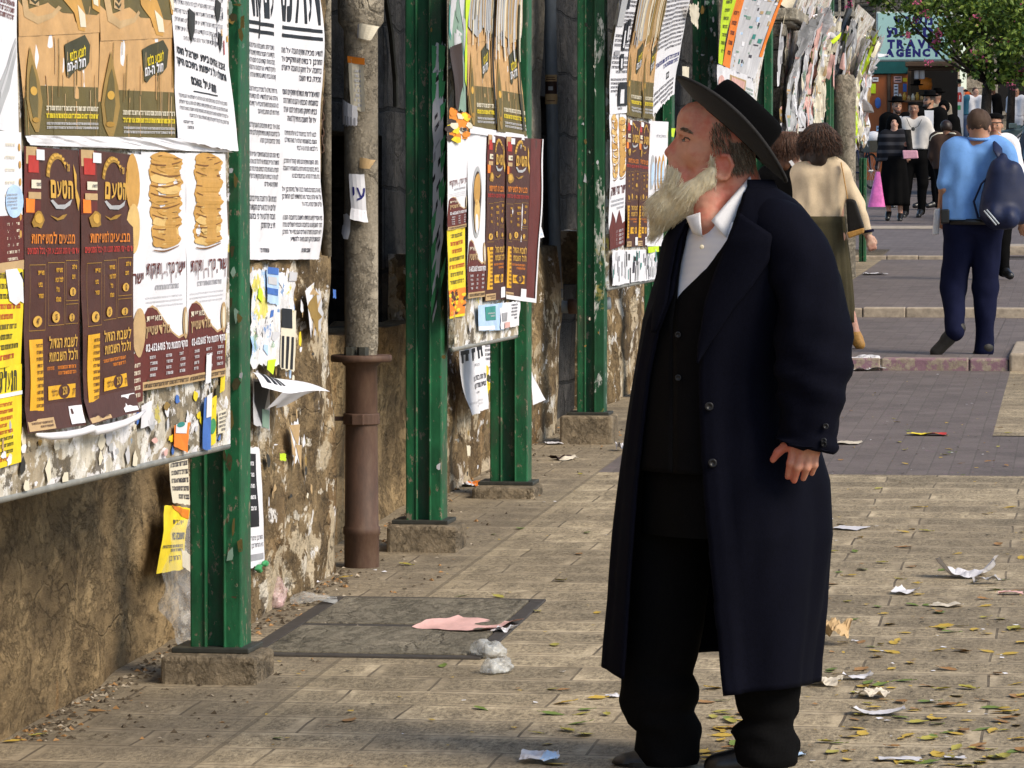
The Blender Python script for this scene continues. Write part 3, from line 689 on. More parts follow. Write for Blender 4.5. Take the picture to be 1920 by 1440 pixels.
class Sheet:
    """x right, y down, both 0..1 over the sheet; q = four corners (Y, z) on a board: top-left, top-right, bottom-right, bottom-left"""
    def __init__(s, q, surf, paper='white', bulge=.006, seed=0, torn=0.0, out=None, d0=.004, thick=0):
        s.q = [np.array(p, float) for p in q]; s.surf = surf; s.parts = []; s.seed = seed; s.bulge = bulge; s.torn = torn; s.paper = paper; s.out = out; s.d0 = d0
        s.W = .5*(np.linalg.norm(s.q[1]-s.q[0])+np.linalg.norm(s.q[2]-s.q[3])); s.H = .5*(np.linalg.norm(s.q[3]-s.q[0])+np.linalg.norm(s.q[2]-s.q[1]))
        s.rr = random.Random(seed)
    def add(s, v, f, col, layer): s.parts.append((np.asarray(v, float).reshape(-1, 2), f, col, layer)); return s
    def rect(s, x0, y0, x1, y1, col, layer=1):
        nx = max(1, int(abs(x1-x0)*s.W/.06)); ny = max(1, int(abs(y1-y0)*s.H/.06))
        v = [(x0+(x1-x0)*i/nx, y0+(y1-y0)*j/ny) for j in range(ny+1) for i in range(nx+1)]
        f = [(j*(nx+1)+i, j*(nx+1)+i+1, (j+1)*(nx+1)+i+1, (j+1)*(nx+1)+i) for j in range(ny) for i in range(nx)]
        return s.add(v, f, col, layer)
    def frame(s, x0, y0, x1, y1, t, col, layer=1):
        tx = t*s.H/s.W
        s.rect(x0, y0, x1, y0+t, col, layer); s.rect(x0, y1-t, x1, y1, col, layer); s.rect(x0, y0+t, x0+tx, y1-t, col, layer); s.rect(x1-tx, y0+t, x1, y1-t, col, layer)
    def poly(s, pts, col, layer=1):
        """filled outline, cut into horizontal bands so that it follows the paper"""
        from mathutils.geometry import tessellate_polygon
        t = tessellate_polygon([[Vector((p[0], p[1], 0)) for p in pts]])
        return s.add(pts, [tuple(x) for x in t], col, layer)
    def ell(s, cx, cy, rx, ry, col, layer=1, n=18, wob=0.0):
        ry2 = ry; pts = [(cx+rx*cos(a)*(1+wob*s.rr.uniform(-1, 1)), cy+ry2*sin(a)*(1+wob*s.rr.uniform(-1, 1))) for a in np.linspace(0, 2*pi, n, endpoint=False)]
        return s.add(pts, [tuple(range(n))], col, layer)
    def text(s, t, x, y, h, col, align='r', bold=.02, fit=None, layer=2, heb=True, slant=0.0):
        """y = baseline, h = letter height (fractions of the sheet height); fit = exact width"""
        t = rtl(t) if heb else t
        k = h/.60; kx = k*s.H/s.W; items = []; x_ = 0.0
        for c in t:
            if c == ' ': x_ += .26; continue
            v, f, w = glyph(c, bold); items.append((v, f, x_)); x_ += w+.085+bold
        w = max(x_-.085, .01)
        if fit: kx = fit/w
        W = w*kx; x0 = x-W if align == 'r' else (x-W/2 if align == 'c' else x)
        for v, f, xo in items:
            p = np.stack([x0+(v[:, 0]+xo)*kx, y-v[:, 1]*k+slant*(x0+(v[:, 0]+xo)*kx-x)], 1); s.add(p, f, col, layer)
        return W
    def para(s, x0, y0, x1, y1, n, col, glyphs=False, fill=.55, last=.6, layer=2, slant=0, bold=0.0):
        """n lines of running text"""
        lh = (y1-y0)/n; h = lh*fill
        for i in range(n):
            yb = y0+lh*(i+1)-lh*(1-fill)*.5; xl = x0 if i < n-1 else x1-(x1-x0)*last
            if glyphs:
                ww = s.rr.sample(WORDS, 30); t = ''; k = h/.60*s.H/s.W; acc = 0
                for w in ww:
                    acc += len(w)*.58*k+.26*k
                    if acc > (x1-xl): break
                    t += w+' '
                t = t.strip() or ww[0]; s.text(t, x1, yb, h, col, 'r', bold, fit=(x1-xl), layer=layer)
            else:
                cw = h*.62*s.H/s.W; x = x1; V = []; F = []
                while x > xl+cw:
                    for _ in range(s.rr.randint(2, 6)):
                        if x < xl+cw: break
                        t = h*.26; tx = t*s.H/s.W*.9; a, b = x-cw*.82, x; k = s.rr.random(); sh = slant*(x-x1)
                        qs = [(a, yb-h+sh, b, yb-h+t+sh)] if k < .85 else []
                        if k > .1: qs.append((b-tx, yb-h+sh, b, yb+sh))
                        if k > .62: qs.append((a, yb-h*.8+sh, a+tx, yb+sh))
                        if .3 < k < .6: qs.append((a, yb-t+sh, b, yb+sh))
                        for q in qs:
                            o = len(V); V += [(q[0], q[1]), (q[2], q[1]), (q[2], q[3]), (q[0], q[3])]; F.append((o, o+1, o+2, o+3))
                        x -= cw
                    x -= cw*.6
                if F: s.add(V, F, col, layer)
    def refine(s, P, F, col, layer, lim=.035):
        """cut large printed shapes into small faces so that they follow the bulging paper"""
        sc = np.array((s.W, s.H))
        if len(F) > 60 or np.ptp(P*sc, axis=0).max() < lim*1.3: return (P, F, col, layer)
        V = [tuple(p) for p in P]; out = []; mid = {}
        todo = [(f[0], f[i], f[i+1]) for f in F for i in range(1, len(f)-1)]
        L = lambda a, b: sqrt(((V[a][0]-V[b][0])*s.W)**2+((V[a][1]-V[b][1])*s.H)**2)
        while todo:
            t = todo.pop(); l = [L(t[i], t[(i+1) % 3]) for i in range(3)]; i = l.index(max(l))
            if l[i] < lim: out.append(t); continue
            a, b, c = t[i], t[(i+1) % 3], t[(i+2) % 3]; k = (min(a, b), max(a, b))
            if k not in mid: mid[k] = len(V); V.append(((V[a][0]+V[b][0])/2, (V[a][1]+V[b][1])/2))
            m = mid[k]; todo += [(a, m, c), (m, b, c)]
        return (np.array(V), out, col, layer)
    def place(s, P, layer):
        x, y = P[:, 0], P[:, 1]
        tl, tr, br, bl = s.q
        yz = (tl[None]*((1-x)*(1-y))[:, None]+tr[None]*(x*(1-y))[:, None]+br[None]*(x*y)[:, None]+bl[None]*((1-x)*y)[:, None])
        b = s.bulge*(vnoise(x*s.W*5+s.seed*3.7, y*s.H*3.5, s.seed)*1.0+.5*vnoise(x*s.W*13, y*s.H*9+s.seed, 3))+s.bulge
        if s.out is not None: b = b+s.out(x, y)
        return np.array([s.surf.p(q[0], q[1], s.d0+float(bb)+layer*.0009) for q, bb in zip(yz, b)])
    def build(s, label, cat='poster', name='poster', group=None, torn=None):
        nx = max(4, int(s.W/.025)); ny = max(6, int(s.H/.03)); V = []; F = []; M = []; mats = []
        g = np.array([(i/nx, j/ny) for j in range(ny+1) for i in range(nx+1)], float)
        tn = (torn if torn is not None else (s.torn,)*4); tn = [t+.003 for t in tn]
        nz = lambda a, k: (.5+.5*vnoise(a*14+k, s.seed*1.3+k))*.6+(.5+.5*vnoise(a*41+k, s.seed))*.4
        x, y = g[:, 0].copy(), g[:, 1].copy()
        a = tn[3]*nz(y, 1)*s.H/s.W*.0+tn[3]*nz(y, 1); b = tn[1]*nz(y, 5); c = tn[0]*nz(x, 9); d = tn[2]*nz(x, 13)
        g[:, 0] = a+x*(1-a-b); g[:, 1] = c+y*(1-c-d)
        s.parts = [s.refine(*p) for p in s.parts]
        allp = [(g, [(j*(nx+1)+i, j*(nx+1)+i+1, (j+1)*(nx+1)+i+1, (j+1)*(nx+1)+i) for j in range(ny) for i in range(nx)], s.paper, 0)]*(s.paper is not None)+s.parts
        keys = []
        for P, f, col, layer in allp:
            o = len(V); V += s.place(P, layer).tolist(); F += [tuple(i+o for i in q) for q in f]
            if col not in keys: keys.append(col)
            M += [keys.index(col)]*len(f)
        # outward: the printed side faces the street
        Fa = []
        Vn = V
        for q in F:
            p0, p1, p2 = (np.array(Vn[q[i]]) for i in (0, 1, 2)); n = np.cross(p1-p0, p2-p0)
            Fa.append(q if n[0] >= 0 else q[::-1])
        loc = np.mean(np.array(V[:(nx+1)*(ny+1)]), 0)
        o = mesh_obj(name, V, Fa, [I(k) if isinstance(k, str) else k for k in keys], None, M, False, loc)
        return tag(o, label, cat, group)
def quad(board, *px): return [board.yz(*p) for p in px]

# ---------------------------------------------------------------- designs
def d_gold(s, vis=0.0):
    """festive food advert; only its lower half shows, vis = where the frame cuts it"""
    R = s.rect
    R(0, 0, 1, 1, 'caramel', 1); R(0, 0, 1, .44, 'olive', 2)
    s.poly([(0, .40), (.1, .44), (.35, .40), (.62, .47), (.8, .5), (1, .43), (1, .52), (0, .56)], 'caramel', 3)
    s.poly([(.02, .33), (.08, .47), (.22, .50), (.42, .465), (.50, .42), (.47, .41), (.40, .445), (.22, .465), (.13, .44), (.07, .30)], 'tan', 4)
    s.poly([(.45, .22), (.62, .25), (.74, .36), (.83, .46), (.80, .52), (.72, .515), (.66, .44), (.52, .38)], 'bread', 4)
    s.poly([(.70, .40), (.80, .44), (.815, .50), (.74, .50)], 'cream', 5); s.poly([(.52, .28), (.60, .29), (.66, .36), (.58, .345)], 'cream', 5)
    s.poly([(.15, .20), (.22, .20), (.24, .42), (.14, .41)], 'tan', 4)
    for k in range(7): s.poly([(.15, .22+k*.027), (.195, .237+k*.027), (.24, .22+k*.027), (.24, .23+k*.027), (.195, .25+k*.027), (.15, .232+k*.027)], 'dolive', 5)
    s.poly([(.85, .2), (1, .2), (1, .43), (.92, .41), (.9, .34)], 'bread', 4); s.poly([(.9, .33), (.97, .35), (.98, .4), (.93, .39)], 'cream', 5)
    s.poly([(.53, .585), (.80, .535), (.88, .58), (.86, .66), (.80, .69), (.75, .70), (.70, .695), (.63, .72), (.60, .735), (.56, .725), (.545, .66)], 'dolive', 4)
    s.text('לשבוע בלבד', .80, .628, .036, 'yellow', 'r', .03, fit=.2, layer=6, slant=-.16)
    s.text('חול ה-המ', .80, .678, .036, 'white', 'r', .03, fit=.24, layer=6, slant=-.12)
    R(.24, .775, 1, .835, 'olive', 2); R(0, .83, 1, 1, 'olive', 3)
    for k in range(26):
        x = s.rr.random(); a = s.rr.uniform(.55, .85); s.rect(x, a, x+s.rr.uniform(.004, .012), min(1, a+s.rr.uniform(.05, .2)), s.rr.choice(['bronze', 'olive', 'tan', 'caramel']), 4)
    s.poly([(.09, .66), (.12, .60), (.15, .66), (.22, .76), (.245, .85), (.21, .93), (.17, .985), (.12, .985), (.05, .93), (.02, .84), (.05, .75)], 'bronze', 5)
    s.poly([(.10, .72), (.13, .68), (.17, .74), (.19, .84), (.16, .93), (.10, .93), (.06, .84)], 'olive', 6); s.ell(.13, .80, .045, .02, 'gold', 7); s.ell(.13, .93, .05, .012, 'dgold', 7)
    s.para(.27, .862, .98, .888, 1, 'cream', fill=.8, last=1, layer=6); s.para(.27, .897, .98, .922, 1, 'yellow', fill=.85, last=1, layer=6)
    s.para(.28, .935, .98, .972, 2, 'lgrey', fill=.6, last=1, layer=6)
def d_brown(s, marg=0.0, lab=True):
    X = lambda x: x*(1-marg)
    R = lambda a, b, c, d, *k: s.rect(X(a), b, X(c), d, *k)
    s.rect(0, 0, 1, 1, 'brown', 1)
    if marg: s.rect(1-marg, 0, 1, 1, 'maroon', 2)
    R(0, 0, .26, .235, 'maroon', 2); R(.02, .0, .2, .06, 'tan', 3); R(.05, .03, .22, .09, 'red', 4); R(.02, .18, .15, .23, 'hotorange', 4)
    R(.09, .115, .25, .145, 'cream', 5); R(.05, .158, .25, .182, 'tan', 5); s.para(X(.10), .12, X(.24), .14, 1, 'ink', layer=7); R(.17, .008, .32, .045, 'white', 6)
    arch = [(X(.36+.30*(1-cos(a))/1.0*.62), .10-.085*sin(a)) for a in np.linspace(0, pi*.86, 12)]
    arch2 = [(X(.42+.26*(1-cos(a))*.6), .105-.068*sin(a)) for a in np.linspace(pi*.84, 0, 12)]
    s.poly(arch+arch2, 'dgold', 3)
    for k in range(9):
        a = .2+k*.28; s.ell(X(.39+.28*(1-cos(a))*.62), .1-.077*sin(a), .028, .006, 'gold', 4, 8)
    s.text('של', X(.80), .078, .024, 'gold', 'r', .03, layer=5); s.text('הטעם', X(.86), .172, .056, 'gold', 'r', .05, fit=.44*(1-marg), layer=5)
    s.poly([(X(.42), .186), (X(.46), .182), (X(.55), .2), (X(.7), .198), (X(.84), .178), (X(.8), .2), (X(.68), .215), (X(.52), .214)], 'silver', 4)
    s.poly([(X(.88), .05), (X(.93), .09), (X(.92), .14), (X(.97), .18), (X(.95), .22), (X(.9), .17)], 'gold', 4)
    s.ell(X(.22), .255, .10, .03, 'dgold', 4, 11, .22); s.ell(X(.22), .25, .06, .018, 'gold', 5, 9, .2)
    s.poly([(X(.42), .238), (X(.55), .248), (X(.64), .236), (X(.74), .232), (X(.66), .25), (X(.54), .256)], 'dgold', 4)
    s.text('מבצעים למשפחות', X(.90), .337, .031, 'orange', 'r', .025, fit=.78*(1-marg), layer=4)
    s.text('עד סוף ימי החג המבצע תקף בכל הסניפים', X(.97), .374, .02, 'red', 'r', .03, fit=.93*(1-marg), layer=4)
    for (a, b, c, d) in ((.08, .412, .345, .645), (.39, .405, .675, .63), (.70, .398, .955, .545), (.70, .555, .955, .628)): s.frame(X(a), b, X(c), d, .0022, 'dgold', 3)
    for (t, x, y) in (('מאפיית', .31, .448), ('בחצי', .28, .49), ('המחיר', .30, .53), ('משפחתי', .64, .44), ('לכל הבית', .65, .475), ('כולל', .60, .51), ('משלוח', .62, .545), ('שי לחג', .92, .43), ('חינם', .88, .465)): s.text(t, X(x), y, .0145, 'amber', 'r', .02, layer=4)
    for (t, x, y, r) in (('47', .215, .612, .075), ('25', .52, .60, .075), ('12', .83, .512, .06), ('2', .82, .605, .055)):
        s.ell(X(x), y, r*(1-marg), r*.27, 'gold', 4, 12, .05); s.text(t, X(x), y+.009, .017, 'brown', 'c', .03, layer=6, heb=False)
    R(.08, .675, .31, .93, 'amber', 3)
    for k in range(10): s.para(X(.10), .69+k*.0235, X(.30), .704+k*.0235, 1, 'brown', fill=.8, layer=5)
    s.text('לשבת הגדול', X(.94), .71, .033, 'gold', 'r', .02, fit=.54*(1-marg), layer=4); s.text('ולכל השבתות', X(.94), .757, .031, 'gold', 'r', .02, fit=.53*(1-marg), layer=4)
    s.para(X(.38), .772, X(.92), .812, 2, 'orange', fill=.6)
    R(.40, .845, .90, .895, 'amber', 3); s.text('רק', X(.89), .88, .018, 'brown', 'r', .03, layer=6); s.ell(X(.70), .868, .1, .026, 'brown', 4); s.text('250', X(.70), .88, .024, 'gold', 'c', .03, layer=6, heb=False); s.text('גר לכל', X(.58), .88, .018, 'brown', 'r', .03, layer=6)
    if lab:
        R(.02, .955, .46, .995, 'tan', 4); s.para(X(.06), .962, X(.42), .988, 2, 'brown', layer=6); R(.76, .925, .98, .99, 'white', 5)
def d_bread(s, cx, y0, y1, w):
    """a tall plaited stack of rolls: one wavy column with dark creases and pale lobes"""
    n = 44; rr = s.rr; hh = y1-y0; L = []; Rr = []
    for i in range(n+1):
        t = i/n; wob = .06*w*sin(t*30+cx*9)+.04*w*rr.uniform(-1, 1); e = min(1, sqrt(max(0.02, min(t, 1-t)*14)))
        L.append((cx-w*.5*e+wob*.6, y0+hh*t)); Rr.append((cx+w*.5*e+wob, y0+hh*t))
    s.poly(L+Rr[::-1], 'bread', 2)
    m = 9
    for i in range(m):
        yc = y0+hh*(i+.5)/m; d = 1 if i % 2 else -1; lh = hh/m
        s.ell(cx+d*.10*w, yc-.05*lh, w*.40, lh*.46, rr.choice(['crumb', 'bread', 'crumb']), 2.6+.1*i, 14, .10)
        A = [(cx-.5*w+w*u, yc+lh*(.38+.30*d*(u-.5)+.26*sin(pi*u))) for u in np.linspace(0.02, .98, 8)]
        B = [(x, y+lh*(.07+.08*sin(pi*k/7))) for k, (x, y) in enumerate(A)]
        s.poly(A+B[::-1], 'crust', 3.9)
        for k in range(3):
            u = rr.uniform(.15, .8); x = cx+(u-.5)*w; y = yc+lh*rr.uniform(-.3, .2); s.poly([(x, y), (x+.13*w, y-.10*lh), (x+.22*w, y-.02*lh), (x+.1*w, y+.03*lh)], rr.choice(['dgold', 'crust', 'crumb']), 4.2)
def d_bakery(s, bread=True, oval=False):
    R = s.rect
    if bread: d_bread(s, .52, .0, .41, .66)
    if oval:
        s.ell(.5, .42, .30, .22, 'silver', 2, 24); s.ell(.5, .42, .25, .19, 'dbrown', 3, 24); s.ell(.48, .34, .2, .1, 'bread', 4, 14, .12); s.ell(.52, .50, .17, .1, 'crumb', 4, 14, .15); s.ell(.5, .55, .08, .06, 'white', 5)
    else:
        s.text('ישר טרי... ותוקות', .97, .515, .045, 'maroon', 'r', .02, fit=.90, layer=4)
        for k in range(7): x = .18+k*.12+s.rr.uniform(-.02, .02); R(x, .515, x+.012, .515+s.rr.uniform(.01, .045), 'maroon', 3)
        s.para(.25, .56, .85, .585, 1, 'grey', last=1, fill=.8); s.para(.05, .605, .9, .66, 3, 'lgrey', last=.7, fill=.4)
    s.poly([(0, .83), (.04, .68), (.10, .655), (.2, .655), (.32, .67), (.45, .72), (.60, .77), (.78, .80), (.88, .79), (1, .76), (1, .975), (0, .975)], 'maroon', 2)
    s.poly([(.10, .655), (.2, .645), (.32, .66), (.47, .715), (.62, .765), (.78, .79), (.9, .78), (.9, .79), (.78, .80), (.60, .77), (.45, .72), (.32, .67), (.2, .655)], 'tan', 3)
    s.ell(.93, .735, .065, .07, 'tan', 4); s.ell(.93, .735, .035, .05, 'cream', 5)
    s.text('מאפיית', .40, .712, .022, 'cream', 'r', .01, fit=.34, layer=5); s.text('גולדשטיין', .56, .768, .034, 'tan', 'r', .03, fit=.50, layer=5)
    s.text('מוקד הזמנות טל 02-6526015', .97, .838, .026, 'white', 'r', .03, fit=.90, layer=5)
    for k in range(4):
        for j in range(3): s.para(.05+.31*j, .858+k*.025, .05+.31*j+.2+.05*s.rr.random(), .872+k*.025, 1, 'lgrey', fill=.9, layer=5)
    R(0, .965, 1, 1.0, 'tan', 4); s.para(.04, .972, .97, .992, 1, 'dbrown', fill=.8, layer=6, last=1)
def d_notice(s, head='אזהרה', cols=1, seed=0, heavy=True, glyphs=False, top=.16):
    """black lettered proclamation"""
    cw = 1/cols
    for c in range(cols):
        x0, x1 = c*cw+.04, (c+1)*cw-.035
        if head:
            s.text(head[c % len(head)] if isinstance(head, (list, tuple)) else head, x1, top*.80, top*.72, 'black', 'r', .05, fit=x1-x0, layer=2)
            if heavy: s.rect(x0, top*.92, x1, top*.97, 'black', 2); s.rect(x0, top*1.03, x1, top*1.08, 'black', 2)
        y = top*1.2
        while y < .95:
            n = s.rr.choice([3, 4, 4, 5]); lh = .024 if s.rr.random() < .6 else .029; h = n*lh
            if y+h > .97: break
            s.para(x0, y, x1, y+h, n, 'ink', glyphs, fill=.58, last=s.rr.uniform(.4, .9), bold=.02); y += h+.022
        s.para(x0+.2*cw, .955, x1-.25*cw, .98, 1, 'ink')
def d_small(s, seed=0):
    s.para(.05, .04, .95, .34, 7, 'ink', True, fill=.5, last=.7); s.text(' '.join(s.rr.sample(WORDS, 4)), .95, .45, .045, 'black', 'r', .04, fit=.88); s.text(' '.join(s.rr.sample(WORDS, 4)), .95, .53, .045, 'black', 'r', .04, fit=.88)
    s.text('ומה יהיה הסוף', .72, .62, .045, 'black', 'r', .05, fit=.42); s.rect(.30, .635, .72, .642, 'black', 2)
    s.para(.05, .66, .95, .84, 5, 'ink', True, fill=.5, last=.8)
def d_yellow(s, head=None, img=False):
    s.rect(0, 0, 1, 1, 'yellow', 1)
    if head: s.text(head, .92, .24, .17, 'dolive', 'r', .07, fit=.86); s.rect(0, .27, 1, .31, 'white', 3)
    y0 = .36 if head else .05; y1 = .66 if img else .97; n = 9 if not img else 7
    for k in range(n):
        y = y0+(y1-y0)*k/n; c = s.rr.choice(['red', 'dolive', 'olive', 'red']); w = s.rr.uniform(.5, .9); s.para(.5-w/2, y, .5+w/2, y+(y1-y0)/n*.62, 1, c, fill=.8, last=1)
    if img:
        s.rect(0, .68, 1, .97, 'hotorange', 2)
        for k in range(40): s.ell(s.rr.random()*.9+.05, s.rr.uniform(.70, .95), .09, .022, s.rr.choice(['fire', 'yellow', 'maroon', 'dbrown', 'amber']), 3, 7, .4)
# ---------------------------------------------------------------- board 1
q = lambda *p: quad(B1, *p)
s = Sheet(q((-70, -150), (25, -110), (33, 250), (-60, 235)), B1, seed=3); s.para(.1, .28, .93, .42, 4, 'maroon', fill=.7)
s.poly([(.55, .78), (.75, .66), (.97, .50), (.97, .60), (.8, .78), (.55, .95)], 'silver', 2); s.poly([(.6, .80), (.97, .52), (.97, .545), (.6, .84)], 'lgrey', 3); s.build('white poster with a silver curve at the picture edge, left of the gold posters')
s = Sheet(q((-75, 240), (34, 248), (37, 505), (-72, 522)), B1, seed=4)
for k in range(6): s.para(.55, .08+.09*k, .86, .11+.09*k, 1, 'cream', fill=.7); s.ell(.95, .11+.09*k*1.4, .02, .028, 'bread', 2)
s.ell(.84, .50, .16, .12, 'lblue', 3); s.para(.7, .44, .88, .56, 5, 'grey', layer=5); s.rect(0, .60, 1, 1, 'maroon', 2)
for k in range(6): s.para(.55, .65+.05*k, .93, .675+.05*k, 1, 'cream', fill=.8)
s.rect(0, .93, 1, 1, 'tan', 3); s.build('white and brown bakery poster cut by the picture edge, left of the tall brown posters')
s = Sheet(q((-85, 498), (36, 504), (37, 682), (-84, 705)), B1, 'yellow', seed=5); d_yellow(s); s.poly([(.70, .02), (.86, .0), (.97, .12), (.99, .36), (.93, .34), (.86, .38), (.76, .33)], 'white', 4); s.poly([(.86, .06), (.97, .03), (.99, .14), (.92, .16)], 'black', 3); s.build('yellow poster with red lines and a white paint splash, at the picture edge')
s = Sheet(q((-85, 698), (38, 682), (36, 866), (-84, 905)), B1, 'yellow', seed=6, torn=.01); d_yellow(s, 'הגעלת כלים הטבלות'); s.build('yellow poster with a bold dark heading, lowest at the left picture edge')
s = Sheet(q((23, -170), (181, -150), (183, 255), (40, 254)), B1, seed=1); d_gold(s); s.build('gold food poster with a dark badge, left of its twin on the nearest board')
s = Sheet(q((181, -160), (320, -140), (325, 264), (184, 262)), B1, seed=2); d_gold(s); s.build('gold food poster with a dark badge, between its twin and the small white notice')
s = Sheet(q((40, 253), (326, 259), (430, 286), (43, 272)), B1, seed=9, torn=.0, d0=.0095); s.build('long white paper edge between the gold posters and the tall brown posters', 'paper strip', 'paper_strip')
s = Sheet(q((304, -120), (413, -100), (431, 287), (327, 266)), B1, seed=11, torn=.012, d0=.011, bulge=.008, out=lambda x, y: .02*np.clip(y-.6, 0, 1)*np.clip(x-.3, 0, 1)*3)
s.para(.05, .03, .9, .50, 11, 'ink', True, fill=.45, last=.8)
for (a, b, c, d) in ((.30, .33, .12, .17), (.78, .26, .08, .12), (.82, .42, .06, .1)): s.poly([(a, b), (a+c, b+.02), (a+c*.8, b+d*.6), (a+.02, b+d), (a-.02, b+d*.5)], 'hole', 4)
for k in range(10): x = s.rr.uniform(.66, .98); y = s.rr.uniform(.28, .5); s.rect(x, y, x+.015, y+s.rr.uniform(.02, .07), s.rr.choice(['red', 'seagreen', 'black', 'amber', 'grey']), 3)
s.text('אנא אחינו בית ישראל חוסו', .93, .60, .03, 'black', 'r', .04, fit=.86, slant=.05); s.text('וחמלו על נפשות ביתכם היקר', .93, .652, .03, 'black', 'r', .04, fit=.88, slant=.05)
s.text('וזה יציל אתכם', .70, .72, .033, 'black', 'r', .06, fit=.43, slant=.05); s.rect(.28, .732, .72, .738, 'black', 2); s.para(.06, .75, .9, .872, 4, 'ink', True, fill=.5, last=.85, bold=.02); s.para(.1, .88, .22, .93, 2, 'ink'); s.build('white notice with an underlined heading, torn at its top, beside the nearest green post')
s = Sheet(q((37, 274), (144, 282), (149, 797), (40, 813)), B1, 'brown', seed=21, out=lambda x, y: .02*np.clip(y-.94, 0, 1)*8, torn=.004); d_brown(s); s.build('tall brown poster with gold lettering, left of its twin on the nearest board')
s = Sheet(q((144, 280), (242, 290), (240, 772), (150, 797)), B1, 'brown', seed=22, out=lambda x, y: .03*np.clip(y-.95, 0, 1)*10+.02*np.clip(x-.9, 0, 1)*8*np.clip(y-.5, 0, 1), torn=.004, d0=.006); d_brown(s); s.build('tall brown poster with gold lettering and a curling corner, beside the bread poster')
# rolled up lower edges of the two
b = MB(); pts = [B1.p(*B1.yz(px, py), .035) for px, py in ((45, 815), (70, 818), (100, 816), (130, 810), (150, 803), (153, 808), (180, 803), (210, 794), (235, 782), (250, 770))]
b.tube(pts, [.004, .009, .010, .009, .010, .012, .012, .010, .008, .003], 8); tag(b.build('curled_paper_edge', I('white'), smooth=True), 'white curled paper edge along the bottom of the two brown posters', 'paper edge')
s = Sheet(q((237, 287), (262, 289), (260, 752), (236, 760)), B1, seed=23); s.ell(.2, .12, .5, .12, 'bread', 2); s.ell(.2, .3, .5, .1, 'crumb', 3); s.text('ישר', .95, .52, .04, 'maroon', 'r', .02, fit=.8); s.rect(0, .8, 1, 1, 'maroon', 2); s.ell(.7, .72, .4, .1, 'tan', 3)
for k in range(5): s.para(.1, .84+.03*k, .8, .86+.03*k, 1, 'cream', fill=.8)
s.build('narrow strip of a bread poster showing between a brown poster and the bread stacks')
s = Sheet(q((262, 284), (344, 287), (345, 718), (262, 733)), B1, seed=24); d_bakery(s); s.build('white bakery poster with a tall stack of bread rolls, beside the brown poster')
s = Sheet(q((344, 286), (420, 288), (418, 704), (345, 719)), B1, seed=25, d0=.0055); d_bakery(s); s.build('white bakery poster with a tall stack of bread rolls, nearest the green post')
def scrap(board, pxs, col, label, seed, extra=None, d0=.006, bulge=.006, torn=.08, out=None, cat='paper scrap', name='paper_scrap'):
    s = Sheet(quad(board, *pxs), board, col, bulge, seed, torn, out, d0)
    if extra: extra(s)
    return s.build(label, cat, name)
def x_text(s): s.para(.08, .1, .92, .9, 5, 'ink', fill=.55)
def x_lines(c): return lambda s: s.para(.1, .08, .9, .92, 4, c, fill=.55)
scrap(B1, ((322, 796), (352, 790), (345, 850), (320, 838)), 'hotorange', 'orange paper scrap on the grey lower edge of the nearest board', 31, lambda s: (s.rect(.1, 0, .8, .38, 'white', 2), s.ell(.4, .05, .25, .1, 'teal', 3)))
scrap(B1, ((376, 745), (394, 735), (390, 848), (374, 845)), 'blue', 'narrow blue and white scrap at the lower right of the nearest board', 32, lambda s: s.rect(.3, .0, .9, .4, 'white', 2))
scrap(B1, ((390, 742), (404, 738), (402, 835), (388, 842)), 'yellow', 'narrow yellow scrap with a green patch at the lower right of the nearest board', 33, lambda s: s.ell(.5, .6, .4, .15, 'green', 2))
scrap(B1, ((411, 620), (423, 618), (420, 735), (410, 742)), 'yellow', 'thin yellow strip glued along the nearest green post', 34)
scrap(B1, ((256, 760), (282, 748), (278, 800), (258, 806)), 'white', 'white scrap below the bread posters on the nearest board', 35, None, .004)
scrap(B1, ((378, 664), (388, 660), (386, 720), (376, 722)), 'white', 'small white torn strip over the right hand bread poster', 36, None, .012)
scrap(B1, ((404, 770), (420, 764), (418, 812), (402, 816)), 'cream', 'cream scrap with dark print at the end of the nearest board', 37, x_text)
# --- long two column notice on the upper pier
s = Sheet(quad(BW, (440, -95), (588, -65), (586, 487), (446, 488)), BW, 'white', .012, 41, out=lambda x, y: .03*np.clip(x-.6, 0, 1)*np.sin(y*5+.3)**2*2.2)
d_notice(s, ('עם קודש', 'דעו לכם'), 2, glyphs=True, top=.24); s.build('long white notice with huge black two column heading, right of the nearest green post', 'notice')
# --- pier scraps
scrap(BP, ((452, 832), (484, 836), (491, 1062), (452, 1072)), 'white', 'white notice with a black printed box, low on the pier behind the nearest post', 51, lambda s: (s.rect(.0, .07, .72, .66, 'black', 2), [s.para(.1, .13+.09*k, .6, .17+.09*k, 1, 'white', layer=4, fill=.8) for k in range(5)], s.para(.1, .72, .9, .84, 2, 'ink', True), s.rect(.0, .88, .9, .93, 'grey', 2)), torn=.03, cat='notice')
def collage(s):
    for k in range(9):
        x = s.rr.uniform(.05, .85); y = s.rr.uniform(0, .93); s.poly([(x, y), (x+s.rr.uniform(.03, .2), y+s.rr.uniform(-.01, .03)), (x+s.rr.uniform(.03, .14), y+s.rr.uniform(.04, .16)), (x-.02, y+s.rr.uniform(.03, .1))], s.rr.choice(['white', 'white', 'lgrey', 'lblue', 'blue', 'yellow', 'lime', 'hole', 'cream', 'orange', 'seagreen', 'black', 'white']), 1+s.rr.random()*4)
scrap(BP, ((455, 493), (548, 500), (545, 690), (455, 705)), M_COLLAGE, 'collage of torn white, blue and yellow paper on the stone pier', 52, collage, torn=.14, d0=.012, cat='torn posters', name='torn_posters')
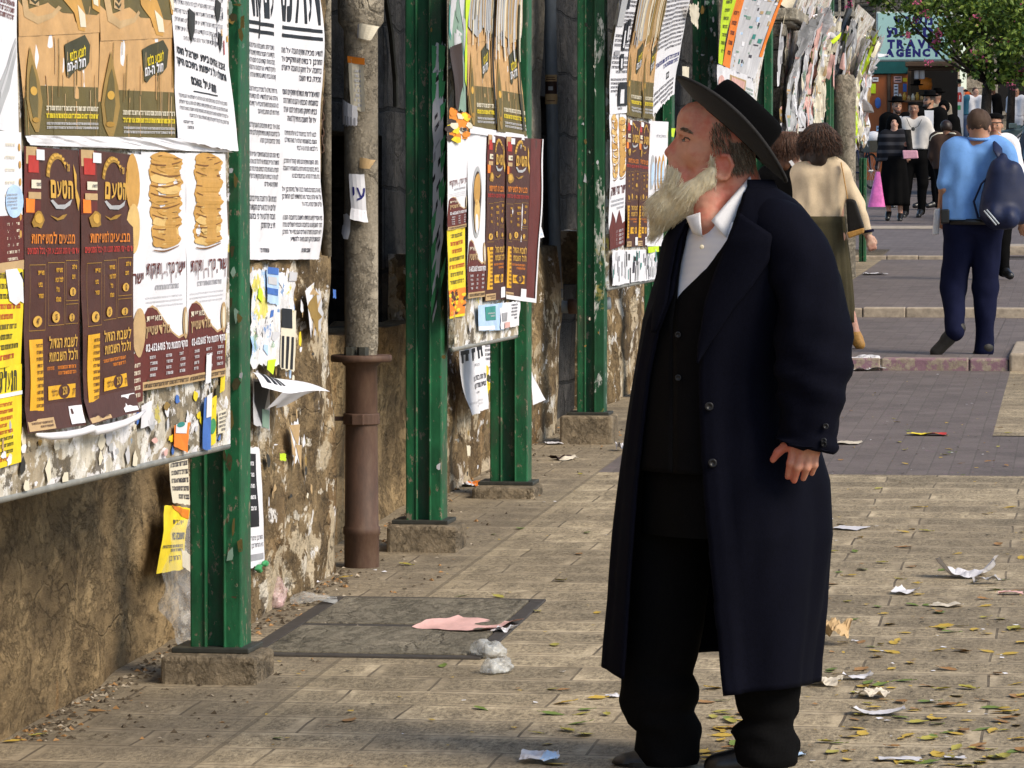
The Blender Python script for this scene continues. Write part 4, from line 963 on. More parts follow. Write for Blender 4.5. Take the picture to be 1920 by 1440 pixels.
scrap(BP, ((487, 500), (513, 503), (512, 575), (488, 570)), 'lblue', 'blue and white paper scrap near the top of the stone pier', 53, lambda s: (s.rect(.1, .0, .9, .18, 'blue', 2), s.rect(.0, .55, .9, .72, 'blue', 2), s.rect(.1, .25, .8, .45, 'lgrey', 2)), d0=.02)
scrap(BP, ((516, 575), (546, 578), (543, 700), (514, 695)), 'cream', 'black and cream printed scrap in the middle of the stone pier', 54, lambda s: (s.rect(.05, .02, .7, .32, 'black', 2), [s.rect(.1+.28*k, .45, .24+.28*k, .95, 'black', 2) for k in range(3)]), d0=.02)
scrap(BP, ((462, 705), (500, 712), (495, 810), (462, 800)), 'lgrey', 'grey and black scrap under the lifted paper flap on the pier', 55, lambda s: (s.poly([(.1, .1), (.9, .05), (.5, .9), (.1, .5)], 'black', 2), s.rect(.5, .6, .9, .95, 'seagreen', 3)), d0=.018)
scrap(BP, ((530, 780), (552, 775), (560, 880), (536, 890)), 'white', 'white torn splash of paper low on the stone pier', 56, lambda s: [s.poly([(s.rr.random(), s.rr.random()), (s.rr.random(), s.rr.random()), (s.rr.random(), s.rr.random())], 'tan', 2) for _ in range(5)], torn=.35, d0=.016)
scrap(BP, ((511, 848), (526, 850), (524, 866), (512, 864)), 'lime', 'small lime green paper scrap low on the stone pier', 57, d0=.02, torn=.2)
scrap(BP, ((556, 520), (600, 530), (598, 640), (574, 640)), 'lgrey', 'pale crumpled paper remains at the upper right of the stone pier', 58, lambda s: [s.poly([(s.rr.random(), s.rr.random()), (s.rr.random(), s.rr.random()), (s.rr.random(), s.rr.random())], s.rr.choice(['tan', 'cream', 'bronze', 'white']), 2+s.rr.random()) for _ in range(9)], torn=.3, d0=.018)
scrap(BP, ((612, 540), (622, 542), (622, 562), (613, 560)), 'blue', 'tiny blue scrap at the edge of the stone pier', 59, d0=.02, torn=.2)
# lifted flap of a poster
b = MB(); A = np.array(BP.p(*BP.yz(462, 697), .02)); Bq = np.array(BP.p(*BP.yz(470, 700), .02))
y0_, z0_ = BP.yz(462, 698)
def flap(u, v):
    Y = y0_+.02+u*.52-.08*v; z = z0_-.05*u-.045*v*v-.012*sin(u*5)*v; return (-2.70+.17*v*(.3+.7*u)+.012*sin(u*7), Y, z)
b.grid(flap, 24, 10, 0)
def flap2(u, v):
    p = flap(.25+.6*u, 1.0); return (p[0]-.05*v+.015*sin(u*9)*v, p[1]-.02*v, p[2]-.055*v*(1-.5*u)+.012*sin(u*8)*v)
b.grid(flap2, 16, 5, 0)
for k in range(4): b.grid(lambda u, v, k=k: tuple(np.array(flap(.10+.1*k+.06*u, .15+.6*v))+np.array((0, -.001, .002))), 2, 6, 1)
o = b.build('paper_flap', [I('white'), I('black')], smooth=True); tag(o, 'curling white paper flap with black strokes sticking out from the stone pier', 'paper flap')
# --- on the low wall under board 1
BL = Board(-2.845, 8, 14, .1, .1, 1.4)
s = Sheet(quad(BL, (304, 945), (350, 950), (338, 1068), (280, 1078)), BL, 'yellow', .012, 61, .03)
s.poly([(.25, 0), (.95, .05), (.97, .2), (.6, .12)], 'orange', 2); s.para(.12, .2, .85, .30, 1, 'ink', True, fill=.7); s.para(.05, .40, .92, .52, 1, 'black', True, fill=.8, bold=.04); s.para(.05, .58, .85, .7, 2, 'ink', fill=.7); s.para(.1, .74, .75, .84, 1, 'ink', True, fill=.7)
s.build('torn yellow notice hanging on the brown wall left of the nearest green post', 'notice')
scrap(BL, ((308, 858), (352, 848), (354, 950), (318, 945)), 'cream', 'whitish printed paper on the wall below the nearest board', 62, x_text, torn=.06, cat='notice', name='poster')
scrap(BL, ((330, 1025), (354, 1040), (354, 1078), (328, 1062)), 'cream', 'pale pink paper corner below the torn yellow notice', 63, d0=.01, torn=.15)
# --- board 2
q = lambda *p: quad(B2, *p)
rt = lambda x, y: .02*np.clip(x-.35, 0, 1)
s = Sheet(q((841, -60), (882, -50), (872, 215), (846, 212)), B2, 'seagreen', .012, 71, .04)
for k in range(16): x = s.rr.uniform(0, .8); y = s.rr.uniform(0, .7); s.poly([(x, y), (x+.2, y+.03), (x+.12, y+.25), (x+.02, y+.2)], s.rr.choice(['silver', 'lgrey', 'seagreen', 'teal', 'grey']), 2+s.rr.random())
s.poly([(.75, 0), (1, 0), (1, .8), (.85, .75), (.8, .4)], 'lime', 4); s.poly([(0, .55), (.5, .5), (.6, .8), (.2, 1), (0, .95)], 'dbrown', 5); s.build('ripped grey green poster at the left of the second board')
s = Sheet(q((838, 205), (873, 215), (872, 262), (838, 262)), B2, 'fire', .01, 72, .06)
for k in range(18): s.ell(s.rr.random(), s.rr.random(), .18, .12, s.rr.choice(['fire', 'yellow', 'dbrown', 'hotorange', 'cream']), 2+s.rr.random(), 8, .4)
s.build('orange and brown poster remnant at the left of the second board', 'paper scrap')
s = Sheet(q((893, -120), (938, -110), (926, 243), (876, 240)), B2, seed=73, torn=.01); d_gold(s); s.poly([(0, 0), (1, 0), (1, .50), (.6, .46), (.3, .52), (0, .47)], 'silver', 8)
for k in range(30): x = s.rr.random()*.95; s.rect(x, s.rr.uniform(.0, .3), x+s.rr.uniform(.02, .05), s.rr.uniform(.4, .6), s.rr.choice(['lgrey', 'tan', 'olive', 'cream', 'silver', 'silver']), 9+s.rr.random())
s.rect(.93, .1, .98, .97, 'black', 12); s.build('faded gold poster with a rubbed grey top, left one on the second board')
s = Sheet(q((938, -110), (985, -100), (982, 256), (926, 246)), B2, seed=74, torn=.012, d0=.006); d_gold(s); s.poly([(0, 0), (1, 0), (1, .46), (.6, .52), (.3, .46), (0, .50)], 'tan', 8)
for k in range(30): x = s.rr.random()*.95; s.rect(x, s.rr.uniform(.0, .3), x+s.rr.uniform(.02, .05), s.rr.uniform(.4, .62), s.rr.choice(['lgrey', 'tan', 'cream', 'cream', 'silver']), 9+s.rr.random())
s.rect(.84, .3, .9, .97, 'dolive', 12); s.build('faded gold poster with a rubbed cream top, right one on the second board')
s = Sheet(q((874, 236), (984, 254), (986, 264), (874, 250)), B2, seed=75, d0=.012); s.build('white paper edge under the faded gold posters of the second board', 'paper strip', 'paper_strip')
s = Sheet(q((837, 258), (874, 250), (871, 425), (837, 432)), B2, seed=76); d_bakery(s, False); s.build('white and brown bakery poster without a picture, left on the second board')
s = Sheet(q((873, 248), (911, 252), (903, 556), (871, 560)), B2, seed=77, d0=.006); d_bakery(s, False, True); s.build('white bakery poster with an oval plate picture on the second board')
s = Sheet(q((910, 252), (942, 257), (942, 560), (905, 566)), B2, 'brown', seed=78, d0=.008); d_brown(s); s.build('narrow brown and gold poster, left one of the pair on the second board')
s = Sheet(q((942, 256), (1007, 261), (993, 568), (942, 560)), B2, seed=79, d0=.01, out=rt); d_brown(s, .32)
s.rect(.965, 0, 1, 1, 'white', 8); s.rect(0, .975, 1, 1, 'white', 8); s.build('wide brown and gold poster with white edge, covering the short post on the second board')
s = Sheet(q((837, 432), (871, 424), (868, 592), (838, 598)), B2, 'yellow', seed=80); d_yellow(s, None, True); s.build('yellow poster with a fiery picture at its foot on the second board')
scrap(B2, ((890, 572), (940, 566), (938, 620), (892, 622)), 'lblue', 'pale blue advert with a dark green box on the edge of the second board', 81, lambda s: (s.rect(.25, .1, .65, .6, 'teal', 2), s.para(.3, .3, .6, .5, 2, 'lgrey', layer=4), s.rect(.0, .8, .6, .95, 'white', 2)), d0=.012, torn=.04)
scrap(B2, ((930, 566), (972, 562), (968, 612), (930, 620)), 'white', 'white scrap with grey print on the edge of the second board', 82, lambda s: (s.para(.55, .1, .85, .7, 5, 'ink'), s.rect(.1, .4, .35, .7, 'grey', 2), s.rect(.2, .75, .5, .95, 'pink', 3)), d0=.014)
BL2 = Board(-2.755, 15, 21, .1, .1, 1.4)
s = Sheet(quad(BL2, (853, 655), (906, 640), (908, 768), (868, 782)), BL2, 'white', .012, 85, .03, out=lambda x, y: .06*(y-.3)**2*(1-x))
for k in range(3): s.rect(.1+.3*k, .04, .3+.3*k, .10, 'black', 2); s.rect(.12+.3*k, .1, .17+.3*k, .22, 'black', 2); s.rect(.22+.3*k, .1, .28+.3*k, .2, 'black', 2)
s.para(.3, .27, .75, .34, 1, 'grey', True); s.para(.05, .45, .95, .53, 1, 'ink', True, fill=.8, bold=.03); s.para(.05, .56, .95, .64, 1, 'ink', True, fill=.8, bold=.03); s.para(.3, .68, .7, .73, 1, 'ink', True); s.para(.1, .8, .8, .9, 2, 'lgrey')
s.build('white notice with three bold black words, hanging below the second board', 'notice')
scrap(BL2, ((905, 640), (924, 636), (923, 690), (906, 690)), 'white', 'white printed scrap beside the notice below the second board', 86, x_text)
scrap(BL2, ((905, 690), (922, 700), (922, 755), (908, 760)), 'olive', 'yellowish torn poster remains beside the short green post', 87, lambda s: [s.ell(s.rr.random(), s.rr.random(), .2, .12, s.rr.choice(['yellow', 'cream', 'white', 'dolive']), 2+s.rr.random(), 7, .4) for _ in range(12)], torn=.15)
BL3 = Board(-2.70, 15, 22, .1, .1, 2)
scrap(BL3, ((985, 690), (990, 706), (1010, 750), (986, 760)), 'white', 'white paper corner sticking out right of the short green post', 88, d0=.03, torn=.02)
scrap(BL3, ((984, 405), (1000, 408), (1009, 445), (986, 452)), 'white', 'white paper flap on the pier beside the brown poster edge', 89, x_lines('lblue'), d0=.03, torn=.05)
scrap(BL3, ((862, 830), (874, 834), (872, 858), (864, 856)), 'cream', 'small pale scrap low on the wall left of the short green post', 90, d0=.02, torn=.25)
# torn white strip on the post beside it
class Front:
    """the street-end face of a post"""
    def __init__(s, x0, Y): s.x0, s.Y = x0, Y
    def p(s, a, z, d=0.0): return (s.x0+a, s.Y-.006-d, z)
def front_scrap(x0, Y, pxs, col, label, seed, extra=None, torn=.1, cat='paper scrap'):
    f = Front(0, Y); qd = []
    for p in pxs: r_ = on_y(p[0], p[1], Y-.008); qd.append((r_[0], r_[2]))
    s = Sheet(qd, f, col, .003, seed, torn, None, .001)
    if extra: extra(s)
    o = s.build(label, cat, 'paper_scrap'); me = o.data
    me.flip_normals() if me.polygons[0].normal.y > 0 else None
    return o
def x_strip(s):
    for k in range(26): y = s.rr.uniform(.12, .97); x = s.rr.uniform(.1, .6); s.rect(x, y, x+s.rr.uniform(.1, .35), y+s.rr.uniform(.006, .03), s.rr.choice(['ink', 'grey', 'black', 'lgrey']), 2+s.rr.random()*.5)
    for k in range(26): y = s.rr.uniform(.05, .95); x = s.rr.choice([0, .55, .7]); s.poly([(x, y), (x+.4, y+.01), (x+.3, y+.05), (x+.05, y+.06)], 'green', 3+s.rr.random()*.5)
def x_strip2(s): x_strip(s)
front_scrap(0, 15.03, ((810, 24), (833, 26), (834, 525), (808, 632)), 'lgrey', 'torn white paper strip glued down the second large green post', 95, x_strip, .22)
front_scrap(0, 11.42, ((422, 232), (433, 234), (432, 252), (422, 254)), 'cream', 'pale blob of paper on the nearest green post', 96, None, .2)
# sticker on the plastic pipe
b = MB(); zc = on_y(1034, 168, PY2)[2]; hh = .5*(on_y(1034, 140, PY2)[2]-on_y(1034, 195, PY2)[2]); xs = on_y(1034, 168, PY2)[0]
def ring(z0, z1, m, a=1.15, r=.0355): b.grid(lambda u, v: (xs+r*sin(-a+2*a*u)*1.0, PY2-r*cos(-a+2*a*u), z0+v*(z1-z0)), 10, 1, m)
ring(zc+hh*.55, zc+hh, 0); ring(zc-hh*.3, zc+hh*.545, 1, 1.1); ring(zc-hh, zc-hh*.31, 0, 1.3)
ring(zc+hh*.65, zc+hh*.72, 2, .8, .0362); ring(zc+hh*.80, zc+hh*.86, 2, .7, .0362); ring(zc-hh*.8, zc-hh*.74, 2, .7, .0362); ring(zc-hh*.05, zc+hh*.2, 3, .35, .0362)
tag(b.build('sticker', [I('tan'), I('dbrown'), I('brown'), I('silver')], smooth=True), 'yellow and brown sticker wrapped round the grey plastic drainpipe', 'sticker')
# papers on the thick pipe
class Round:
    def __init__(s, c, R): s.c, s.R = c, R
    def p(s, a, z, d=0.0): return (s.c[0]+(s.R+d)*sin(a), s.c[1]-(s.R+d)*cos(a), z)
def pipe_scrap(pxs, col, label, seed, extra=None, torn=.08, lift=None):
    f = Round((PX, PY_), .066); qd = []
    for p in pxs:
        r_ = on_y(p[0], p[1], PY_-.04); a = math.asin(max(-.98, min(.98, (r_[0]-PX)/.068))); qd.append((a, r_[2]))
    s = Sheet(qd, f, col, .003, seed, torn, lift, .001); s.W *= .066
    if extra: extra(s)
    o = s.build(label, 'paper scrap', 'paper_scrap')
    return o
pipe_scrap(((654, 105), (684, 110), (686, 215), (660, 210)), 'cream', 'cream torn paper with an orange top on the thick grey pipe', 101, lambda s: (s.rect(0, 0, 1, .12, 'orange', 2), s.para(.3, .2, .8, .9, 8, 'lgrey')), lift=lambda x, y: .02*np.clip(x-.7, 0, 1)*3)
pipe_scrap(((641, 178), (676, 200), (676, 238), (641, 238)), 'white', 'white torn paper with streaks on the thick grey pipe', 102, lambda s: [s.rect(.35+.15*k, .6, .42+.15*k, .98, 'grey', 2) for k in range(4)], .15)
pipe_scrap(((656, 325), (686, 325), (690, 420), (662, 412)), 'white', 'white label with a blue handwritten letter on the thick pipe', 103, lambda s: (s.text('עי', .98, .55, .26, 'navy', 'r', .02, fit=.75), s.rect(.2, .78, .9, .8, 'lgrey', 2)), .04, lambda x, y: .02*np.clip(y-.75, 0, 1)*4)
pipe_scrap(((642, 392), (664, 398), (660, 462), (640, 440)), 'lgrey', 'dirty white paper tail hanging on the thick pipe', 104, None, .25, lambda x, y: .02*np.clip(y-.5, 0, 1))
pipe_scrap(((672, 42), (699, 50), (690, 78), (672, 72)), 'cream', 'folded paper corner near the top of the thick pipe', 105, lambda s: s.rect(.05, .0, .15, 1, 'grey', 2), .06, lambda x, y: .04*x)
pipe_scrap(((676, 293), (698, 300), (690, 318), (676, 316)), 'tan', 'small tan paper tag on the thick pipe', 106, None, .1, lambda x, y: .03*x)
# --- board 3
q = lambda *p: quad(B3, *p)
s = Sheet(q((1185, -90), (1215, -85), (1174, 212), (1141, 215)), B3, seed=111); d_notice(s, None, top=.1); s.rect(.0, 0, .3, .45, 'silver', 6); s.rect(.3, .28, .55, .34, 'black', 6)
for (x, y, w, h) in ((.42, .42, .16, .18), (.62, .40, .16, .15), (.38, .62, .2, .1), (.4, .80, .5, .15)): s.rect(x, y, x+w, y+h, 'black', 7); s.rect(x+w*.3, y+h*.3, x+w*.7, y+h*.9, 'white', 8)
s.rect(.1, .6, .3, .63, 'grey', 7); s.build('white notice with black blocks of type at the left of the third board', 'notice')
s = Sheet(q((1215, -90), (1246, -88), (1199, 222), (1172, 216)), B3, seed=112, d0=.006); d_gold(s); s.poly([(0, 0), (1, 0), (1, .5), (.5, .55), (0, .45)], 'tan', 8)
for k in range(24): x = s.rr.random()*.95; s.rect(x, 0, x+.05, s.rr.uniform(.4, .6), s.rr.choice(['silver', 'tan', 'cream', 'grey']), 9+s.rr.random())
s.build('faded gold poster with streaked top, left one on the third board')
s = Sheet(q((1246, -88), (1270, -86), (1222, 224), (1199, 221)), B3, seed=113, d0=.007); d_gold(s); s.poly([(0, 0), (1, 0), (1, .52), (.5, .48), (0, .55)], 'bronze', 8)
for k in range(24): x = s.rr.random()*.95; s.rect(x, 0, x+.05, s.rr.uniform(.4, .6), s.rr.choice(['tan', 'tan', 'cream', 'olive']), 9+s.rr.random())
s.build('faded gold poster with brownish top, right one on the third board')
s = Sheet(q((1268, -88), (1310, -80), (1256, 178), (1221, 226)), B3, seed=114, d0=.01, torn=.03, out=lambda x, y: .05*np.clip(x-.6, 0, 1)); s.para(.05, .04, .95, .62, 20, 'ink', fill=.5); s.para(.05, .66, .95, .74, 2, 'navy', fill=.7, bold=.04); s.text('בבא', .7, .82, .04, 'black', 'r', .05); s.para(.05, .84, .9, .97, 4, 'ink'); s.build('white notice full of small type at the right end of the third board', 'notice')
s = Sheet(q((1141, 214), (1173, 214), (1170, 458), (1141, 470)), B3, seed=115); d_bread(s, .3, .0, .48, .4); d_bread(s, .78, .02, .48, .34); s.text('ישר טרי ותוק', .97, .60, .06, 'maroon', 'r', .02, fit=.9); s.para(.1, .63, .9, .72, 3, 'grey'); s.poly([(0, .85), (.2, .72), (.4, .82), (.6, .72), (.8, .83), (1, .82), (1, 1), (0, 1)], 'maroon', 2)
for k in range(4): s.para(.08, .87+.03*k, .95, .89+.03*k, 1, 'lgrey', fill=.9)
s.build('white bread poster with two loaf stacks on the third board')
s = Sheet(q((1172, 222), (1196, 228), (1193, 462), (1170, 464)), B3, 'brown', seed=116, d0=.006); d_brown(s); s.build('narrow brown and gold poster, left one of the pair on the third board')
s = Sheet(q((1196, 226), (1214, 232), (1210, 462), (1193, 462)), B3, 'brown', seed=117, d0=.007); d_brown(s); s.build('narrow brown and gold poster, right one of the pair on the third board')
s = Sheet(q((1214, 226), (1250, 228), (1240, 462), (1211, 462)), B3, seed=118, d0=.006); s.para(.1, .1, .9, .14, 1, 'grey', True)
for k in range(4): s.ell(.2+.2*k, .42, .09, .14, s.rr.choice(['crust', 'silver', 'bread']), 2, 12, .15); s.ell(.22+.2*k, .42, .05, .1, 'lblue', 3, 10, .1)
s.para(.1, .62, .9, .9, 8, 'grey'); s.build('pale poster with small food pictures, behind the white beard on the third board')
scrap(B3, ((1210, 463), (1232, 461), (1232, 472), (1211, 475)), 'lime', 'bright yellow strip on the lower edge of the third board', 119, d0=.01, torn=.03)
s = Sheet(q((1141, 468), (1233, 466), (1232, 524), (1141, 538)), B3, 'white', .008, 120, .04)
for k in range(60): x = s.rr.random()*.97; y = s.rr.uniform(0, .6); s.rect(x, y, x+s.rr.uniform(.008, .03), min(1, y+s.rr.uniform(.1, .5)), s.rr.choice(['ink', 'grey', 'lgrey', 'silver', 'hole', 'teal']), 2+s.rr.random())
s.build('white streaked paper remains along the lower edge of the third board', 'torn posters', 'torn_posters')
scrap(B3, ((1272, 0), (1294, -5), (1293, 58), (1276, 40)), 'cream', 'torn white paper shreds at the top right of the third board', 121, d0=.06, torn=.2)
scrap(B3, ((1262, 120), (1276, 122), (1276, 146), (1264, 146)), 'cream', 'white curled scrap just above the hat brim', 122, d0=.05, torn=.1)
scrap(B3, ((1248, 240), (1257, 240), (1254, 258), (1247, 256)), 'lime', 'small bright yellow scrap in front of the old man\'s forehead', 123, d0=.03, torn=.05)
# --- board 4
q = lambda *p: quad(B4, *p)
s = Sheet(q((1364, -60), (1395, -60), (1352, 122), (1344, 118)), B4, 'lime', .008, 131); s.para(.2, .3, .8, .9, 7, 'dolive', fill=.4); s.build('bright yellow poster at the left of the fourth board')
s = Sheet(q((1395, -60), (1412, -60), (1366, 128), (1352, 122)), B4, 'hotorange', .008, 132); s.para(.2, .4, .8, .9, 5, 'maroon', fill=.4); s.build('orange poster beside the bright yellow one on the fourth board')
s = Sheet(q((1412, -60), (1490, -60), (1411, 148), (1366, 130)), B4, 'lgrey', .01, 133, out=lambda x, y: .04*np.clip(x-.7, 0, 1))
for k in range(70): x = s.rr.random()*.93; y = s.rr.random()*.95; s.rect(x, y, x+s.rr.uniform(.03, .14), y+s.rr.uniform(.01, .05), s.rr.choice(['seagreen', 'ink', 'grey', 'tan', 'white', 'lblue', 'white', 'teal']), 2+s.rr.random())
s.rect(.93, 0, 1, .8, 'hotorange', 5); s.build('crowded newspaper style poster with an orange edge on the fourth board')
s = Sheet(q((1344, 120), (1412, 146), (1411, 215), (1344, 190)), B4, 'white', .008, 134); s.rect(.3, .15, .75, .6, 'tan', 2); s.rect(.35, .2, .7, .4, 'pink', 3); s.para(.76, .3, .98, .8, 5, 'seagreen'); s.ell(.1, .5, .08, .25, 'pink', 3); s.build('white poster with a tan picture, half hidden by the hat crown on the fourth board')
s = Sheet(q((1344, 192), (1412, 216), (1410, 440), (1344, 450)), B4, 'white', .008, 135); d_notice(s, 'הודעה', 1, top=.14); s.build('white notice on the fourth board, hidden behind the hat')
# --- boards 5 and 6: thick fringes of peeling paper strips, each strip its own piece
def fringe(board, x0, x1, ytop, ybot, n, cols, seed, label, lean=0):
    rr = random.Random(seed)
    for k in range(n):
        a = x0+(x1-x0)*k/n*.9; w = (x1-x0)/n*rr.uniform(1.6, 2.6); t = ytop+rr.uniform(-15, 25); bt = ybot+rr.uniform(-30, 10)
        ps = ((a+lean, t), (a+w+lean, t-3), (a+w*.95, bt), (a, bt+6))
        c = cols[k % len(cols)]; amp = rr.uniform(.02, .14)
        s = Sheet(quad(board, *ps), board, c, .03, seed*10+k, .12, (lambda amp, ph: lambda x, y: amp*np.clip(.55-y, 0, 1)*2*(.6+.4*np.sin(x*5+ph))+.05*np.abs(np.sin(x*7+ph))*(1-y))(amp, k), .006+.012*k)
        for j in range(60):
            x = rr.random()*.95; y = rr.random()*.95; v = rr.random() < .7; ww = rr.uniform(.02, .10) if v else rr.uniform(.1, .4); hh = rr.uniform(.05, .3) if v else rr.uniform(.01, .03)
            s.poly([(x, y), (min(1, x+ww), y+.01), (min(1, x+ww*.8), min(1, y+hh)), (x+.01, min(1, y+hh*.9))], rr.choice(['lgrey', 'pink', 'cream', 'silver', 'white', 'tan', 'seagreen', 'grey', 'lgrey', 'olive']), 2+rr.random()*2)
        s.build(label[k % len(label)], 'peeling paper', 'peeling_paper', 'peeling paper strips on the far boards')
fringe(B5, 1466, 1522, 5, 258, 5, ['silver', 'white', 'lgrey', 'pink', 'cream', 'lgrey', 'white'], 14, ['grey peeling paper strip at the left edge of the fifth board', 'white peeling paper strip, second from left on the fifth board', 'pale grey peeling strip left of the pink one on the fifth board', 'pink peeling paper strip in the middle of the fifth board', 'cream peeling paper strip right of the pink one on the fifth board', 'pale grey peeling strip near the right of the fifth board', 'white peeling paper strip at the right edge of the fifth board'], 18)
fringe(B6, 1572, 1612, 40, 300, 5, ['silver', 'lgrey', 'lime', 'cream', 'white', 'pink'], 15, ['grey peeling paper strip at the left edge of the farthest board', 'pale grey peeling strip beside the yellow one on the farthest board', 'yellow peeling paper strip on the farthest board', 'cream peeling strip right of the yellow one on the farthest board', 'white peeling paper strip near the right of the farthest board', 'pink peeling paper strip at the right edge of the farthest board'], 14)
def clump(px, py, Y, size, n, seed, cols, label):
    """crumpled loose paper bunch"""
    rr = random.Random(seed); b = MB(); c = np.array(on_y(px, py, Y))
    for k in range(n):
        p = c+np.array([rr.gauss(0, size*.5), rr.gauss(0, .08), rr.gauss(0, size*.6)]); u = np.array([rr.uniform(-1, 1) for _ in range(3)]); v = np.array([rr.uniform(-1, 1) for _ in range(3)]); u /= np.linalg.norm(u); v -= u*(u@v); v /= np.linalg.norm(v); w = np.cross(u, v)
        su, sv = size*rr.uniform(.25, .6), size*rr.uniform(.35, .9); cu = rr.uniform(-4, 4)
        b.grid(lambda a, d: p+u*su*(a-.5)+v*sv*(d-.5)+w*su*cu*.25*((d-.5)**2*2+.3*sin(a*5+d*4)), 5, 6, k % len(cols))
    tag(b.build('paper_bunch', [I(x) for x in cols], smooth=True), label, 'peeling paper', 'bunches of peeling paper on the far boards')
clump(1516, 38, 35.2, .26, 16, 3, ['lgrey', 'white', 'seagreen', 'cream', 'hole', 'silver'], 'curled bunch of loose paper at the top of the fifth board')
clump(1534, 62, 35.5, .17, 8, 5, ['lgrey', 'white', 'lime', 'hole'], 'small curled paper bunch with a yellow bit beside the thin green post')
clump(1604, 75, 43.6, .24, 14, 4, ['lgrey', 'white', 'pink', 'cream', 'lime'], 'curled bunch of loose paper at the top of the farthest board')
clump(1617, 105, 44.6, .20, 16, 8, ['lgrey', 'white', 'grey'], 'greyish curled paper hanging at the right end of the farthest board')

# --- residue of older posters, glued to the boards and posts: part of each board's own surface
def melt(o, T):
    """merge the glued remains into the surface they are stuck on"""
    M = T.matrix_basis if T.parent is None else T.parent.matrix_basis @ T.matrix_basis
    Mi = M.inverted() @ o.matrix_basis; me = T.data; nv, nf = len(me.vertices), len(me.polygons)
    V = [tuple(v.co) for v in me.vertices]+[tuple(Mi @ v.co) for v in o.data.vertices]; F = [tuple(p.vertices) for p in me.polygons]+[tuple(i+nv for i in p.vertices) for p in o.data.polygons]
    k0 = len(me.materials); mi = [p.material_index for p in me.polygons]+[p.material_index+k0 for p in o.data.polygons]; sm = [p.use_smooth for p in me.polygons]+[False]*len(o.data.polygons)
    n = bpy.data.meshes.new(T.name); n.from_pydata(V, [], F)
    for m in list(me.materials)+list(o.data.materials): n.materials.append(m)
    n.polygons.foreach_set('material_index', mi); n.polygons.foreach_set('use_smooth', sm); n.update(); T.data = n; bpy.data.objects.remove(o)
def residue(board, pxs, n, seed, cols, parent, size=(.03, .16), tall=1.0, layer=1.0):
    s = Sheet(quad(board, *pxs), board, None, .003, seed, 0, None, .002); rr = s.rr
    for _ in range(n):
        x, y = rr.random(), rr.random(); w = 2.4*rr.uniform(*size)/s.W; hh = rr.uniform(*size)*tall*rr.uniform(.5, 1.3)/s.H; k = rr.randint(6, 10); pts = []
        for i in range(k): a = 2*pi*i/k+rr.uniform(-.3, .3); r_ = rr.uniform(.45, 1.0); pts.append((min(1, max(0, x+w*.5*r_*cos(a))), min(1, max(0, y+hh*.5*r_*sin(a)))))
        s.poly(pts, rr.choice(cols), layer+rr.random()*2)
        if w*s.W > .12 and rr.random() < .5: s.para(max(0, x-w*.3), max(0, y-hh*.2), min(1, x+w*.3), min(1, y+hh*.2), 2, 'grey', layer=layer+3.4)
    o = s.build('r', 'r', 'paper_residue'); del o['label']; del o['category']
    melt(o, next((c for c in parent.children if c.name.startswith('panel')), parent))
def find(lbl): return next(o for o in bpy.data.objects if o.get('label') == lbl)
RC = ['white', 'cream', 'lgrey', 'white', 'bronze', 'tan', 'silver', 'hole', 'lgrey', 'cream', 'olive', 'white']
nb = [o for o in bpy.data.objects if o.name.startswith('notice_board')]; nb.sort(key=lambda o: o.location.y)
residue(B1, ((-20, 790), (262, 755), (262, 872), (-20, 935)), 30, 201, ['cream', 'tan', 'silver', 'lgrey', 'bronze', 'cream', 'white', 'hole'], nb[0], (.012, .045), 1.8); residue(B1, ((255, 715), (412, 690), (412, 832), (255, 868)), 34, 202, ['cream', 'tan', 'silver', 'lgrey', 'white', 'bronze']+['pink', 'yellow', 'seagreen', 'blue', 'dolive'], nb[0], (.012, .045), 1.8)
residue(B2, ((840, 578), (968, 560), (968, 625), (840, 652)), 14, 203, RC, nb[1], (.015, .05), 1.8); residue(B3, ((1140, 472), (1232, 468), (1232, 520), (1140, 536)), 12, 204, RC, nb[2], (.015, .06), 1.8)
residue(B5, ((1465, 20), (1522, 10), (1520, 250), (1465, 255)), 36, 205, RC+['pink', 'pink'], nb[4], (.06, .4), 2.5); residue(B6, ((1571, 60), (1612, 55), (1610, 300), (1571, 300)), 36, 206, RC+['pink', 'lime'], nb[5], (.06, .4), 2.5)
pier = find('rough stone pier covered in torn posters, beside the rusty drainpipe')
residue(BP, ((455, 500), (600, 505), (596, 720), (455, 720)), 40, 207, RC+['lblue', 'yellow', 'white', 'white', 'cream', 'lgrey'], pier, (.006, .042), 1.8, 2); residue(BP, ((465, 700), (590, 720), (585, 960), (480, 1000)), 26, 208, ['bronze', 'tan', 'cream', 'white', 'lgrey', 'olive', 'hole', 'tan'], pier, (.006, .04), 2.0, 2)
BR = Board(-2.79, 15, 21, .1, .1, 1.5); lw = find('rough stone low wall behind the second board, ending by the grey plastic drainpipe')
residue(BR, ((845, 660), (915, 650), (915, 880), (850, 900)), 14, 209, ['bronze', 'tan', 'cream', 'white', 'lgrey', 'olive', 'hole'], lw, (.008, .045), 1.8, 2)
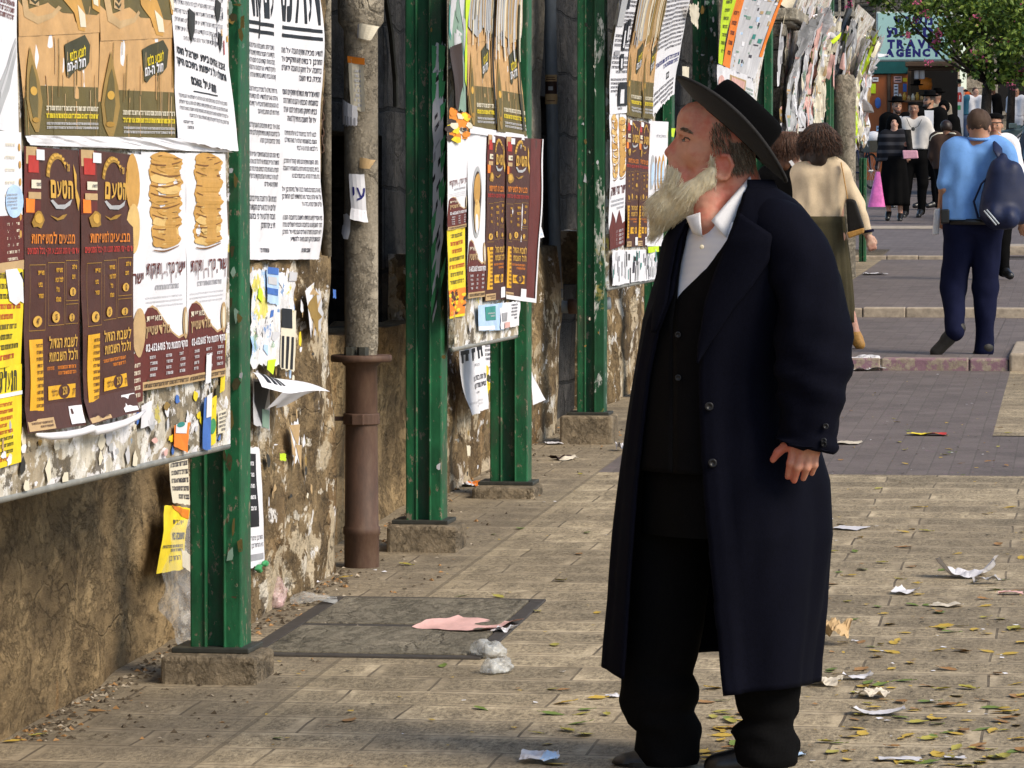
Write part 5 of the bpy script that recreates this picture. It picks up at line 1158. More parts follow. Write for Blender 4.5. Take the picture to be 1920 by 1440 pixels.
def post_residue(label, Y, x0, x1, y0, y1, n, seed, cols, size=(.008, .04)):
    f = Front(0, Y); qd = []
    for p in ((x0, y0), (x1, y0), (x1, y1), (x0, y1)): r_ = on_y(p[0], p[1], Y-.008); qd.append((r_[0], r_[2]))
    class W_:
        pass
    s = Sheet(qd, f, None, .0005, seed, 0, None, .0005); rr = s.rr
    for _ in range(n):
        x, y = rr.random(), rr.random()**1.3; w = rr.uniform(*size)/s.W; hh = rr.uniform(*size)*rr.uniform(.8, 3)/s.H; k = rr.randint(5, 7); pts = []
        for i in range(k): a = 2*pi*i/k+rr.uniform(-.3, .3); r_ = rr.uniform(.4, 1.0); pts.append((min(1, max(0, x+w*.5*r_*cos(a))), min(1, max(0, y+hh*.5*r_*sin(a)))))
        s.poly(pts, rr.choice(cols), 1+rr.random())
    o = s.build('r', 'r', 'paper_residue'); del o['label']; del o['category']
    if o.data.polygons[0].normal.y > 0: o.data.flip_normals()
    P = find(label); melt(o, [c for c in P.children if c.name.startswith('flange')][-1])
PC = ['olive', 'bronze', 'seagreen', 'silver', 'dolive', 'cream', 'lgrey', 'hole']
post_residue('green steel post nearest the camera, at the end of the first poster board', 11.42, 426, 458, 0, 300, 16, 301, PC+['maroon']); post_residue('green steel post nearest the camera, at the end of the first poster board', 11.42, 418, 455, 300, 1200, 22, 302, ['olive', 'dolive', 'seagreen', 'dolive', 'silver'])
post_residue('green steel post with a torn white paper strip, right of the rusty drainpipe', 15.03, 805, 836, 0, 960, 12, 303, PC, (.006, .025))
post_residue('scuffed green post with yellow flaking paint on a tall stone footing', 20.2, 1086, 1138, 0, 700, 16, 304, PC+['seagreen', 'bronze'], (.006, .026)); post_residue('green post directly behind the crown of the black hat', 26.7, 1300, 1343, 0, 200, 20, 305, PC+['lgrey'], (.01, .04))
# ================================================================ PEOPLE
def proj(V):
    V = np.asarray(V, float)-np.array((0, 0, HC)); d = V@CF
    return np.stack([PX0+FPX*(V@CR)/d, PY0-FPX*(V@CU)/d, d], -1)
def m_skin(name, base, red):
    t = NT(name); f = t.noise(40, 5, .6); g = t.noise(14, 4, .6)
    col = t.mix(t.ramp(g, [(.42, 0), (.6, 1)]), base, red); col = t.mix(.35, col, t.ramp(f, [(.3, .7), (.7, 1.15)]), 'MULTIPLY')
    m = t.out(col, .5, .35); t.b.inputs['Subsurface Weight'].default_value = .08; t.b.inputs['Subsurface Radius'].default_value = (.01, .004, .002); t.bump(t.math('ADD', f, t.math('MULTIPLY', g, 2.0)), .3, .004); return m
SKIN = m_skin('weathered reddish skin', (.56, .26, .17), (.52, .145, .095)); SKIN2 = m_skin('tan skin', (.42, .235, .15), (.40, .19, .12)); SKIN3 = m_skin('pale skin', (.55, .34, .25), (.52, .26, .19)); SKIN4 = m_skin('dark tan skin', (.25, .13, .08), (.24, .11, .07))
def cloth(name, col, rough=.85, var=.3, scale=260, bump=.15, sheen=0.0):
    if name in MATS: return MATS[name]
    t = NT(name); f = t.noise(scale, 3, .6); g = t.noise(6, 4, .6)
    c = t.mix(1, t.ramp(f, [(.3, tuple(x*(1-var) for x in col)), (.7, tuple(min(1, x*(1+var)) for x in col))]), t.ramp(g, [(.3, .8), (.7, 1.12)]), 'MULTIPLY')
    m = t.out(c, rough, .3 if max(col) > .03 else .06); t.bump(f, bump, .002)
    if sheen: t.b.inputs['Sheen Weight'].default_value = sheen; t.b.inputs['Sheen Roughness'].default_value = .6
    MATS[name] = m; return m
C_COAT = cloth('navy black wool', (.0026, .0029, .0072), .85, .35, 300, .2, .0); C_BLACK = cloth('black cloth', (.0036, .0035, .0038), .88, .35, 250, .15, .0)
C_VEST = cloth('black waistcoat cloth', (.0036, .0034, .0038), .85, .35, 240, .15, .0); C_HAT = cloth('black felt', (.003, .003, .0034), .92, .3, 500, .2, .0); C_BRIM = cloth('lighter black felt brim', (.017, .0165, .0165), .88, .3, 500, .2, .08)  # brim felt is a lighter grey than the crown
def m_shirt():
    t = NT('white shirt cotton'); f = t.noise(300, 2); c = t.co(); w = t.n('TexWave'); w.bands_direction = 'DIAGONAL'; w.inputs['Scale'].default_value = 26; t.l(c, w.inputs[0])
    col = t.mix(t.math('MULTIPLY', w.outputs['Fac'], .14), (.80, .79, .82), (.62, .62, .72)); m = t.out(col, .7, .3); t.bump(f, .1, .002); return m
C_SHIRT = m_shirt(); C_WHITE = cloth('white cotton', (.78, .77, .79), .75, .06)
M_BTN = mat('dark button', (.011, .011, .013), .4, .2, 60, .3); M_LEATHER = mat('black leather', (.008, .008, .009), .35, .3, 60, .5, .1)
M_EYEW = mat('eye white', (.62, .58, .54), .25, .1, 40, .5); M_IRIS = mat('dark iris', (.03, .025, .02), .15, .2, 60, .6); M_LIP = mat('lip', (.38, .13, .11), .45, .2, 60); M_BROW = mat('greying brow hair', (.22, .15, .10), .8, .3, 80)
def strands(name, roots, dirs, length, mats, parent, loc, width=.0012, seg=4, droop=0.0, seed=0, wav=.004, conv=None, cv=0.0):
    """many fine tapering hairs; each follows its direction, sagging and waving a little"""
    rr = np.random.RandomState(seed); n = len(roots); V = []; F = []; M = []
    for i in range(n):
        p = np.array(roots[i], float); d = np.array(dirs[i], float); d /= np.linalg.norm(d)+1e-9; L = (length[i] if hasattr(length, '__len__') else length)*rr.uniform(.6, 1.15); ph = rr.rand()*6.3; w = width*rr.uniform(.6, 1.4)
        sd = np.cross(d, np.array([rr.uniform(-1, 1), rr.uniform(-1, 1), rr.uniform(-1, 1)])); sd /= np.linalg.norm(sd)+1e-9; s2 = np.cross(d, sd); o = len(V)
        for k in range(seg+1):
            t = k/seg; q = p+wav*sin(t*5+ph)*t*sd+wav*.7*cos(t*4+ph)*t*s2; r = w*(1-t)**.7+1e-5
            if k < seg:
                for a in range(3): V.append(q+r*(sd*cos(2.094*a)+s2*sin(2.094*a)))
            else: V.append(q)
            d2 = d+np.array((0, 0, -droop*(t)))
            if conv is not None: c = conv-q; d2 = d2/np.linalg.norm(d2)+cv*c/(np.linalg.norm(c)+1e-6)
            p = p+d2/np.linalg.norm(d2)*L/seg
        mi = rr.randint(len(mats))
        for k in range(seg-1):
            for a in range(3): b = (a+1) % 3; F.append((o+3*k+a, o+3*k+b, o+3*k+3+b, o+3*k+3+a)); M.append(mi)
        for a in range(3): F.append((o+3*(seg-1)+a, o+3*(seg-1)+(a+1) % 3, o+3*seg)); M.append(mi)
    return mesh_obj(name, np.array(V)-np.array(loc), F, mats, parent, M, True)
def hands_fingers(s, wrist, mcp, tips, thumb, r=.0095, pr=.02, k=.006):
    """palm from the wrist to the knuckles; every finger its own bent chain: knuckle, middle joint, tip"""
    wrist = np.array(wrist); c = np.mean(np.array(mcp), 0)
    s.cap(wrist, c*.4+wrist*.6, pr*1.15, pr*1.15, .015)
    for m_, (mid, tip), rf in zip(mcp, tips, (1.0, 1.05, 1.0, .85)):
        s.cap(wrist*.65+c*.35, m_, pr*.72, r*1.25, .012); s.cap(m_, mid, r*1.15*rf, r*1.02*rf, k); s.cap(mid, tip, r*1.0*rf, r*.82*rf, k)
    s.cap(thumb[0], thumb[1], r*1.7, r*1.35, .012); s.cap(thumb[1], thumb[2], r*1.3, r*1.12, k); s.cap(thumb[2], thumb[3], r*1.12, r*.85, k)

# ---------------------------------------------------------------- the man in the black hat
MY = 9.97; MG = gz(MY); MX = on_y(1365, 1000, MY)[0]; ML = np.array((MX, MY, MG))
def h(px, py, off=0.0): return np.array(on_y(px, py, MY-off))
FACE = radians(50)                               # he stands turned 50 degrees to his right of the camera
AX_D = np.array((-sin(FACE), -cos(FACE), 0)); AX_S = np.array((cos(FACE), -sin(FACE), 0))    # forwards, and towards his left shoulder
def interp(tab, y): ys = [t[0] for t in tab]; return [float(np.interp(y, ys, [t[i] for t in tab])) for i in range(1, len(tab[0]))]
COAT = [(342, 1352, 1432, .95), (356, 1322, 1462, .75), (378, 1296, 1496, .62), (405, 1270, 1518, .6), (450, 1241, 1528, .62), (520, 1229, 1520, .68), (600, 1206, 1512, .80), (700, 1193, 1512, .86), (780, 1182, 1518, .86), (900, 1170, 1552, .88), (1000, 1160, 1558, .9), (1130, 1150, 1549, .9), (1228, 1140, 1538, .9), (1290, 1136, 1534, .9)]
E_NEAR = [(330, 1408), (345, 1402), (400, 1384), (450, 1366), (500, 1346), (560, 1326), (640, 1313), (700, 1310), (760, 1311), (850, 1315), (930, 1320), (1050, 1332), (1170, 1345), (1290, 1359)]
E_FAR = [(330, 1345), (345, 1335), (400, 1296), (450, 1276), (550, 1259), (620, 1232), (700, 1216), (800, 1203), (900, 1192), (1000, 1184), (1100, 1177), (1228, 1169), (1290, 1164)]
def ring(y, shrink=0.0):
    xl, xr, ra = interp(COAT, y); hw = .5*(xr-xl)/732.2-shrink; a = hw/sqrt((cos(FACE))**2+(ra*sin(FACE))**2); z = HC-(y-400)/732.2
    cx = on_y(.5*(xl+xr), y, MY)[0]; return np.array((cx, MY, z)), a, ra*a
def rp(R, ph, ex=0.0, pw=2.35):
    c, a, b = R; cs, sn = cos(ph), sin(ph); k = (abs(cs)**pw+abs(sn)**pw)**(-1/pw)
    return c+AX_D*(b*cs*k)+AX_S*(a*sn*k)+(AX_D*cs+AX_S*sn)*ex
def phi_for(R, xpx):
    ph = np.linspace(-2.2, 1.9, 420); P = np.array([rp(R, p) for p in ph]); x = proj(P)[:, 0]; near = (AX_D[1]*np.cos(ph)+AX_S[1]*np.sin(ph)) < .12
    e = np.where(near, abs(x-xpx), 1e9); return ph[int(np.argmin(e))]
def fold(ph, y, amp): return 1.25*amp*(float(vnoise(ph*2.6+3, y*.0032, 1.3))*.8+float(vnoise(ph*6+1, y*.004, 4.1))*.35)
def robe(name, y0, y1, m, shrink, edge_n=None, edge_f=None, amp=.012, ny=64, nphi=84, thick=.007, hem=None, parent=None):
    V = []; F = []
    for j in range(ny+1):
        t = j/ny; y = y0+(y1-y0)*t; R = ring(y, shrink)
        if edge_n: p0 = phi_for(R, interp(edge_n, y)[0]); p1 = phi_for(R, interp(edge_f, y)[0])+2*pi
        else: p0, p1 = -pi, pi
        for i in range(nphi+1):
            ph = p0+(p1-p0)*i/nphi; g_ = min(1, max(0, (y-420)/700)); e = fold(ph, y, amp*(.35+1.5*g_)) if edge_n is None or (3 < i < nphi-3) else 0
            p = rp(R, ph, e)
            if hem and t > .75: p = p+np.array((0, 0, hem(ph)*(t-.75)/.25))
            V.append(p)
    nn = nphi+1
    F = [(j*nn+i, j*nn+i+1, (j+1)*nn+i+1, (j+1)*nn+i) for j in range(ny) for i in range(nphi)]
    o = mesh_obj(name, np.array(V)-ML, F, m, parent, None, True)
    if thick: modify(o, 'SOLIDIFY', thickness=thick, offset=1)
    o['_v'] = 0; del o['_v']
    return o, np.array(V)
# --- body: one continuous skin surface, head with face, neck, trunk, arms, hands, legs
b_ = Sdf(.018)
b_.ell(h(1354, 247), (.101, .079, .094), roty(.25)); b_.ell(h(1323, 285), (.066, .060, .088), None, .03)
b_.cap(h(1299, 224), h(1299, 243), .036, .034, .03); b_.cap(h(1301, 226, .025), h(1303, 246, .03), .03, .028, .03); b_.cap(h(1301, 226, -.025), h(1303, 246, -.03), .03, .028, .03)
for sg in (1, -1):
    b_.cap(h(1279, 242, .010*sg), h(1288, 243, .040*sg), .0125, .0125, .010); b_.cap(h(1288, 243, .040*sg), h(1302, 254, .056*sg), .0115, .008, .012)       # brow ridge
    b_.ell(h(1309, 290, .044*sg), (.03, .02, .026), None, .02)                      # cheekbone
    b_.ell(h(1263, 292, .0135*sg), (.0125, .009, .0095), None, .003)                 # nostril wing
    b_.cap(h(1262, 300, .008*sg), h(1283, 330, .034*sg), .009, .012, .015)
b_.cap(h(1277, 254), h(1259, 280), .0075, .0115, .012); b_.ell(h(1254.5, 287), (.0125, .0115, .0105), None, .009); b_.cap(h(1260, 297), h(1265, 300), .008, .01, .008)
for sg in (1, -1):
    b_.ell(h(1279, 262, .034*sg), (.0135, .017, .0115), None, .009, '-'); b_.cap(h(1271, 285, .021*sg), h(1273, 300, .022*sg), .0032, .003, .004, None, '-'); b_.ell(h(1258.5, 298, .0075*sg), (.005, .0035, .004), None, .002, '-'); b_.cap(h(1269, 290, .024*sg), h(1280, 314, .043*sg), .0035, .003, .006, None, '-'); b_.ell(h(1290, 263, .032*sg), (.0135, .0135, .0125), None, .003)
    b_.cap(h(1281, 257.5, .022*sg), h(1292, 259, .046*sg), .0048, .004, .004); b_.cap(h(1283, 268.5, .022*sg), h(1292, 267.5, .045*sg), .0045, .0038, .004)
b_.cap(h(1284, 272, .006), h(1276, 300, .010), .017, .018, .015); b_.cap(h(1284, 272, -.006), h(1276, 300, -.010), .017, .018, .015); b_.ell(h(1287, 298), (.03, .036, .04), None, .02)
b_.cap(h(1262, 311, .02), h(1262, 311, -.02), .011, k=.01); b_.cap(h(1260, 320, .014), h(1260, 320, -.014), .0085, k=.004); b_.cap(h(1263, 329, .014), h(1263, 329, -.014), .009, k=.004)
b_.cap(h(1275, 350, .01), h(1275, 350, -.01), .03, k=.02); b_.cap(h(1285, 352, .03), h(1338, 330, .055), .024, .022, .02); b_.cap(h(1285, 352, -.03), h(1338, 330, -.055), .024, .022, .02)
for sg in (1, -1):      # ears: a leaf with a raised rim
    E_ = roty(-.30); b_.ell(h(1355, 309, .073*sg), (.021, .009, .034), E_, .006); b_.ell(h(1353, 308, .086*sg), (.011, .008, .02), E_, .004, '-')
    pts = [h(1355+23*.62*cos(a)+(4 if a > 0 else 0), 309-24*sin(a)*.95+4, .078*sg+.004) for a in np.linspace(-2.2, 2.0, 10)]; b_.chain(pts, [.0048]*10, .004)
    b_.ell(h(1347, 330, .074*sg), (.008, .006, .010), None, .005)
b_.cap(h(1368, 300), h(1385, 365), .058, .066, .03); b_.cap(h(1330, 345), h(1358, 410), .032, .04, .04)
b_.cap(h(1332, 345, .02), h(1330, 420, .075), .045, .038, .03)
c0 = ring(450)[0]; Sh = lambda k, y, d=0: ring(y)[0]+AX_S*k+AX_D*d
b_.cap(Sh(.12, 430), Sh(-.12, 430), .05, k=.04); b_.cap(Sh(.07, 520, .0), Sh(.07, 700, .03), .115, .13, .05); b_.cap(Sh(-.07, 520, .0), Sh(-.07, 700, .03), .115, .13, .05); b_.cap(Sh(0, 760, .01), Sh(0, 860), .16, .15, .05)
SHL = Sh(.155, 450); ARM = [SHL, h(1522, 520, .20), h(1540, 660, .235), h(1532, 748, .25), h(1514, 818, .265)]
b_.chain(ARM, [.045, .045, .042, .036, .029], .03)
ARM2 = [Sh(-.15, 450), Sh(-.185, 560, -.05), Sh(-.175, 680, -.08), Sh(-.17, 760, -.07), Sh(-.165, 815, -.05)]
b_.chain(ARM2, [.045, .045, .042, .036, .029], .03)
o_ = .275
hands_fingers(b_, h(1514, 820, o_), [h(1489, 838, o_+.012), h(1503, 842, o_+.016), h(1517, 845, o_+.012), h(1529, 848, o_+.004)],
              [(h(1482, 868, o_+.022), h(1477, 894, o_+.002)), (h(1496, 876, o_+.026), h(1489, 901, o_+.002)), (h(1513, 877, o_+.022), h(1506, 897, o_-.002)), (h(1528, 872, o_+.012), h(1522, 888, o_-.006))],
              [h(1503, 828, o_), h(1474, 836, o_+.004), h(1459, 848, o_+.006), h(1449, 862, o_+.004)], .0098, .021, .0045)
w2 = ARM2[-1]; d2 = AX_D*.02
hands_fingers(b_, w2, [w2+np.array((0, 0, -.05))+AX_D*t for t in (.03, .01, -.01, -.028)], [(w2+np.array((0, 0, -.09))+AX_D*(t+.012), w2+np.array((0, 0, -.115))+AX_D*(t+.004)) for t in (.03, .01, -.01, -.028)],
              [w2+np.array((0, 0, -.01)), w2+AX_D*.045+np.array((0, 0, -.03)), w2+AX_D*.058+np.array((0, 0, -.055)), w2+AX_D*.06+np.array((0, 0, -.078))])
LEG1 = [(880, 1180, 1345), (1000, 1176, 1338), (1100, 1172, 1330), (1177, 1169, 1321), (1230, 1166, 1311), (1262, 1163, 1300), (1290, 1161, 1314), (1312, 1160, 1312), (1330, 1164, 1299), (1357, 1176, 1311), (1370, 1192, 1311), (1392, 1191, 1309), (1420, 1190, 1308), (1432, 1196, 1300)]
LEG2 = [(880, 1340, 1535), (1000, 1352, 1530), (1150, 1368, 1520), (1260, 1378, 1507), (1320, 1377, 1499), (1335, 1381, 1495), (1349, 1390, 1487), (1362, 1370, 1484), (1372, 1365, 1490), (1386, 1375, 1497), (1400, 1373, 1496), (1425, 1370, 1492), (1434, 1378, 1484)]
for L_, of in ((LEG1, -.03), (LEG2, .06)):
    b_.chain([h(.5*(r[1]+r[2]), r[0], of) for r in (L_[0], L_[3], L_[8], L_[-1])], [.075, .06, .045, .035], .03)
man = None
def man_mid(C):
    p = proj(C); mi = np.zeros(len(C), int); off = MY-C[:, 1]
    for sg in (1, -1):
        m_ = (abs(p[:, 0]-1285) < 7) & (abs(abs(off)-.034) < .012) & (off*sg > 0) & (abs(p[:, 1]-263) < 2.6); mi[m_] = 1
        m_ &= (p[:, 0] < 1287); mi[m_] = 2
    mi[(p[:, 1] > 315) & (p[:, 1] < 333) & (p[:, 0] < 1268) & (abs(off) < .03)] = 3
    return mi
V, Q = b_.mesh(.0036, None, lambda X, Y, Z: (np.where(Z > 1.62, .0011, .0)*(vnoise(X*75, Y*75, Z*110)+.8*vnoise(X*35+4, Y*35, Z*55))).astype(np.float32)); V = smooth_mesh(V, Q, 1, .4)
MANV = V
man = mesh_obj('person', V-ML, Q, [SKIN, M_EYEW, M_IRIS, M_LIP], None, man_mid(V[Q].mean(1)), True); man.location = ML
tag(man, 'old man with long pale beard in black hat and long dark coat, looking at posters', 'person')
# --- trousers
def leg_loft(tab, of, b, n=40, seed=0):
    y0, y1 = tab[0][0], tab[-1][0]; m = 72; v = []; f = []
    for j in range(m+1):
        y = y0+(y1-y0)*j/m; xl, xr = interp(tab, y); c = h(.5*(xl+xr), y, of); r = .5*(xr-xl)/732; low = max(0, (y-1180)/250)
        for i in range(n):
            a = 2*pi*i/n; e = .009*low*float(vnoise(a*1.3+seed, y*.03-a*.8, seed))+.004*float(vnoise(cos(a)*2+seed, sin(a)*2, y*.01))
            v.append(c+np.array(((r+e)*cos(a), (r*.92+e)*sin(a), 0))-ML)
    for j in range(m):
        for i in range(n): f.append((j*n+i, j*n+(i+1) % n, (j+1)*n+(i+1) % n, (j+1)*n+i))
    b.add(v, [q[::-1] for q in f])
bt = MB(); leg_loft(LEG1, -.03, bt, seed=3); leg_loft(LEG2, .06, bt, seed=8)
R0, R1 = ring(790, .035), ring(905, .05)
bt.grid(lambda u, v: rp(ring(770+230*v, .034+.02*v), -pi+2*pi*u)-ML, 48, 14)
bt.build('trousers', C_BLACK, man, smooth=True)
# --- waistcoat, shirt, coat
VN = [(330, 1404), (345, 1399), (400, 1381), (450, 1363), (500, 1326), (548, 1277), (560, 1268), (600, 1262), (900, 1262)]; VF = [(330, 1330), (345, 1312), (430, 1288), (500, 1273), (548, 1268), (560, 1267), (600, 1261), (900, 1261)]
shirt, _ = robe('shirt', 416, 640, C_SHIRT, .026, None, None, .004, 30, 60, 0, None, man)
vest, VV = robe('waistcoat', 352, 880, C_VEST, .017, VN, VF, .004, 60, 72, .004, None, man)
coat, CV = robe('coat', 343, 1268, C_COAT, 0.0, E_NEAR, E_FAR, .013, 90, 96, .008, lambda ph: -.022*cos(ph-1.2)-.01*sin(3*ph), man)
def surf(Vs, px, py, rad=14):
    p = proj(Vs); d = np.hypot(p[:, 0]-px, p[:, 1]-py); k = np.where(d < rad)[0]; k = k if len(k) else np.argsort(d)[:4]
    return Vs[k[np.argmin(p[k, 2])]]
# lapel: a folded band lying on the coat front, its tip at the notch
def strip_on(name, pa, pb, m, lift, parent, nv=10, thick=.005, roll=.0):
    """band between two lines of pixels, laid on the coat front"""
    n = len(pa)-1; V = []; N = n*6
    for j in range(N+1):
        t = j/N*n; i = min(int(t), n-1); u = t-i; A = np.array(pa[i])*(1-u)+np.array(pa[i+1])*u; B = np.array(pb[i])*(1-u)+np.array(pb[i+1])*u
        for k in range(nv+1):
            s_ = k/nv; q = A*(1-s_)+B*s_; R = ring(q[1]); ph = phi_for(R, q[0]); V.append(rp(R, ph, .009+lift*(.5+.5*sin(pi*min(1, s_*1.2)))+roll*(1-s_)))
    nn = nv+1; F = [(j*nn+k, j*nn+k+1, (j+1)*nn+k+1, (j+1)*nn+k) for j in range(N) for k in range(nv)]
    o = mesh_obj(name, np.array(V)-ML, F, m, parent, None, True); modify(o, 'SOLIDIFY', thickness=thick, offset=0); return o
strip_on('lapel', [(1388, 398), (1366, 452), (1346, 502), (1326, 562), (1313, 640), (1311, 672)], [(1446, 440), (1440, 488), (1412, 530), (1372, 580), (1328, 648), (1312, 676)], C_COAT, .006, man)
strip_on('lapel', [(1296, 410), (1277, 452), (1264, 520), (1256, 570), (1236, 622)], [(1272, 410), (1256, 455), (1244, 520), (1234, 570), (1228, 622)], C_COAT, .004, man, 5)
# coat collar behind the neck
bc = MB()
def coll(u, v):
    y = 340+26*v*(1+.6*sin(pi*u)); R = ring(346, -.0+.0); ph = phi_for(R, 1400)+(2*pi-2.2)*u; return rp(R, ph, .010+.012*v+.004*sin(pi*v))*np.array((1, 1, 0))+np.array((0, 0, HC-(y-402)/732.2))-ML
bc.grid(coll, 40, 6); o = bc.build('coat_collar', C_COAT, man, smooth=True); modify(o, 'SOLIDIFY', thickness=.006, offset=0)
# shirt collar: band and two points
bs = MB()
def flap(A, B, C, D, oA, oB, n=10):
    """quad of pixels with its own offsets towards the camera"""
    Ps = [h(*p, o) for p, o in zip((A, B, C, D), (oA[0], oA[1], oB[1], oB[0]))]
    bs.grid(lambda u, v: Ps[0]*(1-u)*(1-v)+Ps[1]*u*(1-v)+Ps[2]*u*v+Ps[3]*(1-u)*v+np.array((0, -.012*sin(pi*v)*(1-.5*u)-.006*sin(pi*u), .0))-ML, n, 6)
flap((1407, 331), (1334, 414), (1363, 447), (1411, 345), (.05, .150), (.06, .158))
flap((1313, 399), (1287, 407), (1300, 437), (1317, 444), (.103, .075), (.122, .100), 8)
o = bs.build('shirt_collar', C_WHITE, man, smooth=True); modify(o, 'SOLIDIFY', thickness=.004, offset=0)
# sleeves
def sleeve(path, rad, name, seed):
    pts = []; rs = []; n = 40
    for j in range(n+1):
        t = j/n*(len(path)-1); i = min(int(t), len(path)-2); u = t-i; P = [np.array(path[min(max(i+k, 0), len(path)-1)]) for k in (-1, 0, 1, 2)]
        pts.append(.5*((2*P[1])+(-P[0]+P[2])*u+(2*P[0]-5*P[1]+4*P[2]-P[3])*u*u+(-P[0]+3*P[1]-3*P[2]+P[3])*u**3)); rs.append(float(np.interp(t, range(len(rad)), rad)))
    b = MB(); b.tube([p-ML for p in pts], rs, 30, cap=False); v = np.array(b.v); nn = 30
    for j in range(n+1):
        for i in range(nn):
            k = j*nn+i; d = v[k]-(pts[j]-ML); t = j/n; a = 2*pi*i/nn
            v[k] += d/np.linalg.norm(d)*(.012*float(vnoise(a*1.1+seed, t*8+cos(a)*1.6, seed))+.008*float(vnoise(cos(a)*1.6+t*3, sin(a)*1.6+seed, t*15)))*min(1, t*3)*(1 if t < .97 else .3)+d/np.linalg.norm(d)*.007*exp(-((t-.60)/.13)**2)*sin(t*62+cos(a+seed)*3.2)
    o = mesh_obj(name, v, b.f, C_COAT, man, None, True); modify(o, 'SOLIDIFY', thickness=.008, offset=-1); return v+ML
SLV = sleeve([Sh(.06, 428), Sh(.163, 436, .0), h(1510, 515, .17), h(1524, 640, .225), h(1524, 742, .25), h(1512, 822, .272), h(1509, 838, .275)], [.045, .090, .096, .094, .087, .071, .068], 'sleeve', 2)
sleeve([Sh(-.11, 415), Sh(-.16, 440), Sh(-.18, 560, -.05), Sh(-.175, 680, -.08), Sh(-.17, 760, -.07), Sh(-.165, 830, -.05)], [.07, .085, .078, .072, .066, .06], 'sleeve', 5)
# buttons
def button(Vs, px, py, r=.011, m=M_BTN):
    p = surf(Vs, px, py); c = np.array((0, 0, HC)); d = c-p; d[2] = 0; d /= np.linalg.norm(d); x = np.array((-d[1], d[0], 0)); M_ = np.stack([x, np.array((0, 0, 1.)), d], 1)
    b = MB(); b.lathe([(0, .011), (r*.45, .011), (r*.5, .0125), (r*.85, .0135), (r, .012), (r, .006)], n=16, M=M_); b.v = [tuple(np.array(v)+p-ML) for v in b.v]; b.build('button', m, man, smooth=True)
for px, py in ((1317, 761), (1329, 862)): button(CV, px+4, py)
for px, py in ((1258, 620), (1255, 710)): button(VV, px+3, py, .008)
for px, py in ((1561, 806), (1556, 822), (1553, 836), (1551, 850)): button(SLV, px-6, py-6, .0075)
p = h(1316, 463, .165); bb = MB(); bb.lathe([(0, .004), (.004, .0045), (.0058, .003), (.0058, 0)], n=14, M=np.stack([(1, 0, 0), (0, 0, 1), (0, -1, 0)], 1)); bb.v = [tuple(np.array(v)+p-ML) for v in bb.v]; bb.build('shirt_button', mat('ivory button', (.7, .62, .45), .4), man, smooth=True)
# shoes
for xa, xb, of in ((1152, 1300, -.03), (1327, 1482, .06)):
    s = Sdf(.02); yb = 1446
    s.cap(h(xa+26, yb-12, of), h(xb-30, yb-12, of), .036, .036, .02, ((0, 0, 1), .8)); s.cap(h(xa+14, yb-9, of), h(xa+60, yb-18, of), .028, .04, .02); s.cap(h(xb-60, yb-30, of), h(xb-34, yb-38, of), .042, .046, .02)
    V, Q = s.mesh(.005, [lambda X, Y, Z: (MG+.004)-Z]); V = smooth_mesh(V, Q, 1); mesh_obj('shoe', V-ML, Q, M_LEATHER, man, None, True)
    b = MB(); zb = MG
    n = 30; pts = [(on_y(.5*(xa+xb), yb, MY-of)[0]+.5*(xb-xa)/732*cos(a)*.98, MY-of+.040*sin(a)*(1.1-.15*cos(a))) for a in np.linspace(0, 2*pi, n, endpoint=False)]
    b.add([(x, y, MG+.001) for x, y in pts]+[(x, y, MG+.014) for x, y in pts], [(i, (i+1) % n, n+(i+1) % n, n+i) for i in range(n)]+[tuple(range(n, 2*n))]); b.v = [tuple(np.array(v)-ML) for v in b.v]; b.build('shoe_sole', M_LEATHER, man)
# --- beard, hair
BD = [mat('pale yellowish beard', (.88, .77, .53), .75, .2, 60), mat('white beard', (.90, .83, .66), .75, .15, 60), mat('straw beard', (.80, .68, .45), .75, .2, 60)]
HR = [mat('grey brown hair', (.16, .11, .07), .7, .3, 60), mat('grey hair', (.34, .28, .20), .7, .3, 60), mat('dark hair', (.06, .04, .03), .7, .3, 60)]
s = Sdf(.03)
s.cap(h(1280, 356, .02), h(1256, 388, .01), .030, .034); s.cap(h(1280, 356, -.02), h(1256, 388, -.01), .030, .034); s.cap(h(1254, 385, .0), h(1230, 432, 0), .042, .016); s.cap(h(1310, 360, .042), h(1272, 390, .015), .022, .032); s.cap(h(1310, 360, -.042), h(1272, 390, -.015), .022, .032)
s.cap(h(1337, 322, .066), h(1306, 354, .054), .015, .024); s.cap(h(1337, 322, -.066), h(1306, 354, -.054), .015, .024)
s.cap(h(1333, 342, .060), h(1296, 384, .028), .020, .030); s.cap(h(1333, 342, -.060), h(1296, 384, -.028), .020, .030)
beard = sdf_obj('beard', s, .004, BD[2]); BV = np.array([v.co for v in beard.data.vertices]); BN = np.array([v.normal for v in beard.data.vertices]); beard.data.transform(Matrix.Translation(-Vector(ML))); beard.parent = man
rr = np.random.RandomState(5); roots = []; dirs = []; lens = []
def seedline(a, b, o0, o1, n, d, L, sp=.25):
    for _ in range(n):
        t = rr.rand(); px, py = a[0]+(b[0]-a[0])*t+rr.uniform(-7, 7), a[1]+(b[1]-a[1])*t+rr.uniform(-7, 7); of = rr.uniform(o0, o1)
        roots.append(h(px, py, of)); dd = np.array(d)+rr.uniform(-sp, sp, 3)*np.array((.6, 1, .6)); dirs.append(dd); lens.append(L)
dn = (-.52, -.02, -.86)
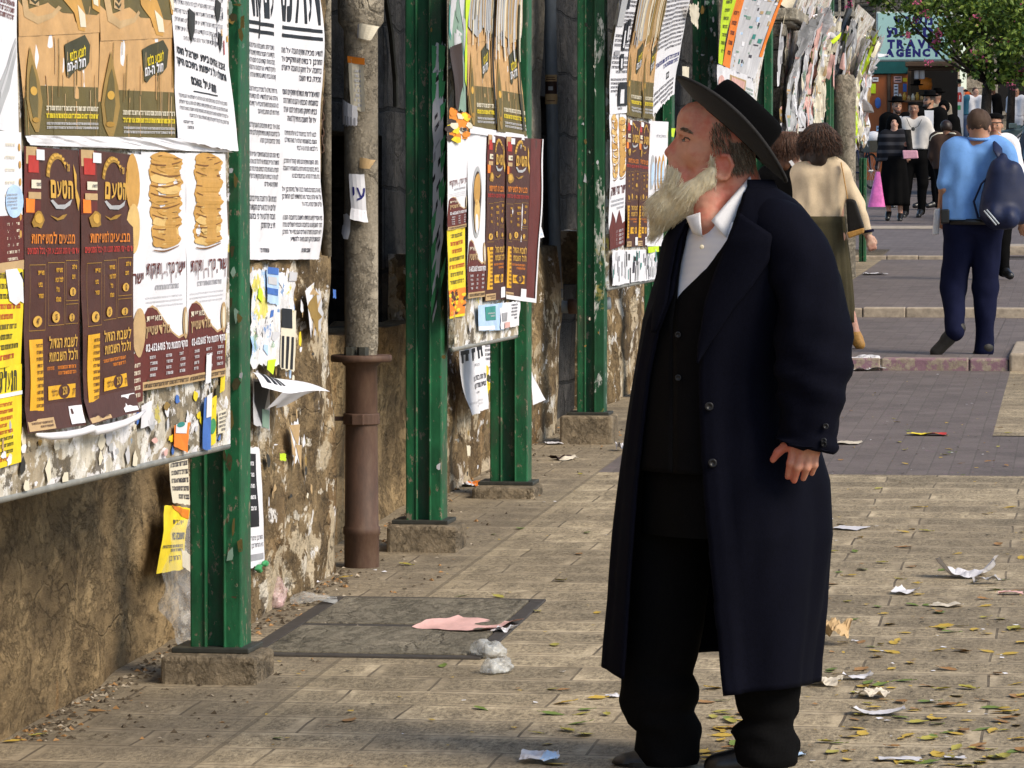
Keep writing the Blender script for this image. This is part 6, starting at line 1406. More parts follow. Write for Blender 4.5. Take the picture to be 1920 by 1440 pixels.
for i in np.concatenate([rr.choice(len(BV), 4600), rr.choice(np.where((BV[:, 0] > h(1300, 340)[0]) & (BV[:, 1] < MY))[0], 1500)]):
    n_ = BN[i]; t_ = np.clip((BV[i][2]-h(0, 430)[2])/.16, 0, 1); d = np.array((-.50, 0, -.87))+rr.uniform(-.16, .16, 3); d = d-n_*(d@n_)*.9+n_*.10
    if BV[i][0] > h(1314, 340)[0]: d = np.array((-.45, 0, -.89))+rr.uniform(-.12, .12, 3)-n_*(np.array((-.45, 0, -.89))@n_)*.8+n_*.13; t_ = -.12
    roots.append(BV[i]-n_*.004+rr.normal(size=3)*.0015); dirs.append(d); lens.append(.035+.05*t_)
seedline((1257, 324), (1276, 342), .0, .040, 260, (-.42, -.1, -.88), .10, .18); seedline((1276, 338), (1300, 347), .03, .060, 160, (-.5, -.1, -.85), .06, .25); seedline((1240, 396), (1258, 406), -.022, .032, 200, (-.48, 0, -.89), .075, .25)
seedline((1338, 292), (1341, 334), .066, .078, 210, (-.14, -.2, -.95), .026, .2); seedline((1330, 336), (1300, 346), .048, .068, 260, (-.5, -.12, -.86), .04, .3)
seedline((1256, 314), (1268, 322), .0, .034, 330, (-.10, -.35, -.92), .05, .2); seedline((1266, 320), (1284, 340), .022, .046, 330, (-.25, -.25, -.93), .06, .2); seedline((1256, 314), (1276, 332), -.04, .0, 160, (-.2, .3, -.92), .055, .2)
strands('beard_hair', roots, dirs, lens, BD, man, ML, .0009, 5, .08, 3, .005, h(1216, 455, 0), .16)
roots = []; dirs = []; lens = []
for _ in range(1700):
    px, py = (rr.uniform(1372, 1418), rr.uniform(272, 326)) if rr.rand() < .72 else (rr.uniform(1330, 1374), rr.uniform(234, 290))
    if px < 1374 and px-1330 < abs(py-258)*.35+rr.uniform(-2, 10): continue
    e = 1-((px-1350)/78)**2
    if e < .03: continue
    of = .084*sqrt(e)*rr.uniform(.93, 1.0)*(1 if rr.rand() < .6 else -1); roots.append(h(px-4, py-6, of)); dirs.append((.28, -.35*np.sign(of), -.9)); lens.append(.024)
strands('hair', roots, dirs, lens, [HR[0], HR[2], HR[0], HR[1]], man, ML, .0009, 3, .1, 4, .004)
PV = proj(MANV)
def skinpt(px, py, lift=.0):
    """nearest point of the face under a pixel, on the camera side"""
    k = np.where(np.hypot(PV[:, 0]-px, PV[:, 1]-py) < 2.6)[0]
    return MANV[k[np.argmin(PV[k, 2])]]+np.array((0, -lift, 0))
for sg in (1, -1):
    roots = []; dirs = []; lens = []
    for _ in range(170):
        t = rr.rand(); p = skinpt(1273.5+20*t, 242.5+2.2*t+3.5*t*t+rr.uniform(-2.6, 2.6), .0005)
        if sg < 0: p = np.array((p[0], 2*MY-p[1], p[2]))
        roots.append(p); dirs.append((.15+.55*t, -.35*sg, .25-.5*t)); lens.append(.0125)
    strands('eyebrow', roots, dirs, lens, [HR[0], HR[1], HR[0]], man, ML, .0008, 3, .3, 9, .002)
for sg in (1, -1):
    for nm, pts, rd in (('eyelashes', ((1279, 261.2), (1283, 259.4), (1288, 259.6), (1293, 262.5)), [.0014, .0022, .002, .001]), ('lower_lid', ((1280, 266), (1284, 267.4), (1289, 266.8), (1293, 263.5)), [.0007, .001, .001, .0006])):
        q = [skinpt(*p_, .0006) for p_ in pts]; q = [p_ if sg > 0 else np.array((p_[0], 2*MY-p_[1], p_[2])) for p_ in q]
        b = MB(); b.tube([p_-ML for p_ in q], rd, 6); b.build(nm, HR[2] if nm == 'eyelashes' else M_LIP, man, smooth=True)  # the lower tube is shade under the eye, drawn in a darker red
# --- hat: lathe shaped crown and a brim that rolls up along its sides
HT = radians(41.7); n_ = np.array((sin(HT), 0, cos(HT))); e_ = np.array((cos(HT), 0, -sin(HT))); yv = np.array((0, -1., 0)); tl_ = radians(-6)
n2 = n_*cos(tl_)+yv*sin(tl_); y2 = yv*cos(tl_)-n_*sin(tl_); HCn = h(1369, 246)
def hp(u, v, w): return HCn+e_*u+y2*v+n2*w-ML
bh = MB(); N = 72
def brim_row(k, up):
    out = []
    for i in range(N):
        a = 2*pi*i/N; r0 = k; ux, vy = cos(a)*(.100+(.191-.100)*r0), sin(a)*(.082+(.168-.082)*r0); w = .030*(sin(a)**2)*r0**2+.006*r0*r0-.006*cos(a)*r0+up; out.append(hp(ux, vy, w))
    return out
rows = [brim_row(k, .0035) for k in np.linspace(0, .97, 9)]+[brim_row(1.0, .0045), brim_row(1.015, .001), brim_row(1.0, -.0035)]+[brim_row(k, -.003) for k in np.linspace(.97, 0, 9)]
v = [p for r in rows for p in r]; f = [(j*N+i, j*N+(i+1) % N, (j+1)*N+(i+1) % N, (j+1)*N+i) for j in range(len(rows)-1) for i in range(N)]
hat = empty('hat', (0, 0, 0)); hat.parent = man; hat.name = 'hat'
mesh_obj('brim', v, f, C_BRIM, hat, None, True)
be = MB(); be.tube([hp(cos(a)*.1915, sin(a)*.1685, .030*sin(a)**2+.007-.006*cos(a)) for a in np.linspace(0, 2*pi, 81)], .0052, 8, cap=False); be.build('brim_binding', cloth('brim binding', (.030, .029, .029), .8, .3, 400), hat, smooth=True)
bh = MB(); prof = [(1.0, -.004), (1.0, .024), (.99, .050), (.975, .072), (.95, .085), (.90, .0945), (.8, .098), (.5, .095), (.2, .093), (0.001, .093)]
v = [hp(cos(2*pi*i/N)*.105*r, sin(2*pi*i/N)*.088*r, w) for r, w in prof for i in range(N)]
mesh_obj('crown', v, [(j*N+i, j*N+(i+1) % N, (j+1)*N+(i+1) % N, (j+1)*N+i) for j in range(len(prof)-1) for i in range(N)], C_HAT, hat, None, True)
v = [hp(cos(2*pi*i/N)*.1065, sin(2*pi*i/N)*.0895, w) for w in (.004, .03) for i in range(N)]
mesh_obj('hat_band', v, [(i, (i+1) % N, N+(i+1) % N, N+i) for i in range(N)], C_VEST, hat, None, True)
# ---------------------------------------------------------------- the other people: the same way of building, posed from the photograph
class Human:
    """joints are pixels of the photograph with an offset towards the camera (m); Y = distance; s = size factor"""
    def __init__(s, Y, J, label, skin=SKIN2, k=1.0, res=None, foot=None, face=None, group=None):
        s.Y, s.J, s.k = Y, J, k; s.res = res or max(.0075, Y*.00032); s.G = foot if foot is not None else gz(Y)
        hd = s.p('head'); s.L = np.array((hd[0], Y, s.G)); s.face = face; b = Sdf(.02*k); s.hd = hd; r = s.r = lambda v: v*k
        f = np.array(face if face is not None else (0, -1, 0), float); f /= np.linalg.norm(f); sd = np.cross(f, (0, 0, 1.)); sd /= np.linalg.norm(sd); up = np.cross(sd, f); s.f, s.sd, s.up = f, sd, up
        M = np.stack([f, sd, up])
        b.ell(hd-f*r(.012)+up*r(.025), (r(.093), r(.074), r(.088)), M); b.ell(hd+f*r(.022)-up*r(.035), (r(.064), r(.056), r(.076)), M, r(.03))
        b.ell(hd+f*r(.055)-up*r(.088), (r(.026), r(.026), r(.022)), M, r(.03))
        b.cap(hd+f*r(.082)+up*r(.012), hd+f*r(.103)-up*r(.022), r(.009), r(.013), r(.012)); b.cap(hd+f*r(.078)+sd*r(.035)+up*r(.022), hd+f*r(.078)-sd*r(.035)+up*r(.022), r(.011), k=r(.012))
        for g_ in (1, -1):
            b.ell(hd+f*r(.088)+sd*r(.031*g_)+up*r(.006), (r(.012), r(.015), r(.009)), M, r(.008), '-'); b.ell(hd-f*r(.012)+sd*r(.074*g_)-up*r(.012), (r(.018), r(.009), r(.032)), M, r(.006))
            b.ell(hd+f*r(.06)+sd*r(.04*g_)-up*r(.02), (r(.026), r(.02), r(.022)), M, r(.02))
        b.cap(hd+f*r(.086)-up*r(.05)+sd*r(.016), hd+f*r(.086)-up*r(.05)-sd*r(.016), r(.009), k=r(.008))
        nk = s.p('neck'); b.cap(hd-f*r(.02)-up*r(.04), nk, r(.052), r(.058), r(.02))
        sl, sr = s.p('shL'), s.p('shR'); hl, hr = s.p('hipL'), s.p('hipR'); s.chest = .5*(sl+sr)
        b.cap(sl-np.array((0, 0, r(.03))), sr-np.array((0, 0, r(.03))), r(.045), k=r(.05)); b.cap(nk, s.chest, r(.055), r(.07), r(.04))
        for a, c in ((sl, hl), (sr, hr)): b.cap(a*.72+s.chest*.28, c*.75+.125*(hl+hr), r(.09), r(.09), r(.06))
        b.cap(hl, hr, r(.105), k=r(.05))
        s.b = b
        for sd_ in 'LR':
            a = s.limb('sh', 'el', 'ha', sd_); b.chain([a[0], a[1], a[2]], [r(.042), r(.038), r(.026)], r(.025))
            l_ = s.limb('hip', 'kn', 'an', sd_); b.chain(l_, [r(.085), r(.056), r(.038)], r(.03))
            d = a[2]-a[1]; d /= np.linalg.norm(d); w = np.cross(d, f); w = w/(np.linalg.norm(w)+1e-6) if np.linalg.norm(w) > .2 else sd; q = np.cross(w, d)
            wr = a[2]; cu = s.J.get('curl'+sd_, .35); dn = d*cos(cu)+q*sin(cu)*.7
            mc = [wr+d*r(.075)+w*r(t) for t in (.028, .010, -.009, -.026)]; tp = [(m_+d*r(.035)*(1-.1*abs(i-1.2))+q*r(.006), m_+d*r(.035)+dn*r(.03)*(1-.12*abs(i-1.2))) for i, m_ in enumerate(mc)]
            hands_fingers(b, wr, mc, tp, [wr+d*r(.02), wr+d*r(.035)+w*r(.034), wr+d*r(.06)+w*r(.045)+q*r(.012), wr+d*r(.085)+w*r(.046)+q*r(.02)], r(.0095), r(.021), r(.005))
            ft = s.p('ft'+sd_) if 'ft'+sd_ in J else l_[2]+f*r(.15)*np.array((1, 1, 0))+np.array((0, 0, -.05)); s.__dict__['foot'+sd_] = (l_[2], ft); b.cap(l_[2], ft, r(.036), r(.03), r(.02))
        V, Q = b.mesh(s.res); V = smooth_mesh(V, Q, 1, .4); C = V[Q].mean(1); mi = np.zeros(len(Q), int); q = C-hd
        for g_ in (1, -1):
            e = np.stack([q@f-r(.078), q@sd-r(.031*g_), q@up-r(.006)], 1)/np.array((r(.02), r(.013), r(.0065))); mi[(e**2).sum(1) < 1.0+.5*(Y > 40)] = 1
            e = np.stack([q@f-r(.083), q@sd-r(.034*g_), q@up-r(.026)], 1)/np.array((r(.02), r(.018), r(.006))); mi[(e**2).sum(1) < 1] = 2
        e = np.stack([q@f-r(.09), q@sd, q@up+r(.052)], 1)/np.array((r(.02), r(.021), r(.007))); mi[(e**2).sum(1) < 1] = 3
        s.o = mesh_obj('person', V-s.L, Q, [skin, M_IRIS, HR[2], M_LIP], None, mi, True); s.o.location = s.L; tag(s.o, label, 'person', group)
    def p(s, n):
        v = s.J[n]; return np.array(on_y(v[0], v[1], s.Y-(v[2] if len(v) > 2 else 0)))
    def limb(s, a, b, c, g): return [s.p(a+g), s.p(b+g), s.p(c+g)]
    def add(s, name, sdf, m, cut=None, amp=0.0, freq=9, res=None, mid=None):
        disp = None
        if amp: disp = lambda X, Y, Z: amp*(vnoise((X-s.L[0])*freq, (Y-s.L[1])*freq, (Z-s.L[2])*freq*.55)+.5*vnoise((X-s.L[0])*freq*2.1+5, (Y-s.L[1])*freq*2.1, (Z-s.L[2])*freq*1.1)).astype(np.float32)
        V, Q = sdf.mesh(res or s.res, cut, disp); V = smooth_mesh(V, Q, 1, .45); return mesh_obj(name, V-s.L, Q, m, s.o, mid(V[Q].mean(1)) if mid else None, True)
    def top(s, name, m, hem, fat=0.0, sleeve=1.0, amp=.010, flare=0.0, neck=True, loose=.018, mid=None):
        """shirt, jacket or coat down to the pixel row hem; sleeve = share of the arm covered"""
        r = s.r; t = Sdf(r(.035)); nk, sl, sr, hl, hr = (s.p(n) for n in ('neck', 'shL', 'shR', 'hipL', 'hipR')); c = s.chest
        dz = np.array((0, 0, r(.03))); t.cap(sl-dz, sr-dz, r(.05+loose*.7), k=r(.05)); t.cap(nk*.45+c*.55, c, r(.060+loose*.5), r(.09), r(.04)); t.cap(nk*.6+c*.4, sl-dz*.3, r(.042), r(.045+loose*.6), r(.03)); t.cap(nk*.6+c*.4, sr-dz*.3, r(.042), r(.045+loose*.6), r(.03))
        zh = on_y(0, hem, s.Y)[2]
        for a, q in ((sl, hl), (sr, hr)):
            A = a*.72+c*.28; B = q*.85+.075*(hl+hr); t.cap(A, B, r(.10+loose), r(.10+loose+fat), r(.07)); t.cap(B, np.array((B[0], B[1], zh-.06)), r(.10+loose+fat), r(.10+loose+fat+flare), r(.05))
        for g in 'LR':
            a = s.limb('sh', 'el', 'ha', g)
            if sleeve >= .5: t.chain([a[0], a[1], a[1]+(a[2]-a[1])*(sleeve-.5)*2], [r(.052+loose), r(.047+loose), r(.036+loose*.9)], r(.025))
            else: t.chain([a[0], a[0]+(a[1]-a[0])*sleeve*2], [r(.052+loose), r(.056+loose)], r(.025))
        cuts = [lambda X, Y, Z: np.where((np.abs(X-c[0]) < r(.30)) | (Z > zh+.02), zh-Z, zh-.9-Z)]
        cuts = [lambda X, Y, Z: s.hemcut(X, Y, Z, zh)]
        return s.add(name, t, m, cuts, r(amp), 9/s.k, mid=mid)
    def hemcut(s, X, Y, Z, zh):
        c = .5*(s.p('hipL')+s.p('hipR')); hx = s.r(.26); d = np.maximum(np.abs(X-c[0])-hx, np.abs(Y-c[1])-.3)+0*Z
        return np.where(d < 0, zh-Z, -1.0)
    def legs(s, m, amp=.007, loose=.02, name='trousers', waist=None):
        r = s.r; t = Sdf(r(.03)); hl, hr = s.p('hipL'), s.p('hipR'); t.cap(hl, hr, r(.105+loose*.6), k=r(.04)); u = np.array((0, 0, r(.10))); t.cap(hl+u, hr+u, r(.10+loose*.3), k=r(.05))
        for g in 'LR':
            l_ = s.limb('hip', 'kn', 'an', g); e = l_[2]+(l_[2]-l_[1])/np.linalg.norm(l_[2]-l_[1])*r(.02); t.chain([l_[0], l_[1], e], [r(.085+loose), r(.060+loose), r(.040+loose)], r(.03))
        return s.add(name, t, m, None, r(amp), 10/s.k)
    def skirt(s, m, hem, wt, wb, pleat=16, name='skirt', y0=None):
        """pleated skirt of revolution from the hips to the pixel row hem, half widths in metres"""
        hl, hr = s.p('hipL'), s.p('hipR'); c = .5*(hl+hr); z1 = on_y(0, hem, s.Y)[2]; z0 = c[2]+s.r(.16); b = MB()
        def fn(u, v):
            a = 2*pi*u; w = wt+(wb-wt)*min(1, v*1.15); w += .017*v*sin(a*pleat)+.015*v*float(vnoise(cos(a)*2+3, sin(a)*2, v*2))
            return np.array((c[0]+w*cos(a), c[1]+w*.78*sin(a), z0+(z1-z0)*v))-s.L
        b.grid(fn, 96, 14); o = b.build(name, m, s.o, smooth=True); modify(o, 'SOLIDIFY', thickness=.006); return o
    def shoes(s, m, heel=0.0):
        for g in 'LR':
            a, f_ = s.__dict__['foot'+g]; r = s.r; t = Sdf(r(.02)); d = f_-a; d = d*np.array((1, 1, 1)); t.cap(a+np.array((0, 0, -r(.03)))-d*.25, f_, r(.044), r(.042), r(.02)); t.cap(a+np.array((0, 0, -r(.005)))-d*.12, a+d*.4, r(.046), r(.045), r(.02)); s.add('shoe', t, m, None, 0)
    def hair(s, m, lo=.0, back=.0, size=1.0, front=.035, name='hair', vol=.0, long=0.0):
        """cap of hair: leaves the face free"""
        r = s.r; f, sd, up, hd = s.f, s.sd, s.up, s.hd; M = np.stack([f, sd, up]); t = Sdf(r(.02)); t.ell(hd-f*r(.016+back)+up*r(.030), (r(.094+vol)*size, r(.079+vol)*size, r(.090+vol)*size), M)
        if long:
            for g_ in (1, -1, 0): t.cap(hd-f*r(.04)+sd*r(.055*g_)+up*r(.02), hd-f*r(.045)+sd*r(.07*g_)-up*r(long), r(.055+vol), r(.045+vol), r(.03))
        cut = [lambda X, Y, Z: np.minimum(((X-hd[0])*f[0]+(Y-hd[1])*f[1]+(Z-hd[2])*f[2])-r(front), 9)-np.maximum(0, ((X-hd[0])*up[0]+(Y-hd[1])*up[1]+(Z-hd[2])*up[2]-r(.055)))*3,
               lambda X, Y, Z: -(((X-hd[0])*up[0]+(Y-hd[1])*up[1]+(Z-hd[2])*up[2])+r(lo))+0*X] if not long else [lambda X, Y, Z: ((X-hd[0])*f[0]+(Y-hd[1])*f[1]+(Z-hd[2])*f[2])-r(front)-np.maximum(0, ((X-hd[0])*up[0]+(Y-hd[1])*up[1]+(Z-hd[2])*up[2]-r(.055)))*3]
        return s.add(name, t, m, cut, r(.006), 40)
    def hat(s, m, brim=.17, tilt=.0, crown=.10, h_=.095):
        r = s.r; c = s.hd+s.up*r(.075)-s.f*r(.015); ax = s.up*cos(tilt)+(-s.f)*sin(tilt); u = s.f*cos(tilt)+s.up*sin(tilt); v = s.sd; b = MB(); M = np.stack([u, v, ax], 1)
        b.lathe([(r(crown*.9), 0), (r(brim*.7), -.004), (r(brim), .012), (r(brim)+.004, .016), (r(brim), .02), (r(brim*.7), .004), (r(crown), .01), (r(crown*.97), r(h_*.6)), (r(crown*.9), r(h_*.9)), (r(crown*.6), r(h_)), (0.001, r(h_*.9))], c=tuple(c-s.L), n=28, M=M, sy=.86); return b.build('hat', m, s.o, smooth=True)
    def beard(s, m, L=.08):
        r = s.r; t = Sdf(r(.02)); f, sd, up, hd = s.f, s.sd, s.up, s.hd
        t.cap(hd+f*r(.06)-up*r(.085), hd+f*r(.058)-up*r(.085+L), r(.036), r(.018))
        for g_ in (1, -1): t.cap(hd+f*r(.01)+sd*r(.064*g_)-up*r(.03), hd+f*r(.06)+sd*r(.02*g_)-up*r(.09), r(.014), r(.03)); t.cap(hd+f*r(.088)+sd*r(.005*g_)-up*r(.036), hd+f*r(.075)+sd*r(.03*g_)-up*r(.05), r(.007), r(.007))
        return s.add('beard', t, m, None, r(.006), 40)
    def panel(s, name, m, pts, off, thick=.004):
        """flat cloth detail (shirt front, collar, tie) given by pixels"""
        b = MB(); n = len(pts)//2; P = [np.array(on_y(p[0], p[1], s.Y-(off if len(p) < 3 else p[2])))-s.L for p in pts]
        b.add(P, [tuple(range(len(P)))]); o = b.build(name, m, s.o, smooth=False); modify(o, 'SOLIDIFY', thickness=thick, offset=0); return o
def stand(x, yh, yf, sh=28, arm=0, w=1.0):
    """upright pose: x centre, yh head centre, yf soles; everything in pixels"""
    H = (yf-yh)/.93; f = lambda k: yh+(k-.07)*H; d = H*.115*w
    return dict(head=(x, yh), neck=(x, f(.155)), shL=(x-d, f(.185)), shR=(x+d, f(.185)), elL=(x-d*1.25, f(.37)), elR=(x+d*1.25, f(.37)), haL=(x-d*1.25, f(.49), .05), haR=(x+d*1.25, f(.49), .05),
                hipL=(x-d*.48, f(.50)), hipR=(x+d*.48, f(.50)), knL=(x-d*.5, f(.73), .02), knR=(x+d*.5, f(.73), .02), anL=(x-d*.5, f(.955)), anR=(x+d*.5, f(.955)))
# --- the woman in the beige jacket, seen from behind
C_BEIGE = cloth('beige jacket', (.58, .46, .31), .7, .1, 200, .1); C_OLIVE = cloth('olive skirt', (.060, .050, .023), .8, .25, 200); C_BAG = cloth('black bag leather', (.02, .018, .016), .45, .3, 120); C_TAN = cloth('tan leather', (.42, .22, .055), .5, .2, 90)
HB = [mat('dark brown hair', (.022, .011, .007), .5, .4, 90), mat('brown hair', (.045, .02, .011), .5, .4, 90), mat('reddish hair', (.09, .036, .016), .5, .3, 90)]
J = dict(head=(1535, 268), neck=(1536, 300), shL=(1505, 325), shR=(1574, 325), elL=(1500, 385, .02), elR=(1609, 385), haL=(1512, 440, -.05), haR=(1627, 440, .03), hipL=(1527, 446), hipR=(1562, 446), knL=(1535, 545), knR=(1580, 545, -.05), anL=(1540, 630), anR=(1604, 628, .0), ftL=(1545, 646, -.12), ftR=(1612, 646, .03), curlR=1.2)
W = Human(27.9, J, 'woman in beige jacket and long olive skirt seen from behind, shoulder bag at her side', SKIN3, .96, face=(-.25, 1, 0))
W.top('jacket', C_BEIGE, 432, fat=-.022, sleeve=.97, amp=.018, flare=.02, loose=.007)
W.skirt(C_OLIVE, 598, .150, .205, 18); W.shoes(C_TAN)
r = W.r; t = Sdf(.03); c = W.hd
t.ell(c+np.array((.005, .0, .028)), (.128, .112, .116)); t.cap(c+np.array((-.07, 0, -.02)), c+np.array((-.085, 0, -.10)), .055, .05); t.cap(c+np.array((.07, 0, -.02)), c+np.array((.085, 0, -.07)), .055, .045); t.cap(c+np.array((0, -.03, -.02)), c+np.array((0, -.03, -.11)), .08, .07)
W.add('hair', t, HB[0], None, .008, 22)
rr = np.random.RandomState(11); roots = []; dirs = []
for _ in range(2600):
    a = rr.uniform(0, 2*pi); zz = rr.uniform(-.07, .115); k = sqrt(max(.02, 1-(zz/.118)**2)) if zz > 0 else 1.0; n_v = np.array((cos(a), sin(a)*.88, 0))
    roots.append(c+n_v*.127*k+np.array((.005, 0, .028+zz))); dirs.append(n_v*(.35+.5*k*rr.rand())+np.array((rr.uniform(-.3, .3), 0, -.8)))
strands('hair_strands', roots, dirs, .085, HB, W.o, W.L, .0026, 4, .8, 2, .012)
b = MB(); pts = [np.array(on_y(*q, 27.9-o))-W.L for q, o in (((1577, 305), .10), ((1582, 330), .13), ((1589, 372), .13), ((1594, 400), .13))]; b.tube(pts, .012, 8, flat=.35)
bag = empty('shoulder_bag', on_y(1600, 442, 27.75), 'black shoulder bag with tan base and strap, at the side of the woman in beige', 'bag'); BLc = np.array(bag.location)
b.v = [tuple(np.array(v)+W.L-BLc) for v in b.v]; b.build('strap', C_TAN, bag, smooth=True)
b = MB(); P = [np.array(on_y(px, py, 27.72))-BLc for px, py in ((1586, 372), (1603, 374), (1621, 428), (1590, 440))]
def bagbody(b, P, d0, d1):
    F_ = [p+np.array((0, -d0, 0)) for p in P]; K_ = [p+np.array((0, d1, 0)) for p in P]; b.add(F_+K_, [(3, 2, 1, 0), (4, 5, 6, 7)]+[(i, (i+1) % 4, 4+(i+1) % 4, 4+i) for i in range(4)])
bagbody(b, P, .03, .09); o = b.build('bag_body', C_BAG, bag); bevel(o, .02, 3)
b = MB(); P = [np.array(on_y(px, py, 27.72))-BLc for px, py in ((1588, 436), (1620, 427), (1619, 437), (1592, 447))]; bagbody(b, P, .035, .095); o = b.build('bag_base', C_TAN, bag); bevel(o, .008, 2)
b = MB(); q = W.p('haR'); b.tube([q-W.L+np.array((0, 0, .035)), q-W.L+np.array((.004, 0, .015))], .047, 12, flat=.9); b.build('cuff', cloth('navy cuff', (.012, .012, .03)), W.o, smooth=True)
# --- the brown haired woman partly hidden behind the hat
J = dict(head=(1480, 283), neck=(1472, 312), shL=(1440, 335), shR=(1498, 335), elL=(1436, 400), elR=(1500, 400, .05), haL=(1440, 455, .05), haR=(1490, 440, .15), hipL=(1452, 460), hipR=(1486, 460), knL=(1452, 555), knR=(1486, 555), anL=(1452, 632), anR=(1486, 632))
W = Human(28.6, J, 'woman with reddish brown hair and dark jacket, half hidden behind the old man\'s hat brim', SKIN3, .96, face=(.85, .35, -.25))
W.top('jacket', C_BLACK, 470, sleeve=.97, loose=.012); W.skirt(C_BLACK, 600, .165, .2); W.shoes(M_LEATHER)
c = W.hd; t = Sdf(.03); t.ell(c+np.array((-.02, .0, .038)), (.120, .108, .108)); t.cap(c+np.array((-.06, -.02, .0)), c+np.array((-.09, -.03, -.11)), .07, .05); t.cap(c+np.array((.01, -.06, .02)), c+np.array((-.03, -.07, -.11)), .04, .04); W.add('hair', t, HB[2], None, .006, 20)
roots = []; dirs = []
for _ in range(1800):
    a = rr.uniform(pi*.6, pi*2.0); zz = rr.uniform(-.07, .105); k = sqrt(max(.02, 1-(zz/.125)**2)) if zz > 0 else 1.0; n_v = np.array((cos(a), sin(a), 0)); roots.append(c+n_v*.118*k+np.array((-.02, 0, .038+zz))); dirs.append(n_v*.35+np.array((0, 0, -.9)))
strands('hair_strands', roots, dirs, .07, [HB[1], HB[2], HB[2]], W.o, W.L, .0022, 4, .5, 3, .005)
W.panel('collar', C_WHITE, ((1479, 303), (1484, 300), (1499, 318), (1497, 330)), .16)
# --- the man in the blue shirt with a backpack
C_BLUE = cloth('light blue shirt', (.15, .33, .70), .8, .07, 220, .1); C_NAVY = cloth('navy trousers', (.0075, .0095, .030), .85, .2, 200); C_PACK = cloth('navy backpack nylon', (.008, .014, .048), .55, .3, 160)
J = dict(head=(1836, 238), neck=(1837, 262), shL=(1788, 285), shR=(1884, 287), elL=(1771, 352, .04), elR=(1902, 356, .02), haL=(1764, 400, -.12), haR=(1914, 410, -.08), hipL=(1800, 425), hipR=(1850, 425), knL=(1788, 540, -.02), knR=(1848, 540), anL=(1790, 618, .16), anR=(1846, 650, .02), ftL=(1755, 660, .14), ftR=(1828, 674, -.06))
B = Human(27.2, J, 'heavy man walking away in a light blue shirt and navy trousers with a backpack', SKIN2, 1.02, face=(.18, 1, -.22))
B.top('shirt', C_BLUE, 412, fat=.022, sleeve=.42, amp=.016, loose=.012)
b = MB(); q = B.p('neck')-B.L; b.tube([q+np.array((.070*cos(t), .066*sin(t)-.01, .012+.012*sin(t))) for t in np.linspace(0, 2*pi, 25)], .015, 8, cap=False, flat=.7); b.build('collar', C_BLUE, B.o, smooth=True); B.legs(C_NAVY, .009, .024); B.hair(mat('short dark hair', (.055, .03, .018), .8, .3, 120), lo=.085, size=1.02, front=.045)
B.shoes(mat('grey black shoe', (.025, .023, .02), .6, .3, 50))
hc = .5*(B.p('hipL')+B.p('hipR')); zb = on_y(1836, 416, 27.2)[2]; b = MB()
b.grid(lambda u, v: np.array((hc[0]+.222*cos(2*pi*u), 27.2+.158*sin(2*pi*u), zb-.02+.04*v))-B.L, 40, 2); o = b.build('belt', M_LEATHER, B.o, smooth=True); modify(o, 'SOLIDIFY', thickness=.006)
b = MB(); q = np.array(on_y(1772, 403, 27.08))-B.L; b.box(q[0]-.03, q[0]+.03, q[1]-.02, q[1]+.02, q[2]-.06, q[2]+.04); o = b.build('phone_pouch', M_LEATHER, B.o); bevel(o, .01, 2)
pk = empty('backpack', on_y(1882, 428, 27.0), 'navy backpack hanging off one shoulder of the man in the blue shirt', 'backpack'); BLc = np.array(pk.location)
def at(px, py, off): return np.array(on_y(px, py, 27.2-off))
t = Sdf(.05); t.cap(at(1878, 330, .22), at(1872, 395, .24), .105, .13, .05, ((0, 1, 0), .75)); t.cap(at(1900, 320, .2), at(1905, 395, .2), .07, .10, .05, ((0, 1, 0), .8)); t.cap(at(1866, 405, .30), at(1890, 408, .30), .07, .08, .04); t.cap(at(1874, 310, .2), at(1880, 296, .17), .06, .03, .04)
V, Q = t.mesh(.008, None, lambda X, Y, Z: (.010*vnoise(X*14, Y*14, Z*9)).astype(np.float32)); V = smooth_mesh(V, Q, 1); mesh_obj('pack_body', V-BLc, Q, C_PACK, pk, None, True)
b = MB(); b.tube([at(1880, 300, .20)-BLc, at(1871, 285, .16)-BLc, at(1871, 268, .06)-BLc, at(1874, 264, -.05)-BLc], .036, 10, flat=.3); b.build('shoulder_strap', C_PACK, pk, smooth=True)
b = MB(); b.tube([at(1866, 318, .24)-BLc, at(1840, 345, .22)-BLc, at(1826, 378, .17)-BLc, at(1834, 408, .2)-BLc, at(1852, 412, .24)-BLc], .014, 8, flat=.5); b.build('hanging_strap', C_PACK, pk, smooth=True)
b = MB()
for k in range(2): b.tube([at(1845+5*k, 395-2*k, .395)-BLc, at(1868+5*k, 422-2*k, .41)-BLc], .006, 6)
b.build('reflective_stripe', mat('silver stripe', (.45, .5, .55), .3, .1), pk, smooth=True)
b = MB(); P = [np.array(on_y(px, py, 27.25)) for px, py in ((1752, 392), (1763, 390), (1760, 440), (1748, 441))]; C0 = P[3]; bagbody(b, [p-C0 for p in P], .015, .05); o = b.build('carrier_bag', mat('white plastic', (.75, .75, .76), .4, .08)); o.location = C0; bevel(o, .01, 2); tag(o, 'white carrier bag held low by the man in the blue shirt', 'bag')
